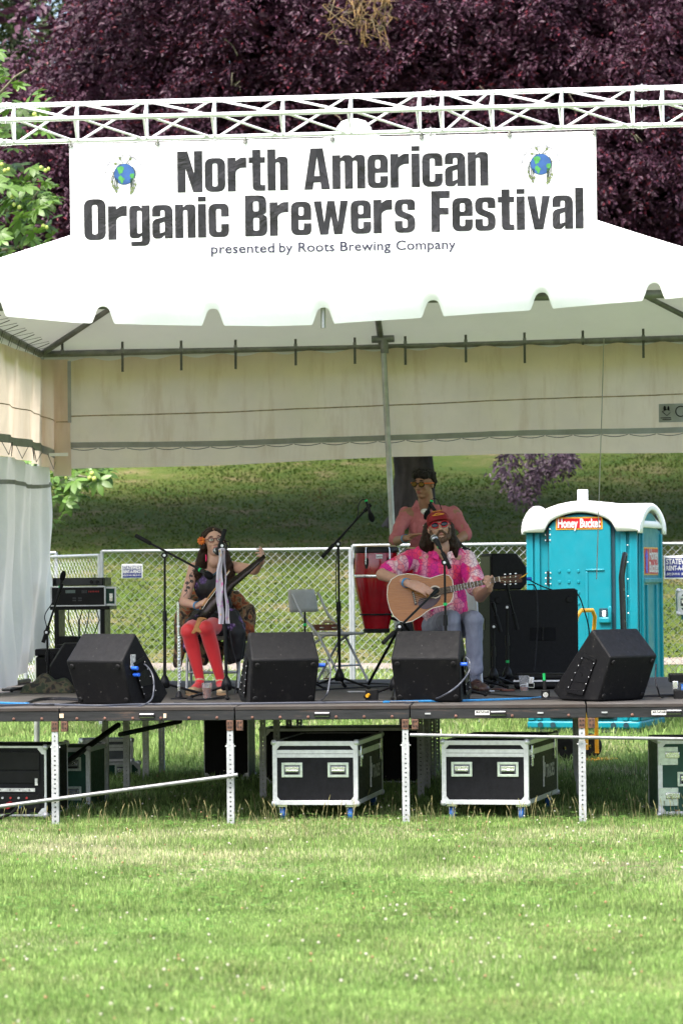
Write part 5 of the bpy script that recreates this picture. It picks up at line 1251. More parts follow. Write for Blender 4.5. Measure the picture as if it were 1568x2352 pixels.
# ---- conga drums
mat("drum_red", (.25, .003, .008, 1), .16, var=.2, vs=4, spec=.6); mat("drum_skin", (.36, .27, .17, 1), .7, var=.15, vs=6); mat("drum_black", (.012, .012, .013, 1), .35)
def conga(px, py, Y, label):
    top = at(px, py, Y); bot = top - V((0, 0, .70)); t_ = thing("conga_drum", label, "drum", bot, 0, "red conga drums on a stand")
    k = lambda nm, mm, mb, par=t_, sm=50: mb.build(nm, mm, par, False, sm)
    sh = k("shell", "drum_red", MB().lathe([(.098, .0), (.104, .03), (.130, .15), (.158, .28), (.178, .40), (.186, .48), (.182, .56), (.172, .64), (.164, .675)], n=40))
    k("foot_ring", "drum_black", MB().lathe([(.1, -.012), (.107, -.008), (.109, .02), (.104, .024)], n=36))
    k("shell_band", "chrome", MB().lathe([(.184, .443), (.1885, .447), (.1885, .463), (.185, .467)], n=40, close=False))
    hd = k("head", "drum_skin", MB().lathe([(.171, .685), (.169, .70), (.150, .708), (0.001, .71)], n=36))
    k("rim", "drum_black", MB().lathe([(.167, .64), (.180, .65), (.181, .685), (.172, .695)], n=36, close=False))
    for i in range(6):
        a = R(-112 + i * 60); d = V((math.cos(a), math.sin(a), 0)); s = V((-d.y, d.x, 0)); Mx = Matrix((d, s, V((0, 0, 1)))).transposed()
        pl = k("lug_plate", "drum_black", MB().prism([(-.018, .015), (-.018, -.015), (-.008, -.05), (0, -.058), (.008, -.05), (.018, -.015), (.018, .015), (.008, .035), (-.008, .035)], .006, d * .181 + V((0, 0, .57)), s, (0, 0, 1)))
        k("tuning_hook", "chrome", MB().tube([d * .197 + V((0, 0, .55)), d * .197 + V((0, 0, .65)), d * .188 + V((0, 0, .69)), d * .178 + V((0, 0, .69))], .0045, 6), pl)
    a = R(-78); d = V((math.cos(a), math.sin(a), 0)); s = V((-d.y, d.x, 0)); b_ = k("badge", "white_plastic", MB().prism([(-.026, -.016), (.026, -.016), (.026, .016), (-.026, .016)], .004, d * .176 + V((0, 0, .615)), s, (0, 0, 1)))
    mb = MB(); mb.tube([d * .182 + s * x + V((0, 0, .615 + z)) for x, z in ((-.02, .006), (-.02, -.008), (-.012, -.008), (-.012, .002), (-.005, .002), (-.005, -.008), (.002, .006), (.006, -.008), (.012, -.006), (.012, .004), (.02, .004), (.02, -.008))], .0018, 4); mb.build("badge_mark", "black_print", b_, False, None)
    return t_, bot
cg, cb = conga(*z3(452, 752), 3.9, "red conga drum with chrome band beside the guitarist")
cg2, cb2 = conga(*z3(842, 768), 4.0, "second red conga, mostly hidden behind the guitarist's shoulder")
cst = thing("drum_stand", "black tubular stand carrying the two red drums", "stand", ((cb.x + cb2.x) / 2, 4.1, STAGE))
mid = V(((cb.x + cb2.x) / 2, 4.15, STAGE + .42))
MB().tube([cb + V((0, -.0, .14)), mid + V((0, 0, .12)), cb2 + V((0, 0, .14))], .014, 8).build("cross_bar", "stand_black", cst, smooth=60)
for q in (cb, cb2): MB().tube([q + V((.135 * math.cos(a), .135 * math.sin(a), .14)) for a in np.linspace(0, 6.283, 25)], .008, 6).build("cradle_ring", "stand_black", cst, smooth=60)
for a in (.4, 2.5, 4.6): MB().cyl(mid + V((0, 0, .12)), V((mid.x + .38 * math.cos(a), mid.y + .38 * math.sin(a), STAGE + .01)), .013, n=8).build("leg", "stand_black", cst, smooth=60)
# ---- folding chairs; local: seat centre at x = y = 0, sitter faces -y
mat("chair_shell", (.46, .45, .43, 1), .5, var=.08, vs=8); mat("chair_steel", (.42, .43, .44, 1), .4, .4, var=.1)
def folding_chair(loc, rz, label):
    t_ = thing("folding_chair", label, "chair", loc, rz, "grey folding chairs on the stage"); k = lambda nm, mm, mb, bev=0, sm=50: mb.build(nm, mm, t_, False, sm, bev)
    k("seat", "chair_shell", MB().sheet(lambda u, v: ((u - .5) * .40, (v - .5) * .40, .445 - .012 * math.sin(math.pi * u) * math.sin(math.pi * v)), 8, 8), 0).modifiers.new("s", 'SOLIDIFY').thickness = .022
    def bk(u, v): return ((u - .5) * .42 * (1 - .25 * max(0, v - .6)), .245 + .03 * v - .025 * math.cos((u - .5) * 3) + .02, .62 + .19 * v)
    q = k("backrest", "chair_shell", MB().sheet(bk, 12, 6)); q.modifiers.new("s", 'SOLIDIFY').thickness = .022
    for s in (-1, 1):
        x = s * .205
        k("frame_rail", "chair_steel", MB().tube([(x, -.24, .01), (x, .0, .42), (x, .17, .60), (x, .262, .78)], .0115, 8))
        k("rear_leg", "chair_steel", MB().tube([(x * .92, .28, .01), (x * .92, .05, .36), (x * .92, -.08, .44)], .0115, 8))
        k("rubber_cap", "rubber", MB().cyl((x, -.243, 0), (x, -.236, .025), .015, n=10)); k("rubber_cap", "rubber", MB().cyl((x * .92, .284, 0), (x * .92, .27, .025), .015, n=10))
    k("stretcher", "chair_steel", MB().cyl((-.205, -.15, .165), (.205, -.15, .165), .008, n=8)); k("stretcher", "chair_steel", MB().cyl((-.19, .19, .15), (.19, .19, .15), .008, n=8))
    return t_
c = ft(762, 4.6); folding_chair((c.x, 4.6, STAGE), R(62), "empty grey folding chair with a tambourine on its seat")
c = ft(489, 2.95); folding_chair((c.x, 3.0, STAGE), R(4), "grey folding chair the woman sits on, draped with a coat")
c = ft(1040, 2.95); folding_chair((c.x, 2.98, STAGE), R(6), "grey folding chair the guitarist sits on")
# tambourine
mat("tamb_wood", (.11, .035, .02, 1), .4, var=.2)
c = at(748, 1445, 4.55); c.z = STAGE + .462; tb = thing("tambourine", "brown wooden tambourine lying on the empty folding chair", "tambourine", c)
MB().lathe([(.105, .0), (.112, .0), (.112, .05), (.105, .05), (.105, .0)], c, 28, close=False).build("frame", "tamb_wood", tb, smooth=50)
for i in range(7):
    a = i * .9; p_ = c + V((.114 * math.cos(a), .114 * math.sin(a), .025)); MB().cyl(p_ - V((0, 0, .004)), p_ + V((0, 0, .004)), .02, n=12).build("jingle", "chrome", tb)
MB().tube([c + V((-.03, 0, .055)), c + V((.0, 0, .075)), c + V((.05, .01, .07)), c + V((.08, 0, .055))], .012, 8).build("hand_grip", "drum_skin", tb, smooth=60)
# ---- amplifier rack at the left
mat("lcd", (.12, .16, .15, 1), .25); mat("rack_grey", (.045, .047, .05, 1), .45, .3, var=.2)
c = at(181, 1390, 5.0); tbl = thing("rack_stand", "black folding stand carrying the amplifier rack at the left", "stand", (c.x, 5.2, STAGE))
Zt = c.z - .01; w_ = .47
for s in (-1, 1):
    MB().bx(c.x + s * .2 - .02, c.x + s * .2 + .02, 5.05, 5.4, STAGE, Zt - .03).build("leg_panel", "stand_black", tbl)
MB().bx(c.x - .25, c.x + .27, 5.0, 5.45, Zt - .03, Zt).build("top_plate", "stand_black", tbl, bev=.004)
MB().bx(c.x - .2, c.x + .2, 5.06, 5.38, STAGE + .30, STAGE + .42).build("shelf", "stand_black", tbl, bev=.004)
rx0, rx1 = at(117, 1390, 5.0).x, at(243, 1390, 5.0).x; rz1 = at(180, 1347, 5.0).z
ru = thing("effects_rack", "small rack case with a green side holding a processor with a display", "rack", ((rx0 + rx1) / 2, 5.0, Zt), 0)
k = lambda nm, mm, mb, bev=.002, par=ru: mb.build(nm, mm, par, True, 35, bev)
k("case_body", "case_green", MB().bx(rx0, rx1, 5.02, 5.42, Zt + .003, rz1), .004); k("face", "rack_face", MB().bx(rx0 + .012, rx1 - .012, 5.0, 5.019, Zt + .012, rz1 - .01), .002)
for z in (Zt + .006, rz1 - .004): k("edge_extrusion", "alloy", MB().bx(rx0, rx1, 4.995, 5.018, z - .005, z + .005), .001)
for x in (rx0 + .005, rx1 - .005): k("edge_extrusion", "alloy", MB().bx(x - .006, x + .006, 4.994, 5.0185, Zt + .012, rz1 - .01), .001)
# green side wing turned to the camera
MB().bx(rx1 + .002, rx1 + .085, 5.03, 5.06, Zt + .005, rz1 - .003).build("case_flank", "case_green", ru, bev=.003)
for z in (Zt + .012, rz1 - .012): MB().bx(rx1 + .002, rx1 + .09, 5.022, 5.029, z - .008, z + .008).build("edge_extrusion", "alloy", ru)
MB().bx(rx1 + .03, rx1 + .06, 5.015, 5.029, Zt + .04, Zt + .11).build("latch", "chrome", ru, bev=.003)
MB().bx(rx1 + .075, rx1 + .09, 5.015, 5.03, Zt + .01, rz1 - .01).build("edge_extrusion", "alloy", ru, bev=.003)
zc = rz1 - .045; k("lcd_display", "lcd", MB().bx(rx0 + .13, rx0 + .215, 4.996, 5.0, zc - .012, zc + .014), 0)
for i in range(7): k("red_led", "led_red", MB().bx(rx0 + .33 + .014 * i, rx0 + .336 + .014 * i, 4.996, 5.0, zc - .006, zc + .006), 0)
for i in range(4): k("small_button", "rack_grey", MB().bx(rx0 + .27 + .012 * i, rx0 + .279 + .012 * i, 4.996, 5.0, zc - .014, zc + .012), 0)
for x in (.19, .24):
    for z in (.045, .065): k("meter_block", "rack_grey", MB().bx(rx0 + x, rx0 + x + .03, 4.997, 5.0, Zt + z, Zt + z + .012), 0)
za = at(180, 1327, 5.0).z; ax0, ax1 = at(121, 1345, 5.0).x, at(241, 1345, 5.0).x
am = thing("power_amplifier", "slim black power amplifier lying on top of the effects rack", "amplifier", ((ax0 + ax1) / 2, 5, rz1 + .004), 0)
k = lambda nm, mm, mb, bev=.002, par=am: mb.build(nm, mm, par, True, 35, bev)
k("housing", "rack_face", MB().bx(ax0, ax1, 5.0, 5.40, rz1 + .005, za), .004); k("face_plate", "rack_grey", MB().bx(ax0 + .03, ax1 - .01, 4.99, 4.999, rz1 + .012, za - .006), .003)
for x in (ax1 - .11, ax1 - .06): k("dial", "rack_face", MB().cyl((x, 4.99, (rz1 + za) / 2), (x, 4.972, (rz1 + za) / 2), .017, n=16), .002)
for x in (ax0 + .02, ax1 - .012): k("rack_handle", "stand_black", MB().bx(x - .006, x + .006, 4.96, 4.99, rz1 + .012, za - .01), .002)
# dark boxes below the rack
c = at(175, 1560, 4.6); o = thing("cable_box", "black multicore box under the amplifier rack with leads plugged in its end", "box", (c.x, 4.7, STAGE)); MB().bx(c.x - .16, c.x + .19, 4.55, 4.9, STAGE, STAGE + .36).build("housing", "stand_black", o, bev=.006)
for i in range(7):
    z = STAGE + .2 + .045 * (i % 4); x = c.x + .19; pg = MB().cyl((x, 4.6 + .03 * (i // 4), z), (x + .06, 4.6 + .03 * (i // 4), z), .012, n=8).build("plug", "rubber", o)
    dx = .12 + .03 * i; MB().tube([(x + .06, 4.6, z), (x + .14, 4.58, z + .05), (x + .16 + .02 * i, 4.57, z - .05), (x + .10 + .02 * i, 4.58, STAGE + .02)], .005, 6).build("lead", ("rubber", "case_green", "rack_grey")[i % 3], o, smooth=60)
for i in range(5):
    x = c.x - .12 + .06 * i; MB().tube([(x, 5.0, Zt - .03), (x + .03 * math.sin(i * 2), 4.98, Zt - .12), (x + .05 * math.cos(i), 4.98, STAGE + .40)], .005, 5).build("hanging_lead", ("rubber", "case_green")[i % 2], o, smooth=60)
c = at(178, 1500, 3.3); dw = thing("drum_monitor", "dark monitor wedge behind the left front monitor", "speaker", (c.x, 3.3, STAGE + .003), R(10))
MB().prism([(-.24, 0), (.24, 0), (.2, .22), (.07, .39), (-.1, .39), (-.22, .2)], -.45, (0, 0, 0), (1, 0, 0), (0, 0, 1)).build("cabinet", "cabinet", dw, False, 35, .01)
for x in (-.17, .17): MB().cyl((x, 0, .06), (x, -.012, .06), .02, n=14).build("rubber_foot", "rubber", dw, False)
c = at(112, 1520, 4.3); o = thing("tool_case", "black plastic tool case beside the white curtain", "case", (c.x, 4.3, STAGE)); MB().bx(c.x - .11, c.x + .13, 4.3, 4.6, STAGE, STAGE + .27).build("shell", "stand_black", o, bev=.02); MB().bx(c.x - .115, c.x + .135, 4.29, 4.61, STAGE + .27, STAGE + .33).build("lid", "plate_black", o, bev=.012); MB().bx(c.x - .03, c.x + .05, 4.275, 4.29, STAGE + .24, STAGE + .29).build("latch", "stand_black", o, bev=.004)
m, t, b = nodes("camouflage"); vv = coords(t); b.inputs["Roughness"].default_value = .9
cc = ramp(t, noise_n(t, vv, 14, 2, .5), [(.42, (.02, .03, .015, 1)), (.45, (.06, .055, .03, 1)), (.55, (.05, .03, .02, 1)), (.58, (.012, .014, .01, 1))]); L(t, cc, b.inputs["Base Color"])
for n_ in t.nodes:
    if n_.type == 'VALTORGB': n_.color_ramp.interpolation = 'CONSTANT'
bag = MB().sheet(lambda u, v: (at(112, 1560, 3.2).x + (u - .5) * .42, 3.2 + (v - .5) * .3, STAGE + .004 + .13 * (math.sin(math.pi * u) * math.sin(math.pi * v)) ** .45 * (1 + .2 * math.sin(u * 13 + v * 5))), 24, 16).build("gear_bag", "camouflage", smooth=180, origin=(at(112, 1560, 3.2).x, 3.2, STAGE)); tag(bag, "small camouflage patterned bag slumped by the curtain", "bag")
for i, (a, b_, r, lb) in enumerate(((z1(148, 1992), z1(265, 1940), .022, "open-ended black metal tube lying by the curtain"), (z1(20, 2045), z1(200, 2010), .016, "thin black pole lying behind the cable loops"))):
    p0, p1 = fl(a[0], a[1] + 6), fl(b_[0], b_[1] + 14); p0.z = p1.z = STAGE + r + .003; o = MB().lathe([(r, 0), (r, (p1 - p0).length), (r * .8, (p1 - p0).length), (r * .8, 0), (r, 0)], p0, 16, Matrix((frame(p1 - p0)[0], frame(p1 - p0)[1], (p1 - p0).normalized())).transposed(), False).build("metal_tube", ("stand_black", "rack_grey")[i], smooth=50, origin=p0); tag(o, lb, "tube")
# ---- hand trucks
def hand_truck(loc, rz, m_, label, h=1.25):
    t_ = thing("hand_truck", label, "hand truck", loc, rz); k = lambda nm, mm, mb, bev=0: mb.build(nm, mm, t_, False, 60, bev)
    k("frame", m_, MB().tube([(-.17, 0, .06), (-.17, .02, h - .2), (-.16, .0, h - .06), (-.10, -.01, h), (.10, -.01, h), (.16, .0, h - .06), (.17, .02, h - .2), (.17, 0, .06)], .019, 10))
    for z in (.22, .5, .78): k("cross_bar", m_, MB().cyl((-.17, 0.01, z), (.17, .01, z), .012, n=8))
    k("back_strip", m_, MB().bx(-.02, .02, 0, .02, .1, .8)); k("toe_plate", m_, MB().bx(-.2, .2, -.2, .02, .01, .02))
    for s in (-1, 1): w_ = k("wheel", "rubber", MB().lathe([(.06, -.025), (.11, -.025), (.12, 0), (.11, .025), (.06, .025), (.02, .02), (.02, -.02), (.06, -.025)], (s * .22, .1, .12), 22, Matrix.Rotation(math.pi / 2, 3, 'Y'), False)); k("axle", m_, MB().cyl((-.22, .1, .12), (.22, .1, .12), .01, n=8))
    return t_
c = at(1346, 1560, 7.1); hand_truck((c.x, 7.1, float(gz(c.x, 7.1))), R(58), "sun_yellow_paint", "yellow hand truck standing behind the stage before the toilet", 1.38)
c = at(1434, 1500, 5.7); hand_truck((c.x, 5.7, STAGE), R(86), "rack_grey", "dark steel hand truck standing on the stage before the toilet door", 1.09)
# ---- small things on the boards
m, t, b = nodes("clear_cup"); b.inputs["Transmission Weight"].default_value = .9; b.inputs["Roughness"].default_value = .12; b.inputs["Base Color"].default_value = (.9, .9, .9, 1); b.inputs["IOR"].default_value = 1.15
m, t, b = nodes("amber_beer"); b.inputs["Base Color"].default_value = (.22, .05, .012, 1); b.inputs["Roughness"].default_value = .2
def cup(px, py, fill, label, r=.042, h=.12):
    c = fl(px, py); c.z = STAGE + .002; t_ = thing("plastic_cup", label, "cup", c)
    MB().lathe([(r * .72, .0), (r, h), (r * 1.06, h + .002), (r * .97, h), (r * .70, .004)], c, 24, close=False).build("cup_wall", "clear_cup", t_, smooth=50)
    MB().lathe([(r * .66, .005), (r * (.66 + .27 * fill), h * fill), (0.001, h * fill)], c, 24).build("drink", "amber_beer", t_, smooth=50)
cup(*z2(438, 1655), .70, "plastic cup of dark beer at the woman's feet", .04, .118)
cup(*z5(782, 1838), .28, "nearly empty plastic cup of beer by the guitar case")
cup(*z2(1520, 1480), .15, "almost drained plastic cup behind the middle monitor", .042, .11)
c0_ = fl(1210, 1583); gcx = at(1179, 1560, 3.1); gct = thing("guitar_case", "black hard guitar case with a silver band lying before the bass cabinet", "case", (gcx.x + .35, 3.1, STAGE), R(-2))
MB().bx(-.35, .45, 0, .34, .008, .06).build("lower_shell", "stand_black", gct, False, 35, .018); MB().bx(-.355, .455, -.005, .345, .06, .075).build("silver_band", "alloy", gct, False, 35, .003); MB().bx(-.35, .45, 0, .34, .075, .125).build("lid", "stand_black", gct, False, 35, .018)
for x in (-.22, .2): l_ = MB().bx(x - .03, x + .03, -.016, -.004, .045, .1).build("latch", "chrome", gct, False, 35, .004); MB().tube([(x - .02, -.012, .05), (x - .02, -.03, .02), (x + .03, -.03, .015), (x + .03, -.012, .05)], .004, 6).build("latch_loop", "chrome", l_, False, 60)
c = fl(1252, 1607); di = thing("splitter_box", "black connector box with green-taped plug beside the turned monitor", "box", (c.x, c.y, STAGE))
MB().box((c.x, c.y + .03, STAGE + .036), (.062, .08, .066)).build("housing", "stand_black", di, bev=.004); MB().cyl((c.x, c.y - .012, STAGE + .036), (c.x, c.y - .02, STAGE + .036), .019, n=14).build("socket", "chrome", di)
MB().cyl((c.x - .005, c.y + .03, STAGE + .07), (c.x - .008, c.y + .03, STAGE + .14), .014, n=10).build("plug", "rubber", di, smooth=60); MB().cyl((c.x - .008, c.y + .03, STAGE + .14), (c.x - .01, c.y + .03, STAGE + .19), .011, n=10).build("tape_band", "green_tape", di, smooth=60)
c = fl(853, 1612); di = thing("direct_box", "small black box left of the middle front monitor, plug in its face", "box", (c.x, c.y, STAGE)); MB().box((c.x, c.y + .04, STAGE + .045), (.09, .09, .085)).build("housing", "stand_black", di, bev=.004); MB().cyl((c.x - .02, c.y - .004, STAGE + .05), (c.x - .03, c.y - .04, STAGE + .045), .013, n=12).build("plug", "yellow_print", di, smooth=60)
c = fl(838, 1589); o = MB().box((c.x, c.y, STAGE + .003), (.27, .2, .002), R(8)).build("set_list", "white_print", origin=(c.x, c.y, STAGE)); tag(o, "white sheet of paper lying on the boards", "paper")
mat("wallet_brown", (.09, .03, .02, 1), .5, var=.3)
c = fl(*z5(560, 1840)); wl_ = thing("wallet", "brown leather wallet lying open beside the guitarist's shoe", "wallet", (c.x, c.y, STAGE)); MB().box((c.x, c.y, STAGE + .012), (.1, .09, .014), .3).build("lower_flap", "wallet_brown", wl_, bev=.004); MB().box((c.x - .06, c.y + .03, STAGE + .02), (.09, .1, .008), -.4).build("upper_flap", "wallet_brown", wl_, bev=.003)
c = fl(*z5(330, 1842)); ph = thing("phone", "small silver-edged phone on the boards by the guitarist's shoe", "phone", (c.x, c.y, STAGE)); MB().box((c.x, c.y, STAGE + .007), (.065, .05, .009), .4).build("body", "alloy", ph, bev=.002); MB().box((c.x, c.y, STAGE + .0125), (.058, .044, .001), .4).build("screen", "plate_black", ph)
mat("shoe_tan", (.30, .17, .08, 1), .6, var=.2)
c = fl(*z5(250, 1640)); o = MB().sheet(lambda u, v: (c.x + (u - .5) * .2, c.y + (v - .5) * .1, STAGE + .003 + .06 * (math.sin(math.pi * u) * math.sin(math.pi * v)) ** .5 * (1.3 - .6 * u)), 14, 10).build("slipper", "shoe_tan", smooth=180, origin=(c.x, c.y, STAGE)); tag(o, "tan slipper lying behind the guitarist's shoe", "shoe")
# ---- cables
mat("cable_black", (.014, .014, .016, 1), .5); mat("cable_grey", (.05, .055, .07, 1), .45); mat("cable_blue", (.02, .16, .36, 1), .5, var=.2, vs=60)
def smooth_path(pts, n=8):
    out = []; P_ = [pts[0]] + list(pts) + [pts[-1]]
    for i in range(1, len(P_) - 2):
        for k in range(n):
            u = k / n; a, b_, c, d = (V(q) for q in P_[i - 1:i + 3])
            out.append(.5 * ((2 * b_) + (c - a) * u + (2 * a - 5 * b_ + 4 * c - d) * u * u + (3 * b_ - a - 3 * c + d) * u ** 3))
    return out + [V(pts[-1])]
def floor_cable(pts, r, m_, label):
    q = [fl(*p_) for p_ in pts]
    for p_ in q: p_.z = STAGE + r + .002; p_.y = max(p_.y, .02)
    o = MB().tube(smooth_path(q), r, 6).build("cable", m_, smooth=60, origin=q[0]); return tag(o, label, "cable", "cables on the stage")
def free_cable(pts, r, m_, label):
    q = [V(p_) for p_ in pts]; o = MB().tube(smooth_path(q), r, 6).build("cable", m_, smooth=60, origin=q[0]); return tag(o, label, "cable", "cables on the stage")
floor_cable([(-20, 1625), (80, 1621), (140, 1622), (230, 1624), (330, 1621), (520, 1620), (760, 1617), (960, 1615)], .0085, "cable_grey", "long grey cable along the left front edge of the stage")
floor_cable([(60, 1618), (90, 1608), (140, 1606), (200, 1611), (150, 1620), (90, 1622), (66, 1616), (120, 1609), (260, 1615), (330, 1618)], .0075, "cable_black", "looped black cable before the left front monitor")
floor_cable([(-20, 1617), (30, 1619), (68, 1620)], .009, "cable_blue", "short blue cable at the left end of the stage front")
floor_cable([(880, 1616), (960, 1614), (1080, 1612), (1180, 1609), (1225, 1607), (1246, 1604)], .009, "cable_blue", "blue cable along the stage front before the guitarist")
floor_cable([(400, 1617), (560, 1617), (700, 1614), (900, 1612), (1100, 1608), (1300, 1607), (1420, 1604), (1590, 1600)], .0065, "cable_black", "long black cable along the right front edge of the stage")
floor_cable([(430, 1604), (455, 1609), (490, 1606), (515, 1601), (500, 1607), (440, 1609), (430, 1604)], .006, "cable_black", "small black cable coil in front of the woman's stand")
floor_cable([(1040, 1590), (1120, 1596), (1200, 1602), (1320, 1605), (1450, 1602), (1590, 1596)], .0065, "cable_black", "black cable running behind the turned monitor")
floor_cable([(650, 1592), (760, 1585), (850, 1580), (960, 1576)], .006, "cable_black", "black cable across the boards behind the middle monitor")
floor_cable([(560, 1562), (700, 1570), (860, 1572), (1010, 1580)], .006, "cable_black", "black cable across the middle of the stage")
free_cable([at(*z1(1250, 1805), .55), at(*z1(1330, 1830), .5), at(*z1(1390, 1920), .42), at(*z1(1400, 2050), .36), at(*z1(1370, 2150), .3), fl(*z1(1250, 2205)), fl(250, 1624)], .006, "cable_grey", "grey speaker lead drooping from the left front monitor")
free_cable([at(*z2(1475, 1290), .48), at(*z2(1530, 1310), .45), at(*z2(1560, 1400), .4), at(756, 1568, .35), at(748, 1598, .3), fl(715, 1614), fl(600, 1617)], .006, "cable_grey", "grey speaker lead drooping from the monitor beside the woman")
free_cable([at(*z3(1160, 1625), .45), at(*z3(1190, 1660), .4), at(*z3(1185, 1740), .36), at(*z3(1110, 1840), .28), at(*z3(1000, 1920), .24), fl(*z3(860, 1975)), fl(*z3(680, 1995))], .0065, "cable_grey", "grey speaker lead crossing the front of the guitarist's monitor")
free_cable([at(1212, 1343, 4.4), at(1226, 1345, 4.35), at(1232, 1365, 4.3), at(1234, 1420, 4.25), at(1232, 1470, 4.25), at(1226, 1540, 4.2)], .006, "cable_black", "black lead hanging down the bass cabinet's front")
free_cable([at(1208, 1328, 4.6), at(1240, 1345, 4.6), at(1280, 1358, 4.6), at(1322, 1362, 4.6), at(1340, 1400, 4.65), at(1352, 1450, 4.7), at(1356, 1530, 4.7)], .006, "cable_black", "black lead trailing off the top of the bass cabinet")
cl_ = at(1290, 1358, 4.6); free_cable([cl_ + V((-.12 + .24 * ((i * .37) % 1), .03 * math.sin(i), .008 + .005 * (i % 3))) for i in range(9)], .006, "cable_black", "black lead bundled on top of the bass cabinet")
free_cable([at(*z4(1330, 1640), .7), at(*z4(1325, 1760), .66), at(*z4(1345, 1860), .6), fl(*z4(1400, 1935)), fl(1590, 1598)], .006, "cable_black", "black lead falling from the turned monitor's back")
free_cable([at(*z3(372, 385), 3.66), at(*z3(345, 385), 3.66), at(*z3(315, 430), 3.64), at(*z3(305, 520), 3.62), at(*z3(210, 650), 3.6), at(*z3(150, 760), 3.58), at(*z3(140, 1100), 3.57), at(*z3(150, 1600), 3.56), at(*z3(60, 1790), 3.5)], .004, "cable_black", "thin microphone lead looping down the tall boom stand")
free_cable([at(*z1(545, 1130), 3.4), at(*z1(480, 1260), 3.42), at(*z1(410, 1380), 3.42), at(*z1(430, 1520), 3.42), at(*z1(440, 1960), 3.4)], .004, "cable_black", "thin microphone lead looping by the white curtain")
free_cable([at(*z2(600, 215), 1.62), at(*z2(640, 230), 1.62), at(*z2(640, 275), 1.62), at(*z2(610, 290), 1.61), at(*z2(610, 700), 1.6), at(*z2(660, 1150), 1.6), at(*z2(710, 1370), 1.6), at(*z2(690, 1600), 1.55)], .004, "cable_black", "thin microphone lead hanging from the scarf-hung stand")
free_cable([at(*z3(900, 375), 3.62), at(*z3(935, 385), 3.62), at(*z3(965, 450), 3.6), at(*z3(990, 560), 3.6), at(*z3(1060, 700), 3.55)], .004, "cable_black", "thin microphone lead behind the guitarist's red cap")
# flute on its stand
c = fl(*z2(182, 1655)); c.z = STAGE; tp = at(*z2(173, 775), c.y); fsn = thing("flute_stand", "black peg stand holding an upright flute", "stand", c)
MB().lathe([(.066, .002), (.064, .012), (.03, .016), (.024, .03), (.018, .05), (.01, .062)][::1], c, 24).build("base", "stand_black", fsn, smooth=50)
fu = thing("flute", "silver flute standing upright on its peg left of the woman", "flute", c + V((0, 0, .06)))
b0 = c + V((0, 0, .055)); MB().cyl(b0, tp, .0098, n=14).build("tube", "chrome", fu, smooth=60)
for s_ in (.06, .36, .72): MB().cyl(b0.lerp(tp, s_), b0.lerp(tp, s_ + .02), .0115, n=14).build("joint_ring", "alloy", fu, smooth=60)
for i in range(14):
    p_ = b0.lerp(tp, .12 + .035 * i + (.03 if i > 5 else 0)); MB().cyl(p_ + V((.006, -.006, 0)), p_ + V((.013, -.012, 0)), .0075, n=10).build("key", "chrome", fu)
MB().tube([b0.lerp(tp, .1) + V((.014, -.004, 0)), b0.lerp(tp, .62) + V((.014, -.004, 0))], .0028, 6).build("key_rod", "alloy", fu)
# right edge odds: mic clips and a case corner
c = at(1562, 1560, 1.2); o = thing("caster_board", "small black dolly with blue wheel at the right edge of the stage", "dolly", (c.x, 1.2, STAGE))
MB().bx(c.x - .08, c.x + .3, 1.2, 1.5, STAGE + .11, STAGE + .17).build("board", "stand_black", o, bev=.005); MB().cyl((c.x - .0, 1.2, STAGE + .05), (c.x + .03, 1.2, STAGE + .05), .05, n=20).build("wheel", "wheel_blue", o, bev=.004); MB().bx(c.x - .06, c.x - .02, 1.19, 1.23, STAGE + .06, STAGE + .12).build("fork", "chrome", o, bev=.004)
MB().box((c.x, 1.0, STAGE + .03), (.12, .1, .06)).build("foot_block", "rubber", o, bev=.006)
p_ = at(1580, 1375, 6.4); flight_case("small teal flight case half out of view beside the toilet", (p_.x + .1, 6.3, STAGE + .55), 0, .4, .4, .22, "case_green", .08, False, ((-.12, .11),), name="small_flight_case")
p_ = at(1590, 1560, 6.3); o = thing("case_stand", "dark trestle at the right edge carrying the teal flight case", "stand", (p_.x + .05, 6.5, 0)); MB().bx(p_.x - .08, p_.x + .28, 6.32, 6.68, STAGE + .5, STAGE + .548).build("top_plate", "stand_black", o)
for dx in (-.05, .25):
    for dy in (6.36, 6.64): MB().cyl((p_.x + dx, dy, 0), (p_.x + dx, dy, STAGE + .5), .015, n=8).build("leg", "stand_black", o)
# ================================================================ people
def capsule(mb, a, b, ra, rb, n=12):
    a, b = V(a), V(b); d = b - a
    if d.length < 1e-5: mb.ell(a, ra, n=n, k=8); return
    x, y = frame(d); d = d.normalized(); prof = []
    for k in range(1, 4): t_ = math.pi / 2 * (1 - k / 4); prof.append((a - d * ra * math.sin(t_), ra * math.cos(t_)))
    prof += [(a, ra), (b, rb)]
    for k in range(1, 4): t_ = math.pi / 2 * k / 4; prof.append((b + d * rb * math.sin(t_), rb * math.cos(t_)))
    vs = [];
    for p, r in prof: vs += [p + x * (r * math.cos(i * 2 * math.pi / n)) + y * (r * math.sin(i * 2 * math.pi / n)) for i in range(n)]
    m_ = len(prof); fs = [(j * n + i, j * n + (i + 1) % n, (j + 1) * n + (i + 1) % n, (j + 1) * n + i) for j in range(m_ - 1) for i in range(n)]
    vs += [a - d * ra, b + d * rb]; A, B_ = len(vs) - 2, len(vs) - 1
    fs += [((i + 1) % n, i, A) for i in range(n)] + [((m_ - 1) * n + i, (m_ - 1) * n + (i + 1) % n, B_) for i in range(n)]
    mb.add(vs, fs)
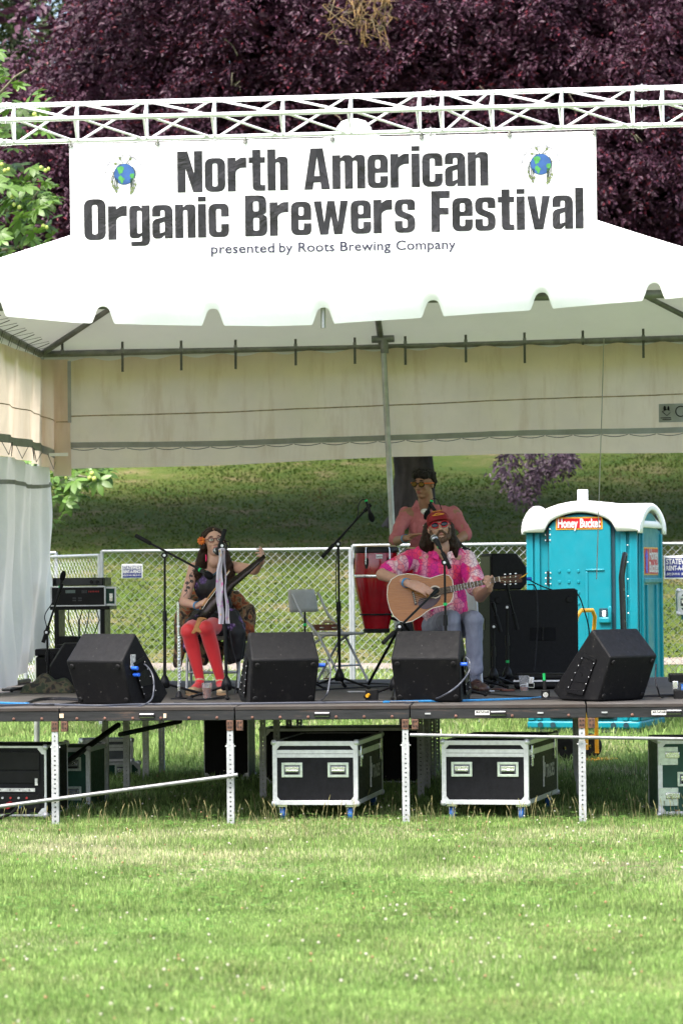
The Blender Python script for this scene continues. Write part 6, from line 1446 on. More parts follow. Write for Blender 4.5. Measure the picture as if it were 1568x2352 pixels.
def blob(prims, voxel=.006, sm=4, wrinkle=0, ws=14, seed=0):
    mb = MB()
    for p in prims:
        if p[0] == 'c':
            capsule(mb, *p[1:])
        else: mb.ell(p[1], p[2], p[3] if len(p) > 3 else None, 16, 12)
    me = mb.mesh("tmp"); o = bpy.data.objects.new("tmp", me); col.objects.link(o)
    q = o.modifiers.new("r", 'REMESH'); q.mode = 'VOXEL'; q.voxel_size = voxel; q.use_smooth_shade = True
    if sm: q = o.modifiers.new("s", 'SMOOTH'); q.factor = .5; q.iterations = sm
    dg = bpy.context.evaluated_depsgraph_get(); m2 = bpy.data.meshes.new_from_object(o.evaluated_get(dg))
    bpy.data.objects.remove(o)
    if wrinkle:
        nv = len(m2.vertices); co = np.empty(nv * 3); m2.vertices.foreach_get("co", co); co = co.reshape(-1, 3)
        no = np.empty(nv * 3); m2.vertex_normals.foreach_get("vector", no); no = no.reshape(-1, 3)
        s_ = V((seed * 3.7, seed * 1.3, 0)); dsp = np.array([noise.noise(V((c[0] * ws, c[1] * ws, c[2] * ws * .55)) + s_) + .5 * noise.noise(V((c[0] * ws * 2.3, c[1] * ws * 2.3, c[2] * ws * 1.2)) + s_) for c in co])
        m2.vertices.foreach_set("co", (co + no * (dsp * wrinkle)[:, None]).ravel()); m2.update()
    return m2
def put(name, me, m_, parent):
    M_ = inv_of(parent); me.transform(M_); me.name = name
    me.polygons.foreach_set("use_smooth", [True] * len(me.polygons))
    o = bpy.data.objects.new(name, me); col.objects.link(o); me.materials.clear(); me.materials.append(mats[m_]); o.parent = parent; return o
def skin(name, c, c2):
    m, t, b = nodes(name); vv = coords(t)
    L(t, mixc(t, ramp(t, noise_n(t, vv, 9, 5, .6), [(.35, 0.), (.7, 1.)]), c, c2), b.inputs["Base Color"]); b.inputs["Roughness"].default_value = .52
    b.inputs["Subsurface Weight"].default_value = .12; b.inputs["Subsurface Radius"].default_value = (.01, .004, .002); b.inputs["Subsurface Scale"].default_value = .5
    bump_n(t, b, noise_n(t, vv, 160, 3), .15, .002); return m, t, b
skin("skin_fair", (.47, .26, .185, 1), (.54, .32, .235, 1)); skin("skin_tan", (.37, .205, .14, 1), (.44, .25, .175, 1)); skin("skin_warm", (.25, .125, .075, 1), (.30, .155, .098, 1))
# tattooed skin of the woman's right arm: darker ink shapes by place on the body
mat("ink", (.035, .035, .04, 1), .6, var=.3)
mat("lips", (.34, .09, .08, 1), .45); mat("eye_white", (.7, .68, .64, 1), .3); mat("eye_dark", (.03, .02, .015, 1), .25)
def hairmat(name, c, c2):
    m, t, b = nodes(name); vv = coords(t, (40, 40, 3)); L(t, ramp(t, noise_n(t, vv, 3, 5, .7), [(.3, c), (.7, c2)]), b.inputs["Base Color"]); b.inputs["Roughness"].default_value = .5; b.inputs["Specular IOR Level"].default_value = .2; bump_n(t, b, noise_n(t, vv, 4, 4), .9, .01)
hairmat("hair_brown", (.012, .006, .004, 1), (.042, .020, .011, 1)); hairmat("hair_black", (.006, .005, .005, 1), (.02, .015, .012, 1)); hairmat("hair_dark", (.009, .005, .003, 1), (.034, .017, .010, 1)); hairmat("beard_brown", (.05, .028, .018, 1), (.13, .075, .045, 1))

def head_prims(c, M, s=1.0, jaw=1.0):
    # c: head centre; M columns: right of the face, forward, up
    P = lambda x, f, u: V(c) + M @ V((x, f, u)) * s
    return [('e', P(0, -.012, .035), (.076 * s, .094 * s, .082 * s), M), ('e', P(0, .012, -.03), (.062 * s * jaw, .075 * s, .075 * s), M), ('e', P(0, .045, -.085), (.036 * s * jaw, .034 * s, .026 * s), M),
            ('c', P(0, .083, .015), P(0, .108, -.022), .008 * s, .0145 * s), ('e', P(-.016, .088, -.026), .009 * s), ('e', P(.016, .088, -.026), .009 * s),
            ('c', P(-.032, .078, .03), P(.032, .078, .03), .011 * s, .011 * s), ('c', P(-.018, .082, -.055), P(.018, .082, -.055), .009 * s, .009 * s),
            ('e', P(-.04, .062, -.018), (.021 * s, .018 * s, .02 * s), M), ('e', P(.04, .062, -.018), (.021 * s, .018 * s, .02 * s), M),
            ('e', P(-.079, -.008, .0), (.010 * s, .018 * s, .031 * s), M), ('e', P(.079, -.008, .0), (.010 * s, .018 * s, .031 * s), M),
            ('c', P(0, -.025, -.06), P(0, -.04, -.14), .053 * s, .055 * s)]
def face_axes(yaw, pitch, roll):        # yaw > 0 turns the face to the picture's right; pitch > 0 lifts it
    base = Matrix(((-1, 0, 0), (0, -1, 0), (0, 0, 1))).transposed()      # facing the camera: right of the face = -x
    return Matrix.Rotation(yaw, 3, 'Z') @ Matrix.Rotation(roll, 3, 'Y') @ Matrix.Rotation(-pitch, 3, 'X') @ base
def face_parts(par, c, M, s=1.0, eyes=True, mouth=True):
    P = lambda x, f, u: V(c) + M @ V((x, f, u)) * s
    if eyes:
        for q in (-1, 1):
            e = MB().ell(P(q * .031, .071, .013), (.0145 * s, .009 * s, .0075 * s), M, 12, 8).build("eye", "eye_white", par, smooth=180); MB().ell(P(q * .031, .078, .013), (.006 * s, .004 * s, .006 * s), M, 10, 6).build("iris", "eye_dark", e, smooth=180)
            MB().tube([P(q * .014, .083, .036), P(q * .03, .084, .042), P(q * .05, .072, .036)], [.003 * s, .0045 * s, .002 * s], 6).build("eyebrow", "hair_dark", par, smooth=60)
    if mouth:
        MB().tube([P(-.024, .083, -.053), P(-.01, .091, -.049), P(0, .092, -.051), P(.01, .091, -.049), P(.024, .083, -.053)], [.002, .0042, .0042, .0042, .002], 6).build("upper_lip", "lips", par, smooth=60)
        MB().tube([P(-.022, .083, -.056), P(0, .091, -.064), P(.022, .083, -.056)], [.002, .0055, .002], 6).build("lower_lip", "lips", par, smooth=60)
def glasses(par, c, M, m_frame, m_lens, s=1.0, name="sunglasses", lens=.0235):
    P = lambda x, f, u: V(c) + M @ V((x, f, u)) * s
    fr = None
    for q in (-1, 1):
        ring = [P(q * .034 + lens * 1.12 * math.cos(a), .093 - .006 * abs(math.cos(a)), .012 + lens * .9 * math.sin(a)) for a in np.linspace(0, 6.283, 21)]
        f_ = MB().tube(ring, .0028 * s if name == 'glasses' else .0036 * s, 6).build("lens_rim", m_frame, par, smooth=60)
        MB().ell(P(q * .034, .090, .012), (lens * 1.12 * s, .004 * s, lens * .9 * s), M, 16, 8).build("lens", m_lens, f_, smooth=180)
        MB().tube([P(q * .062, .086, .02), P(q * .078, .05, .018), P(q * .084, -.01, .014)], .0045 * s, 6, .6).build("temple_arm", m_frame, par, smooth=60)
    MB().tube([P(-.012, .094, .018), P(0, .098, .021), P(.012, .094, .018)], .004 * s, 6).build("nose_bridge", m_frame, par, smooth=60)
def hand_prims(wrist, knuck, nrm, curl, thumb, s=1.0, spread=.019, tipdir=None):
    # wrist -> knuckle line; nrm = back of the hand; curl = bend per joint in radians; thumb = side vector
    w, k = V(wrist), V(knuck); d = (k - w).normalized(); n = (V(nrm) - d * V(nrm).dot(d)).normalized(); sd = d.cross(n); th = V(thumb)
    if sd.dot(th) < 0: sd = -sd
    out = [('c', w, w.lerp(k, .5), .022 * s, .024 * s)]
    ln = (.040, .044, .041, .033); curls = curl if isinstance(curl, (list, tuple)) else (curl,) * 4
    for i in range(4):
        off = sd * ((1.5 - i) * spread * s); b = k + off - d * (.006 * abs(i - 1)) * s
        out.append(('c', w + off * .5, b, .016 * s, .0125 * s)); p = b; a = 0.0
        for j in range(3):
            a += curls[i] * (.8 if j == 0 else 1.0); dr = d * math.cos(a) - n * math.sin(a); L_ = ln[i] * s * (1.0, .68, .5)[j]
            q = p + dr * L_; out.append(('c', p, q, (.0095, .0085, .0075)[j] * s, (.0088, .0078, .0065)[j] * s)); p = q
    b = w + d * .02 * s + sd * .022 * s; q1 = b + (d * .7 + sd * .6 - n * .35).normalized() * .038 * s; q2 = q1 + (d * .9 + sd * .05 - n * .3).normalized() * .03 * s; q3 = q2 + (d * .9 - sd * .2 - n * .3).normalized() * .022 * s
    out += [('c', b, q1, .0155 * s, .0115 * s), ('c', q1, q2, .0105 * s, .0095 * s), ('c', q2, q3, .009 * s, .0075 * s)]
    return out
def band(par, a, b, r, m_, name="wristband", w_=.018):
    a, b = V(a), V(b); d = (b - a).normalized(); x, y = frame(d); Mx = Matrix((x, y, d)).transposed()
    MB().lathe([(r, -w_ / 2), (r * 1.04, -w_ / 2), (r * 1.04, w_ / 2), (r, w_ / 2)], a.lerp(b, .5), 20, Mx, False).build(name, m_, par, smooth=50)
mat("band_blue", (.02, .25, .55, 1), .5)
lerp = lambda a, b, u: V(a).lerp(V(b), u)

# ---------------------------------------------------------------- the woman with the saw
wp = thing("person", "seated woman in black floral dress and red tights bowing a saw", "person", ft(489, 2.8))
hc = at(*z2(497, 232), 2.62); HM = face_axes(R(16), R(8), R(-4))
nk = at(*z2(487, 425), 2.70)
rs, ls = at(*z2(318, 465), 2.76), at(*z2(672, 455), 2.78)
re_, rw = at(*z2(228, 770), 2.66), at(*z2(350, 805), 2.46)
le, lw_ = at(*z2(868, 478), 2.52), at(*z2(930, 400), 2.38)
hip = at(*z2(500, 960), 2.92); rh, lh = hip + V((-.09, 0, 0)), hip + V((.09, 0, 0))
rk_, lk = at(*z2(268, 1035), 2.42), at(*z2(430, 1010), 2.40)
ra, la = at(*z2(372, 1470), 2.50), at(*z2(560, 1480), 2.52)
chest = at(*z2(495, 560), 2.78); waist = at(*z2(500, 800), 2.86)
rhand_k = at(*z2(415, 765), 2.36); lhand_k = at(*z2(945, 345), 2.33)
body = head_prims(hc, HM, .98, .95) + [('c', nk + V((0, .02, -.06)), hc + V((.0, .035, -.05)), .052, .05),
    ('c', rs, re_, .047, .039), ('c', re_, rw, .040, .026), ('c', ls, le, .048, .041), ('c', le, lw_, .042, .027),
    ('c', rs, nk + V((0, .03, -.05)), .05, .05), ('c', ls, nk + V((0, .03, -.05)), .05, .05),
    ('e', chest + V((0, .01, 0)), (.142, .09, .14)), ('e', waist, (.13, .095, .14)), ('e', hip, (.17, .12, .11)),
    ('c', rh, rk_, .06, .042), ('c', lh, lk, .06, .042), ('c', rk_, ra, .036, .024), ('c', lk, la, .036, .024)]
body += hand_prims(rw, rhand_k, V((-.3, -.6, .7)), (.75, .8, .85, .9), V((.3, -.2, .9)), .95)
body += hand_prims(lw_, lhand_k, V((.7, -.5, .5)), (.35, .6, .75, .8), V((-.9, -.2, .3)), .95)
put("body", blob(body, .0055, 5), "skin_fair", wp)
# glasses, features, hair
face_parts(wp, hc, HM, .98); mat("glass_frame", (.13, .03, .035, 1), .4)
m, t, b = nodes("clear_lens"); b.inputs["Transmission Weight"].default_value = .95; b.inputs["Roughness"].default_value = .05; b.inputs["IOR"].default_value = 1.05; b.inputs["Base Color"].default_value = (.95, .95, .95, 1)
glasses(wp, hc, HM, "glass_frame", "clear_lens", .98, "glasses", .021)
hp_ = lambda x, f, u: hc + HM @ V((x, f, u))
hair = [('e', hp_(0, -.03, .055), (.085, .085, .075), HM), ('c', hp_(-.06, -.02, .07), hp_(-.083, -.02, -.03), .03, .03), ('c', hp_(.06, -.02, .07), hp_(.083, -.02, -.03), .03, .03), ('e', hp_(0, -.07, 0), (.085, .06, .1), HM),
        ('c', hp_(-.02, .04, .085), hp_(-.06, .02, .06), .022, .024), ('c', hp_(.02, .04, .085), hp_(.06, .02, .06), .022, .024)]
for sx_, pts in (((1, [(405, 300), (375, 420), (350, 510), (365, 560)])), (-1, [(600, 330), (630, 440), (655, 520), (660, 600)])):
    yy = 2.66
    for j in range(len(pts) - 1):
        hair += [('c', at(*z2(*pts[j]), yy + .02 * j), at(*z2(*pts[j + 1]), yy + .02 * (j + 1)), .036, .040 - .006 * j), ('c', at(*z2(pts[j][0] + 22 * sx_, pts[j][1]), yy + .05 + .02 * j), at(*z2(pts[j + 1][0] + 30 * sx_, pts[j + 1][1]), yy + .06 + .02 * j), .035, .034)]
hair += [('c', at(*z2(420, 420), 2.72), at(*z2(430, 520), 2.74), .05, .03), ('c', at(*z2(590, 420), 2.74), at(*z2(610, 540), 2.76), .05, .03)]
put("hair", blob(hair, .007, 3, .006, 60), "hair_brown", wp)
mat("flower_orange", (.65, .08, .02, 1), .5, var=.3, vs=40, c2=(.75, .22, .02, 1))
fc_ = at(*z2(385, 215), 2.58); fr_ = np.random.default_rng(5)
for i in range(9):
    a = i * .7; Mx = Matrix.Rotation(a, 3, 'Y') @ Matrix.Rotation(.5, 3, 'X'); MB().ell(fc_ + Mx @ V((.018, -.004, 0)), (.016, .004, .010), Mx, 8, 6).build("flower_petal", "flower_orange", wp, smooth=180)
mat("pink_plastic", (.75, .02, .12, 1), .35)
e0 = at(*z2(426, 340), 2.60); MB().tube([e0, e0 + V((.002, 0, -.03)), e0 + V((0, 0, -.055))], [.003, .006, .002], 7).build("earring", "pink_plastic", wp, smooth=60)
mat("bead", (.03, .06, .075, 1), .3, var=.5, vs=60)
for i in range(17):
    u = i / 16; p_ = at(*z2(438 + 95 * u, 482 + 42 * math.sin(math.pi * u * .85 + .25)), 2.655 - .02 * math.sin(math.pi * u)); MB().ell(p_, .0085, n=8, k=6).build("necklace_bead", "bead", wp, smooth=180)
# dress
m, t, b = nodes("floral_dress"); vv = coords(t); b.inputs["Roughness"].default_value = .65
vo = N(t, "TexVoronoi"); vo.inputs["Scale"].default_value = 9.0; L(t, vv, vo.inputs["Vector"])
vo2 = N(t, "TexVoronoi"); vo2.inputs["Scale"].default_value = 38.0; L(t, vv, vo2.inputs["Vector"])
patch = ramp(t, vo.outputs[0], [(.22, 1.), (.34, 0.)]); pick = ramp(t, noise_n(t, vv, 4.0, 2), [(.5, 0.), (.56, 1.)])
fl_c = ramp(t, vo2.outputs[0], [(.1, (.55, .5, .6, 1)), (.3, (.22, .10, .34, 1)), (.55, (.05, .02, .10, 1))])
mm_ = N(t, "Math"); mm_.operation = 'MULTIPLY'; L(t, patch, mm_.inputs[0]); L(t, pick, mm_.inputs[1])
L(t, mixc(t, mm_.outputs[0], (.004, .004, .0055, 1), fl_c), b.inputs["Base Color"])
dr = [('e', chest + V((0, -.012, -.045)), (.162, .116, .15)), ('e', waist, (.142, .108, .16)), ('e', hip + V((0, 0, .03)), (.20, .14, .12)),
      ('c', rh + V((0, 0, .01)), lerp(rh, rk_, .62), .10, .085), ('c', lh + V((0, 0, .01)), lerp(lh, lk, .55), .105, .085), ('c', at(*z2(390, 560), 2.72), at(*z2(385, 480), 2.74), .018, .012), ('c', at(*z2(610, 580), 2.74), at(*z2(625, 490), 2.76), .018, .012),
      ('c', at(*z2(660, 930), 2.8), at(*z2(700, 1050), 2.72), .085, .08), ('c', at(*z2(700, 1050), 2.72), at(*z2(700, 1270), 2.74), .08, .05), ('c', at(*z2(640, 1000), 2.74), at(*z2(665, 1290), 2.78), .06, .04), ('c', at(*z2(725, 1000), 2.84), at(*z2(735, 1260), 2.86), .06, .035),
      ('c', at(*z2(300, 1000), 2.8), at(*z2(245, 1200), 2.78), .05, .03), ('c', at(*z2(350, 1080), 2.75), at(*z2(300, 1290), 2.82), .05, .03)]
put("dress", blob(dr, .008, 4, .010, 16, 1), "floral_dress", wp)
# tights, shoes
m, t, b = nodes("red_tights"); b.inputs["Base Color"].default_value = (.60, .018, .022, 1); b.inputs["Roughness"].default_value = .55; b.inputs["Sheen Weight"].default_value = .3
tg = []
for h_, k_, a_, toe in ((rh, rk_, ra, z2(300, 1555)), (lh, lk, la, z2(568, 1590))):
    calf = lerp(k_, a_, .32) + V((0, .02, 0)); tg += [('c', h_, k_, .088, .064), ('e', k_ + V((0, 0, -.005)), (.064, .064, .066)), ('c', k_, calf, .060, .060), ('c', calf, a_, .060, .036), ('c', a_, a_ + V((0, -.02, -.035)), .036, .036)]
    tp = at(*toe, 2.34); tp.z = STAGE + .035; tg += [('c', a_ + V((0, 0, -.035)), tp, .034, .03)]
put("tights", blob(tg, .007, 5), "red_tights", wp)
mat("shoe_beige", (.45, .33, .19, 1), .55, var=.12); mat("cork", (.33, .20, .10, 1), .8, var=.2, vs=40)
for a_, toe in ((ra, z2(292, 1570)), (la, z2(572, 1600))):
    tp = at(*toe, 2.30); tp.z = STAGE + .032; hl = a_.copy(); hl.z = STAGE + .045; hl.y += .05
    put("shoe", blob([('c', hl, hl + V((0, 0, .02)), .036, .034), ('c', hl, tp, .034, .036), ('e', tp, (.043, .055, .03))], .006, 3), "shoe_beige", wp)
    d_ = tp - hl; mb = MB(); mb.tube([hl + V((0, .03, -.036)), hl.lerp(tp, .5) + V((0, 0, -.022)), tp + V((0, -.045, -.02))], [.036, .038, .04], 12, .28); mb.build("shoe_sole", "cork", wp, smooth=60)
    band(wp, a_ + V((0, -.005, -.022)), a_ + V((0, -.0, .0)), .039, "shoe_beige", "ankle_strap", .014)
band(wp, lerp(re_, rw, .93), lerp(re_, rw, 1.02), .031, "band_blue")
mat("thread_band", (.25, .33, .16, 1), .8); band(wp, lerp(le, lw_, .9), lerp(le, lw_, .97), .032, "thread_band", "thread_bracelet", .01)
# tattoos as inked patches hugging the arm
def tattoo(pts, r, par=wp): MB().tube(pts, r, 5).build("tattoo", "ink", par, smooth=60)
def on_arm(a, b_, r0_, r1_, u, ang, lift=.0005):
    a, b_ = V(a), V(b_); d = (b_ - a).normalized(); s = V((1, 0, 0)) - d * d.x; s.normalize(); f = s.cross(d)
    if f.y > 0: f = -f
    r = r0_ + (r1_ - r0_) * u + lift; return a.lerp(b_, u) + (s * math.sin(ang) + f * math.cos(ang)) * r
tr_ = np.random.default_rng(8)
for u, ang, n_, sz in ((.12, .3, 5, .014), (.28, .1, 6, .016), (.42, .5, 7, .018), (.5, -.3, 7, .02), (.62, .2, 7, .018), (.72, -.1, 5, .014)):
    for q in range(n_):
        a = q * 6.283 / n_ + u * 9; pts = [on_arm(rs, re_, .047, .039, u + sz * 2.6 * k_ * math.cos(a), ang + sz * 22 * k_ * math.sin(a), -.001) for k_ in (.15, .45, .8, 1.0)]; tattoo(pts, [.0012, .004, .004, .001])
tattoo([on_arm(rs, re_, .047, .039, .05 + .045 * k_, .25 * math.sin(k_ * .9), -.0012) for k_ in range(20)], .0024)
for ring in range(3):
    for q in range(9):
        a = q * .698 + ring * .3; ra_ = .35 + .42 * ring; pts = [on_arm(re_, rw, .040, .026, .38 + .07 * (ra_ + dk) * math.cos(a), .35 + .36 * (ra_ + dk) * math.sin(a), -.001) for dk in (-.12, .1, .3)]; tattoo(pts, [.001, .0042, .001])
# saw, bow
mat("saw_steel", (.035, .028, .026, 1), .25, .8, var=.3, vs=5); mat("saw_wood", (.34, .15, .045, 1), .5, var=.25, vs=14); mat("bow_wood", (.42, .22, .08, 1), .45, var=.2, vs=20); mat("horsehair", (.7, .66, .55, 1), .6)
S = lambda x, y, Yv: at(*z2(x, y), Yv)
sw = thing("hand_saw", "long dark steel saw held between the woman's knees and left hand", "saw", S(360, 900, 2.3))
ua = [(952, 338), (880, 392), (760, 482), (620, 590), (530, 665), (450, 755), (395, 840), (352, 912)]; la_ = [(972, 366), (905, 432), (800, 535), (690, 630), (620, 715), (555, 800), (500, 870), (442, 930)]
mb = MB(); n_ = len(ua); yv = [2.30, 2.285, 2.26, 2.24, 2.23, 2.225, 2.225, 2.23]
vs = [S(*p, yv[i]) for i, p in enumerate(ua)] + [S(*p, yv[i] - .015) for i, p in enumerate(la_)]; mb.add(vs, [(i, i + 1, n_ + i + 1, n_ + i) for i in range(n_ - 1)]); o = mb.build("blade", "saw_steel", sw, smooth=180, solid=.002)
hpts = [(352, 915), (335, 960), (312, 1020), (292, 1055), (318, 1064), (340, 1040), (372, 1055), (388, 1045), (362, 1000), (380, 960), (405, 930), (430, 935), (440, 920), (380, 908)]
mb = MB(); nh = len(hpts); fr1 = [S(*p, 2.215) for p in hpts]; bk1 = [S(*p, 2.245) for p in hpts]; mb.add(fr1 + bk1, [tuple(range(nh)), tuple(range(2 * nh - 1, nh - 1, -1))] + [(i, nh + i, nh + (i + 1) % nh, (i + 1) % nh) for i in range(nh)]); mb.build("handle", "saw_wood", sw, bev=.004)
bw = thing("violin_bow", "pale wooden bow in the woman's right hand", "bow", S(372, 835, 2.3)); MB().tube([S(372, 836, 2.27), S(450, 728, 2.24), S(522, 636, 2.215), S(640, 480, 2.2)], [.006, .0062, .0058, .004], 8).build("stick", "bow_wood", bw, smooth=60)
MB().tube([S(392, 838, 2.255), S(640, 492, 2.19)], .003, 5).build("hair_ribbon", "horsehair", bw, smooth=60); MB().box(S(395, 825, 2.26), (.016, .012, .03), M=Matrix.Rotation(-.6, 3, 'Y')).build("frog", "plate_black", bw, bev=.003)
# scarf on the stand
m, t, b = nodes("scarf_cloth"); vv = coords(t); vo = N(t, "TexVoronoi"); vo.inputs["Scale"].default_value = 22; L(t, vv, vo.inputs["Vector"])
spot = ramp(t, vo.outputs[0], [(.18, 1.), (.36, 0.)]); hue = ramp(t, noise_n(t, vv, 9, 2), [(.38, (.62, .12, .34, 1)), (.5, (.42, .2, .5, 1)), (.6, (.62, .40, .08, 1)), (.7, (.25, .4, .55, 1))]); L(t, mixc(t, spot, (.50, .47, .52, 1), hue), b.inputs["Base Color"]); b.inputs["Roughness"].default_value = .8
tr = N(t, "BsdfTranslucent"); tr.inputs[0].default_value = (.7, .65, .7, 1); mx = N(t, "MixShader"); mx.inputs[0].default_value = .2; L(t, b.outputs[0], mx.inputs[1]); L(t, tr.outputs[0], mx.inputs[2]); L(t, mx.outputs[0], t.nodes["Material Output"].inputs[0])
sf = thing("floral_scarf", "sheer white scarf with pink flowers tied to the woman's stand", "scarf", S(570, 290, 1.58))
def tail(xl, xr, y0, y1, Yv, ph):
    def fn(u, v):
        y = y0 + (y1 - y0) * v; a = np.interp(v, [0, .15, .5, .75, 1], xl); b_ = np.interp(v, [0, .15, .5, .75, 1], xr); p_ = S(a + (b_ - a) * u + 5 * math.sin(v * 16 + ph), y, Yv + .012 * math.sin(u * 7 + v * 9 + ph)); return p_
    return MB().sheet(fn, 10, 40)
tail([538, 540, 510, 530, 540], [575, 578, 578, 585, 588], 288, 972, 1.578, 0).build("long_tail", "scarf_cloth", sf, smooth=180); tail([580, 592, 595, 600, 610], [600, 606, 610, 630, 648], 285, 968, 1.572, 2).build("short_tail", "scarf_cloth", sf, smooth=180)
put("knot", blob([('e', S(575, 292, 1.6), (.02, .022, .014)), ('e', S(560, 300, 1.59), (.016, .014, .016))], .005, 2), "scarf_cloth", sf)
# coat over the chair
m, t, b = nodes("paisley_coat"); vv = coords(t); vo = N(t, "TexVoronoi"); vo.inputs["Scale"].default_value = 12; L(t, vv, vo.inputs["Vector"]); b.inputs["Roughness"].default_value = .85
c_a = ramp(t, noise_n(t, vv, 11, 3, .6, 1.5), [(.40, (.015, .010, .008, 1)), (.47, (.10, .055, .025, 1)), (.53, (.20, .15, .08, 1)), (.60, (.28, .055, .012, 1)), (.68, (.03, .02, .015, 1))]); L(t, c_a, b.inputs["Base Color"])
co_ = thing("draped_coat", "brown and orange patterned coat hung over the woman's chair", "coat", ft(489, 3.2))
cp = [('c', S(300, 720, 3.12), S(640, 700, 3.15), .05, .05), ('c', S(250, 780, 3.08), S(215, 1000, 3.05), .07, .06), ('c', S(215, 1000, 3.05), S(185, 1340, 3.05), .055, .03), ('c', S(200, 900, 3.1), S(160, 1330, 3.08), .05, .03), ('c', S(700, 740, 3.1), S(800, 850, 3.05), .06, .06), ('c', S(800, 850, 3.05), S(835, 1030, 3.02), .065, .04), ('c', S(770, 900, 3.06), S(790, 1060, 3.03), .07, .06), ('c', S(420, 1180, 3.08), S(420, 1310, 3.1), .06, .035), ('c', S(520, 1180, 3.1), S(540, 1320, 3.1), .06, .035), ('c', S(640, 1150, 3.08), S(640, 1310, 3.08), .06, .03), ('e', S(480, 900, 3.2), (.2, .04, .22))]
put("cloth", blob(cp, .009, 4, .012, 14, 3), "paisley_coat", co_)

# ---------------------------------------------------------------- the guitarist
T = lambda x, y, Yv: at(*z3(x, y), Yv)
gp = thing("person", "long-haired bearded man in pink floral shirt and red cap playing guitar", "person", ft(1040, 2.8))
hc = T(952, 612, 2.58); HM = face_axes(R(6), R(10), R(-9))
nk = T(965, 770, 2.66); rs, ls = T(745, 845, 2.72), T(1165, 855, 2.72)
re_, rw = T(500, 975, 2.45), T(705, 1045, 2.06); rk2 = T(815, 1082, 1.99)
le, lw_ = T(1272, 1150, 2.42), T(1342, 1088, 2.16); lk2 = T(1352, 1050, 2.11)
hip = T(1010, 1380, 2.85); rh, lh = hip + V((-.1, 0, 0)), hip + V((.1, 0, 0))
rkn, lkn = T(1045, 1330, 2.34), T(1225, 1335, 2.36); ran, lan = T(1070, 1740, 2.44), T(1230, 1745, 2.42)
chest = T(955, 950, 2.74); belly = T(985, 1200, 2.76)
body = head_prims(hc, HM, 1.05, 1.05) + [('c', nk + V((0, .03, -.03)), hc + V((0, .04, -.05)), .06, .058), ('c', rs, re_, .055, .046), ('c', re_, rw, .048, .031), ('c', ls, le, .055, .046), ('c', le, lw_, .047, .031),
    ('c', rs, ls, .07, .07), ('e', chest, (.19, .12, .17)), ('e', belly, (.17, .12, .18)), ('e', hip, (.18, .13, .12)), ('c', rh, rkn, .085, .062), ('c', lh, lkn, .085, .062), ('c', rkn, ran, .055, .038), ('c', lkn, lan, .055, .038)]
body += hand_prims(rw, rk2, V((.05, -.85, .5)), (.28, .32, .36, .4), V((.3, -.4, .85)), 1.08)
body += hand_prims(lw_, lk2, V((.5, -.75, .1)), (.95, .98, 1.0, 1.0), V((.3, .4, .9)), 1.05)
put("body", blob(body, .0055, 5), "skin_tan", gp)
face_parts(gp, hc, HM, 1.05, eyes=False)
mat("red_frame", (.55, .015, .04, 1), .3); mat("mirror_lens", (.012, .014, .019, 1), .1, .3, var=.3, vs=20); glasses(gp, hc, HM, "red_frame", "mirror_lens", 1.08)
hp_ = lambda x, f, u: hc + HM @ V((x, f, u)) * 1.05
put("beard", blob([('c', hp_(-.066, .02, -.02), hp_(-.055, .045, -.075), .016, .02), ('c', hp_(.066, .02, -.02), hp_(.055, .045, -.075), .016, .02), ('c', hp_(-.05, .05, -.08), hp_(0, .07, -.105), .022, .025), ('c', hp_(.05, .05, -.08), hp_(0, .07, -.105), .022, .025), ('c', hp_(-.036, .078, -.062), hp_(-.006, .094, -.038), .010, .011), ('c', hp_(.036, .078, -.062), hp_(.006, .094, -.038), .010, .011), ('c', hp_(-.036, .078, -.06), hp_(-.04, .07, -.09), .010, .014), ('c', hp_(.036, .078, -.06), hp_(.04, .07, -.09), .010, .014)], .005, 2, .003, 90), "beard_brown", gp)
hair = [('e', hp_(0, -.04, .02), (.088, .075, .09), HM)]
for pts in ([(865, 600), (848, 680), (828, 740), (850, 790)], [(1030, 600), (1048, 680), (1072, 760), (1078, 830)], [(870, 640), (880, 720), (885, 770)], [(1030, 640), (1040, 740), (1045, 790)]):
    for j in range(len(pts) - 1): hair.append(('c', T(*pts[j], 2.62 + .015 * j), T(*pts[j + 1], 2.62 + .015 * (j + 1)), .04, .038 if j < len(pts) - 2 else .022))
hair += [('c', T(822, 740, 2.64), T(810, 735, 2.64), .03, .02), ('c', T(1085, 720, 2.66), T(1115, 745, 2.66), .03, .014)]
put("hair", blob(hair, .0065, 3, .006, 60, 2), "hair_dark", gp)
mat("cap_red", (.20, .008, .012, 1), .8, var=.12, vs=12, bump=.3, bs=200); mat("cap_gold", (.65, .30, .03, 1), .6, var=.1)
cp = blob([('e', hp_(0, -.012, .072), (.089, .102, .070), HM), ('c', hp_(-.03, .05, .06), hp_(.03, .05, .06), .045, .045), ('e', hp_(0, -.012, .045), (.091, .104, .03), HM)], .006, 3)
put("cap", cp, "cap_red", gp)
MB().sheet(lambda u, v: hp_((u - .5) * .165, .055 + .085 * v * math.cos((u - .5) * 1.9), .048 + .010 * math.cos((u - .5) * 3.0) - .012 * v), 14, 6).build("cap_brim", "cap_red", gp, smooth=180, solid=.004)
mb = MB(); o_ = hp_(0, .108, .112); ux_ = -(HM @ V((1, 0, 0))); uy_ = HM @ V((0, -.62, .80)); put_text(mb, "PORT WILLIAMS CO", .017, o_, ux_, uy_, .0004, fit=.082); mb.build("cap_lettering", "cap_gold", gp, smooth=None)
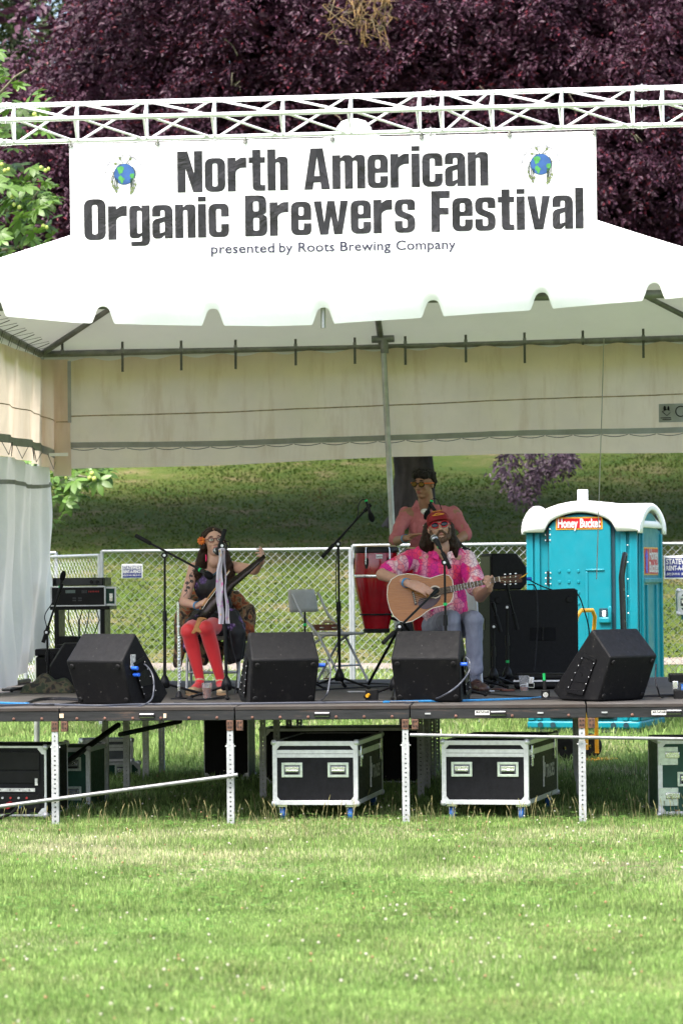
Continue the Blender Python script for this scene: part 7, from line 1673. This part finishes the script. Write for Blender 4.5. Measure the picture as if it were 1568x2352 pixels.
o2 = hp_(0, .122, .086); MB().tube([o2 + ux_ * x + uy_ * z for x, z in ((-.045, -.006), (-.03, -.007), (-.025, .004), (-.01, .010), (.01, .010), (.022, .003), (.035, -.004), (.045, -.006), (.03, -.009), (-.03, -.009), (-.045, -.006))], .0032, 5).build("cap_emblem", "cap_gold", gp, smooth=60)
# shirt with big pale and pink blossoms in bands
m, t, b = nodes("blossom_shirt"); vv = coords(t); b.inputs["Roughness"].default_value = .7
vo = N(t, "TexVoronoi"); vo.inputs["Scale"].default_value = 26; vo.feature = 'DISTANCE_TO_EDGE'; L(t, vv, vo.inputs["Vector"])
vc = N(t, "TexVoronoi"); vc.inputs["Scale"].default_value = 12; L(t, vv, vc.inputs["Vector"])
sep = N(t, "SeparateXYZ"); L(t, vv, sep.inputs[0]); wv = N(t, "Math"); wv.operation = 'MULTIPLY_ADD'; L(t, sep.outputs[0], wv.inputs[0]); wv.inputs[1].default_value = 5.2; wv.inputs[2].default_value = 1.62
ad = N(t, "Math"); ad.operation = 'ADD'; L(t, wv.outputs[0], ad.inputs[0]); n7 = N(t, "Math"); n7.operation = 'MULTIPLY_ADD'; L(t, noise_n(t, vv, 9, 2), n7.inputs[0]); n7.inputs[1].default_value = .5; n7.inputs[2].default_value = -.25; L(t, n7.outputs[0], ad.inputs[1])
frc = N(t, "Math"); frc.operation = 'FRACT'; L(t, ad.outputs[0], frc.inputs[0])
bandc = ramp(t, frc.outputs[0], [(0., (.55, .003, .22, 1)), (.22, (.68, .008, .15, 1)), (.34, (.70, .045, .07, 1)), (.44, (.62, .36, .36, 1)), (.60, (.66, .48, .48, 1)), (.72, (.62, .05, .08, 1)), (.88, (.60, .008, .20, 1))])
sep2 = N(t, "SeparateColor"); L(t, vc.outputs["Color"], sep2.inputs[0])
rc = ramp(t, sep2.outputs[0], [(0., (.55, .003, .20, 1)), (.2, (.72, .015, .17, 1)), (.42, (.74, .05, .09, 1)), (.56, (.75, .36, .38, 1)), (.70, (.76, .66, .66, 1))]); t.nodes[-1].color_ramp.interpolation = "CONSTANT"
cc = mixc(t, .5, bandc, rc)
cc = mixc(t, ramp(t, vo.outputs[0], [(.0, .75), (.10, 0.)]), cc, (.22, .0, .13, 1)); L(t, cc, b.inputs["Base Color"])
sh = [('c', rs + V((.02, .01, -.01)), ls + V((-.02, .01, -.01)), .082, .082), ('e', chest, (.215, .135, .18)), ('e', belly, (.195, .135, .20)), ('e', T(1040, 1250, 2.72), (.14, .12, .10)), ('c', rs, lerp(rs, re_, .78), .078, .080), ('c', ls, lerp(ls, le, .70), .078, .084), ('c', T(800, 800, 2.7), nk + V((-.04, .04, -.03)), .05, .045), ('c', T(1110, 810, 2.7), nk + V((.05, .04, -.03)), .05, .045), ('c', T(1075, 1200, 2.68), T(1095, 1290, 2.66), .06, .04)]
put("shirt", blob(sh, .007, 4, .008, 14, 5), "blossom_shirt", gp)
for sx_, q in ((-1, [(905, 790), (890, 840), (945, 860), (952, 800)]), (1, [(1010, 800), (1030, 850), (1075, 845), (1050, 790)])):
    mb = MB(); mb.add([T(*p, 2.575 + .015 * (i in (0, 3))) for i, p in enumerate(q)], [(0, 1, 2, 3)]); mb.build("collar", "blossom_shirt", gp, smooth=None, solid=.004)
put("undershirt_gap", blob([('c', T(965, 800, 2.60), T(985, 860, 2.60), .035, .012)], .006, 3), "skin_tan", gp)
# jeans, socks, shoe
m, t, b = nodes("grey_denim"); vv = coords(t); L(t, ramp(t, noise_n(t, coords(t, (1, 1, .4)), 9, 6, .7), [(.3, (.12, .13, .18, 1)), (.7, (.22, .235, .29, 1))]), b.inputs["Base Color"]); b.inputs["Roughness"].default_value = .85; bump_n(t, b, noise_n(t, vv, 130, 3), .4, .003)
jn = [('e', hip, (.20, .15, .12)), ('c', rh, rkn, .098, .078), ('c', lh, lkn, .098, .078), ('c', rkn, ran + V((0, 0, .06)), .074, .062), ('c', lkn, lan + V((0, 0, .045)), .074, .062), ('c', lan + V((0, 0, .09)), lan + V((0, 0, .03)), .062, .066), ('c', ran + V((0, 0, .1)), ran + V((0, 0, .04)), .062, .066)]
put("jeans", blob(jn, .0075, 3, .008, 16, 7), "grey_denim", gp)
mat("sock_grey", (.09, .10, .13, 1), .9, var=.4, vs=50, scale=(6, 6, .3)); mat("leather_brown", (.04, .02, .015, 1), .4, var=.3)
for a_ in (ran, lan):
    put("sock", blob([('c', a_ + V((0, 0, .06)), a_ + V((0, .0, -.06)), .044, .044)], .006, 2), "sock_grey", gp)
    hl = a_.copy(); hl.z = STAGE + .05; hl.y += .05; tp = hl + V((.07, -.24, -.012))
    put("shoe", blob([('c', hl, hl + V((0, -.02, .035)), .042, .04), ('c', hl, tp, .042, .044), ('e', tp, (.05, .06, .036)), ('c', hl + V((0, -.05, .03)), hl.lerp(tp, .5) + V((0, 0, .02)), .04, .036)], .006, 3), "leather_brown", gp)
    MB().tube([hl + V((0, .045, -.036)), hl.lerp(tp, .5) + V((0, 0, -.03)), tp + V((.01, -.055, -.024))], [.044, .044, .05], 12, .28).build("shoe_sole", "rubber", gp, smooth=60)
    for q in (.25, .36, .47): p_ = hl.lerp(tp, q) + V((0, 0, .055 - .02 * q)); MB().cyl(p_ + V((-.022, 0, 0)), p_ + V((.022, 0, 0)), .0035, n=6).build("lace", "plate_black", gp)
band(gp, lerp(re_, rw, .9), lerp(re_, rw, .98), .0355, "band_blue", w_=.02)

# ---- guitar
mat("spruce", (.265, .095, .019, 1), .3, var=.1, vs=5, c2=(.33, .13, .028, 1), scale=(1.2, 1, 30)); mat("guitar_side", (.06, .022, .014, 1), .25, var=.3); mat("fretboard", (.05, .025, .018, 1), .5, var=.3, vs=40); mat("pickguard", (.035, .010, .012, 1), .2); mat("rosette", (.45, .38, .28, 1), .4); mat("bone", (.7, .66, .55, 1), .4); mat("string", (.5, .42, .3, 1), .3, .8)
gt = thing("acoustic_guitar", "natural-topped acoustic guitar with dark pickguard on the man's knee", "guitar", T(760, 1200, 2.15))
GY = lambda zy: 2.10 + (1160 - zy) * .00012
Gp = lambda x, y, off=0.0: T(x, y, GY(y) + off)
outl = [(541, 1130), (546, 1065), (575, 1012), (630, 980), (700, 968), (770, 976), (830, 996), (880, 1004), (930, 988), (985, 972), (1030, 984), (1055, 1020), (1063, 1085), (1060, 1150), (1040, 1195), (1000, 1218), (950, 1226), (900, 1240), (850, 1268), (800, 1308), (740, 1342), (690, 1354), (640, 1343), (592, 1302), (562, 1245), (546, 1185)]
nO = len(outl); cx_ = sum(p[0] for p in outl) / nO; cy_ = sum(p[1] for p in outl) / nO
mb = MB(); mb.add([Gp(*p) for p in outl], [tuple(range(nO))]); top = mb.build("soundboard", "spruce", gt, smooth=None)
mb = MB(); mb.add([Gp(*p, .001) for p in outl] + [Gp(*p, .105) for p in outl], [(i, (i + 1) % nO, nO + (i + 1) % nO, nO + i) for i in range(nO)] + [tuple(range(2 * nO - 1, nO - 1, -1))]); mb.build("back_and_sides", "guitar_side", gt, smooth=40)
MB().tube([Gp(*p, -.001) for p in outl + outl[:1]], .0028, 5).build("binding", "bone", top, smooth=60)
sh_c = (918, 1113)
def disc(c, rx, off, n=28, a0=-.22): return [Gp(c[0] + rx * math.cos(a), c[1] + rx * math.sin(a), off) for a in np.linspace(0, 6.283, n, endpoint=False)]
mb = MB().add(disc(sh_c, 52, -.0015), [tuple(range(28))]); mb.build("rosette", "rosette", top, smooth=None); mb = MB().add(disc(sh_c, 41, -.0025), [tuple(range(28))]); mb.build("sound_hole", "plate_black", top, smooth=None)
pgp = [(905, 1160), (868, 1160), (830, 1155), (795, 1165), (782, 1195), (790, 1225), (815, 1245), (850, 1250), (890, 1235), (930, 1205), (960, 1165), (962, 1140), (945, 1155), (925, 1164)]
mb = MB().add([Gp(*p, -.002) for p in pgp], [tuple(range(len(pgp)))]); mb.build("pickguard", "pickguard", top, smooth=None)
br = [(733, 1108), (750, 1105), (778, 1212), (757, 1218)]; mb = MB().add([Gp(*p, -.008) for p in br] + [Gp(*p, 0) for p in br], [(0, 1, 2, 3), (0, 4, 5, 1), (1, 5, 6, 2), (2, 6, 7, 3), (3, 7, 4, 0)]); bg_ = mb.build("bridge", "fretboard", top, smooth=None)
for i in range(6): MB().ell(Gp(746 + 3.6 * i, 1122 + 15 * i, -.010), .0042, n=8, k=5).build("bridge_pin", "bone", bg_, smooth=180)
nkp = lambda u, w_, off: Gp(955 + (1425 - 955) * u - 0 + w_ * .22, 1108 + (1010 - 1108) * u + w_, off)
def neck_box(u0, u1, h0, h1, f0, f1): vs = [nkp(u, s * (h0 if u == u0 else h1), f) for u in (u0, u1) for s in (-1, 1) for f in (f0, f1)]; return MB().add(vs, [(0, 1, 3, 2), (4, 6, 7, 5), (0, 4, 5, 1), (2, 3, 7, 6), (0, 2, 6, 4), (1, 5, 7, 3)])
fbd = neck_box(-.04, 1, 26, 20, -.012, -.004).build("fretboard", "fretboard", gt, bev=.001); neck_box(.2, 1.0, 19, 17, -.004, .018).build("neck", "guitar_side", gt, bev=.006)
for i in range(15):
    u = 1 - (1 - 2 ** (-i / 12)) * 1.46; hw = 20 + 6 * (1 - u)
    if i: MB().cyl(nkp(u, -hw, -.0125), nkp(u, hw, -.0125), .0011, n=5).build("fret", "chrome", fbd)
for i in (3, 5, 7, 9):
    u = 1 - (1 - 2 ** (-(i - .5) / 12)) * 1.46; MB().ell(nkp(u, 0, -.012), (.0045, .0015, .0045), n=8, k=5).build("fret_dot", "bone", fbd)
neck_box(.992, 1.004, 21, 21, -.016, -.002).build("nut", "bone", gt)
hs = [(1424, 992), (1480, 985), (1600, 972), (1605, 1036), (1480, 1046), (1428, 1042)]; mb = MB(); mb.add([T(*p, 2.105) for p in hs] + [T(*p, 2.122) for p in hs], [tuple(range(6)), tuple(range(11, 5, -1))] + [(i, 6 + i, 6 + (i + 1) % 6, (i + 1) % 6) for i in range(6)]); hd_ = mb.build("headstock", "guitar_side", gt, bev=.002)
for i in range(3):
    x = 1468 + 42 * i
    for y, s in ((996 - 3 * i, -1), (1031 - 2 * i, 1)):
        pg = MB().cyl(T(x, y, 2.105), T(x, y, 2.088), .005, n=8).build("tuner_post", "chrome", hd_); MB().ell(T(x, y + s * 22, 2.112), (.009, .006, .007), n=10, k=6).build("tuner_button", "chrome", hd_, smooth=180)
for i in range(6):
    w_ = (i - 2.5) * 6.2; MB().tube([Gp(748 + 3.6 * i, 1122 + 15 * i, -.014), nkp(.0, w_ * 1.1, -.016), nkp(1.0, w_, -.0155), T(1466 + 42 * (i % 3), 997 if i < 3 else 1030, 2.095)], .0009, 4).build("string", "string", gt)
MB().tube([T(1590, 1000, 2.09), T(1620, 985, 2.08), T(1648, 962, 2.08)], [.003, .006, .002], 6).build("string_end", "yellow_print", gt, smooth=60)
mb = MB(); put_text(mb, "D", .01, T(1585, 1005, 2.1), (1, 0, 0), (0, 0, 1)); mb.build("head_mark", "cap_gold", hd_, smooth=None)

# ---------------------------------------------------------------- the drummer
dpn = thing("person", "dark-haired man in salmon shirt and orange sunglasses standing at the drums", "person", ft(972, 4.5))
hc = T(832, 268, 4.40); HM = face_axes(R(-32), R(-6), R(3))
nk = T(835, 420, 4.46); rs, ls = T(688, 500, 4.5), T(1068, 500, 4.5); re_, rw = T(600, 715, 4.36), T(690, 690, 4.10); rk2 = T(765, 660, 4.02)
le, lw_ = T(1165, 660, 4.40), T(1045, 735, 4.12); lk2 = T(1010, 745, 4.05)
chest = T(868, 600, 4.52); belly = T(880, 760, 4.54); hip = T(885, 960, 4.54); feet = [ft(940, 4.5), ft(1005, 4.5)]
body = head_prims(hc, HM, 1.0) + [('c', nk + V((0, .02, -.05)), hc + V((.005, .03, -.05)), .058, .055), ('c', rs, re_, .052, .043), ('c', re_, rw, .045, .030), ('c', ls, le, .052, .043), ('c', le, lw_, .045, .03), ('c', rs, ls, .06, .06), ('e', chest, (.17, .11, .17)), ('e', belly, (.155, .105, .18)), ('e', hip, (.17, .12, .14))]
for s_, f_ in ((-1, feet[0]), (1, feet[1])):
    h_ = hip + V((s_ * .085, 0, 0)); kn = V((f_.x, 4.5, STAGE + .48)); an = V((f_.x, 4.52, STAGE + .09)); body += [('c', h_, kn, .085, .058), ('c', kn, an, .055, .036), ('c', an + V((0, 0, -.05)), an + V((0, -.16, -.055)), .035, .032)]
body += hand_prims(rw, rk2, V((.0, -.15, 1)), .12, V((.3, -.8, .2)), 1.05); body += hand_prims(lw_, lk2, V((0, -.1, 1)), .2, V((-.3, -.8, 0)), 1.05)
put("body", blob(body, .006, 5), "skin_warm", dpn); face_parts(dpn, hc, HM, 1.0, eyes=False)
mat("orange_frame", (.85, .16, .02, 1), .35); mat("amber_lens", (.16, .09, .01, 1), .1, .6, var=.3); mat("black_frame", (.01, .01, .01, 1), .3)
glasses(dpn, hc, HM, "black_frame", "amber_lens", 1.04)
for q in (-1, 1): P_ = lambda x, f, u: hc + HM @ V((x, f, u)) * 1.04; MB().tube([P_(q * .064, .087, .022), P_(q * .082, .05, .02), P_(q * .088, -.01, .016)], .0065, 6, .6).build("temple_cover", "orange_frame", dpn, smooth=60)
hp_ = lambda x, f, u: hc + HM @ V((x, f, u))
put("hair", blob([('e', hp_(0, -.03, .078), (.085, .088, .062), HM), ('c', hp_(-.045, .05, .085), hp_(.045, .05, .085), .036, .036), ('e', hp_(0, -.075, .03), (.078, .04, .075), HM), ('c', hp_(-.075, -.02, .06), hp_(-.078, -.03, .02), .022, .016), ('c', hp_(.075, -.02, .06), hp_(.078, -.03, .02), .022, .016), ('e', hp_(.02, .02, .115), (.06, .06, .03), HM)], .006, 2, .009, 55, 4), "hair_black", dpn)
for q in (-1, 1): MB().tube([hp_(q * .014, .088, .042), hp_(q * .03, .089, .047), hp_(q * .05, .076, .04)], [.003, .005, .002], 6).build("eyebrow", "hair_black", dpn, smooth=60)
m, t, b = nodes("salmon_shirt"); vv = coords(t); L(t, ramp(t, noise_n(t, vv, 6, 5), [(.3, (.36, .105, .118, 1)), (.7, (.43, .14, .155, 1))]), b.inputs["Base Color"]); b.inputs["Roughness"].default_value = .85; bump_n(t, b, noise_n(t, vv, 220, 2), .25, .002)
sh = [('c', rs + V((.03, 0, -.005)), ls + V((-.03, 0, -.005)), .064, .064), ('e', chest, (.178, .122, .18)), ('e', belly, (.165, .118, .20)), ('e', hip + V((0, 0, .03)), (.19, .135, .14)), ('c', rs, re_ + V((.0, .0, .02)), .064, .052), ('c', re_ + V((0, 0, .02)), lerp(re_, rw, .14), .052, .049), ('c', ls, le, .064, .052), ('c', le, lerp(le, lw_, .08), .053, .05), ('c', rs + V((.08, 0, .02)), nk + V((-.03, .03, -.04)), .05, .045), ('c', ls + V((-.08, 0, .02)), nk + V((.03, .03, -.04)), .05, .045)]
put("shirt", blob(sh, .0075, 2, .015, 17, 9), "salmon_shirt", dpn)
for q in ([(770, 385), (735, 455), (775, 440), (800, 470), (785, 400)], [(890, 390), (930, 440), (895, 450), (865, 480), (880, 410)]):
    mb = MB(); mb.add([T(*p, 4.385 + .02 * (i in (0, 4))) for i, p in enumerate(q)], [tuple(range(5))]); mb.build("collar", "salmon_shirt", dpn, smooth=None, solid=.005)
mat("white_cotton", (.7, .7, .7, 1), .9); put("undershirt", blob([('e', T(838, 478, 4.455), (.04, .05, .036))], .006, 2), "white_cotton", dpn)
for y in (590, 665, 745): MB().cyl(T(828, y, 4.375), T(828, y, 4.37), .007, n=10).build("button", "bone", dpn)
band(dpn, lerp(re_, rw, .88), lerp(re_, rw, .97), .034, "band_blue", w_=.02)
mat("dark_trousers", (.03, .032, .04, 1), .9, var=.2)
tz = []
for s_, f_ in ((-1, feet[0]), (1, feet[1])): h_ = hip + V((s_ * .085, 0, -.03)); kn = V((f_.x, 4.5, STAGE + .48)); tz += [('c', h_, kn, .1, .075), ('c', kn, V((f_.x, 4.52, STAGE + .1)), .072, .06)]
put("trousers", blob(tz, .009, 3, .006, 14, 2), "dark_trousers", dpn)
for f_ in feet: put("shoe", blob([('c', V((f_.x, 4.54, STAGE + .045)), V((f_.x, 4.38, STAGE + .04)), .042, .04)], .007, 2), "leather_brown", dpn)
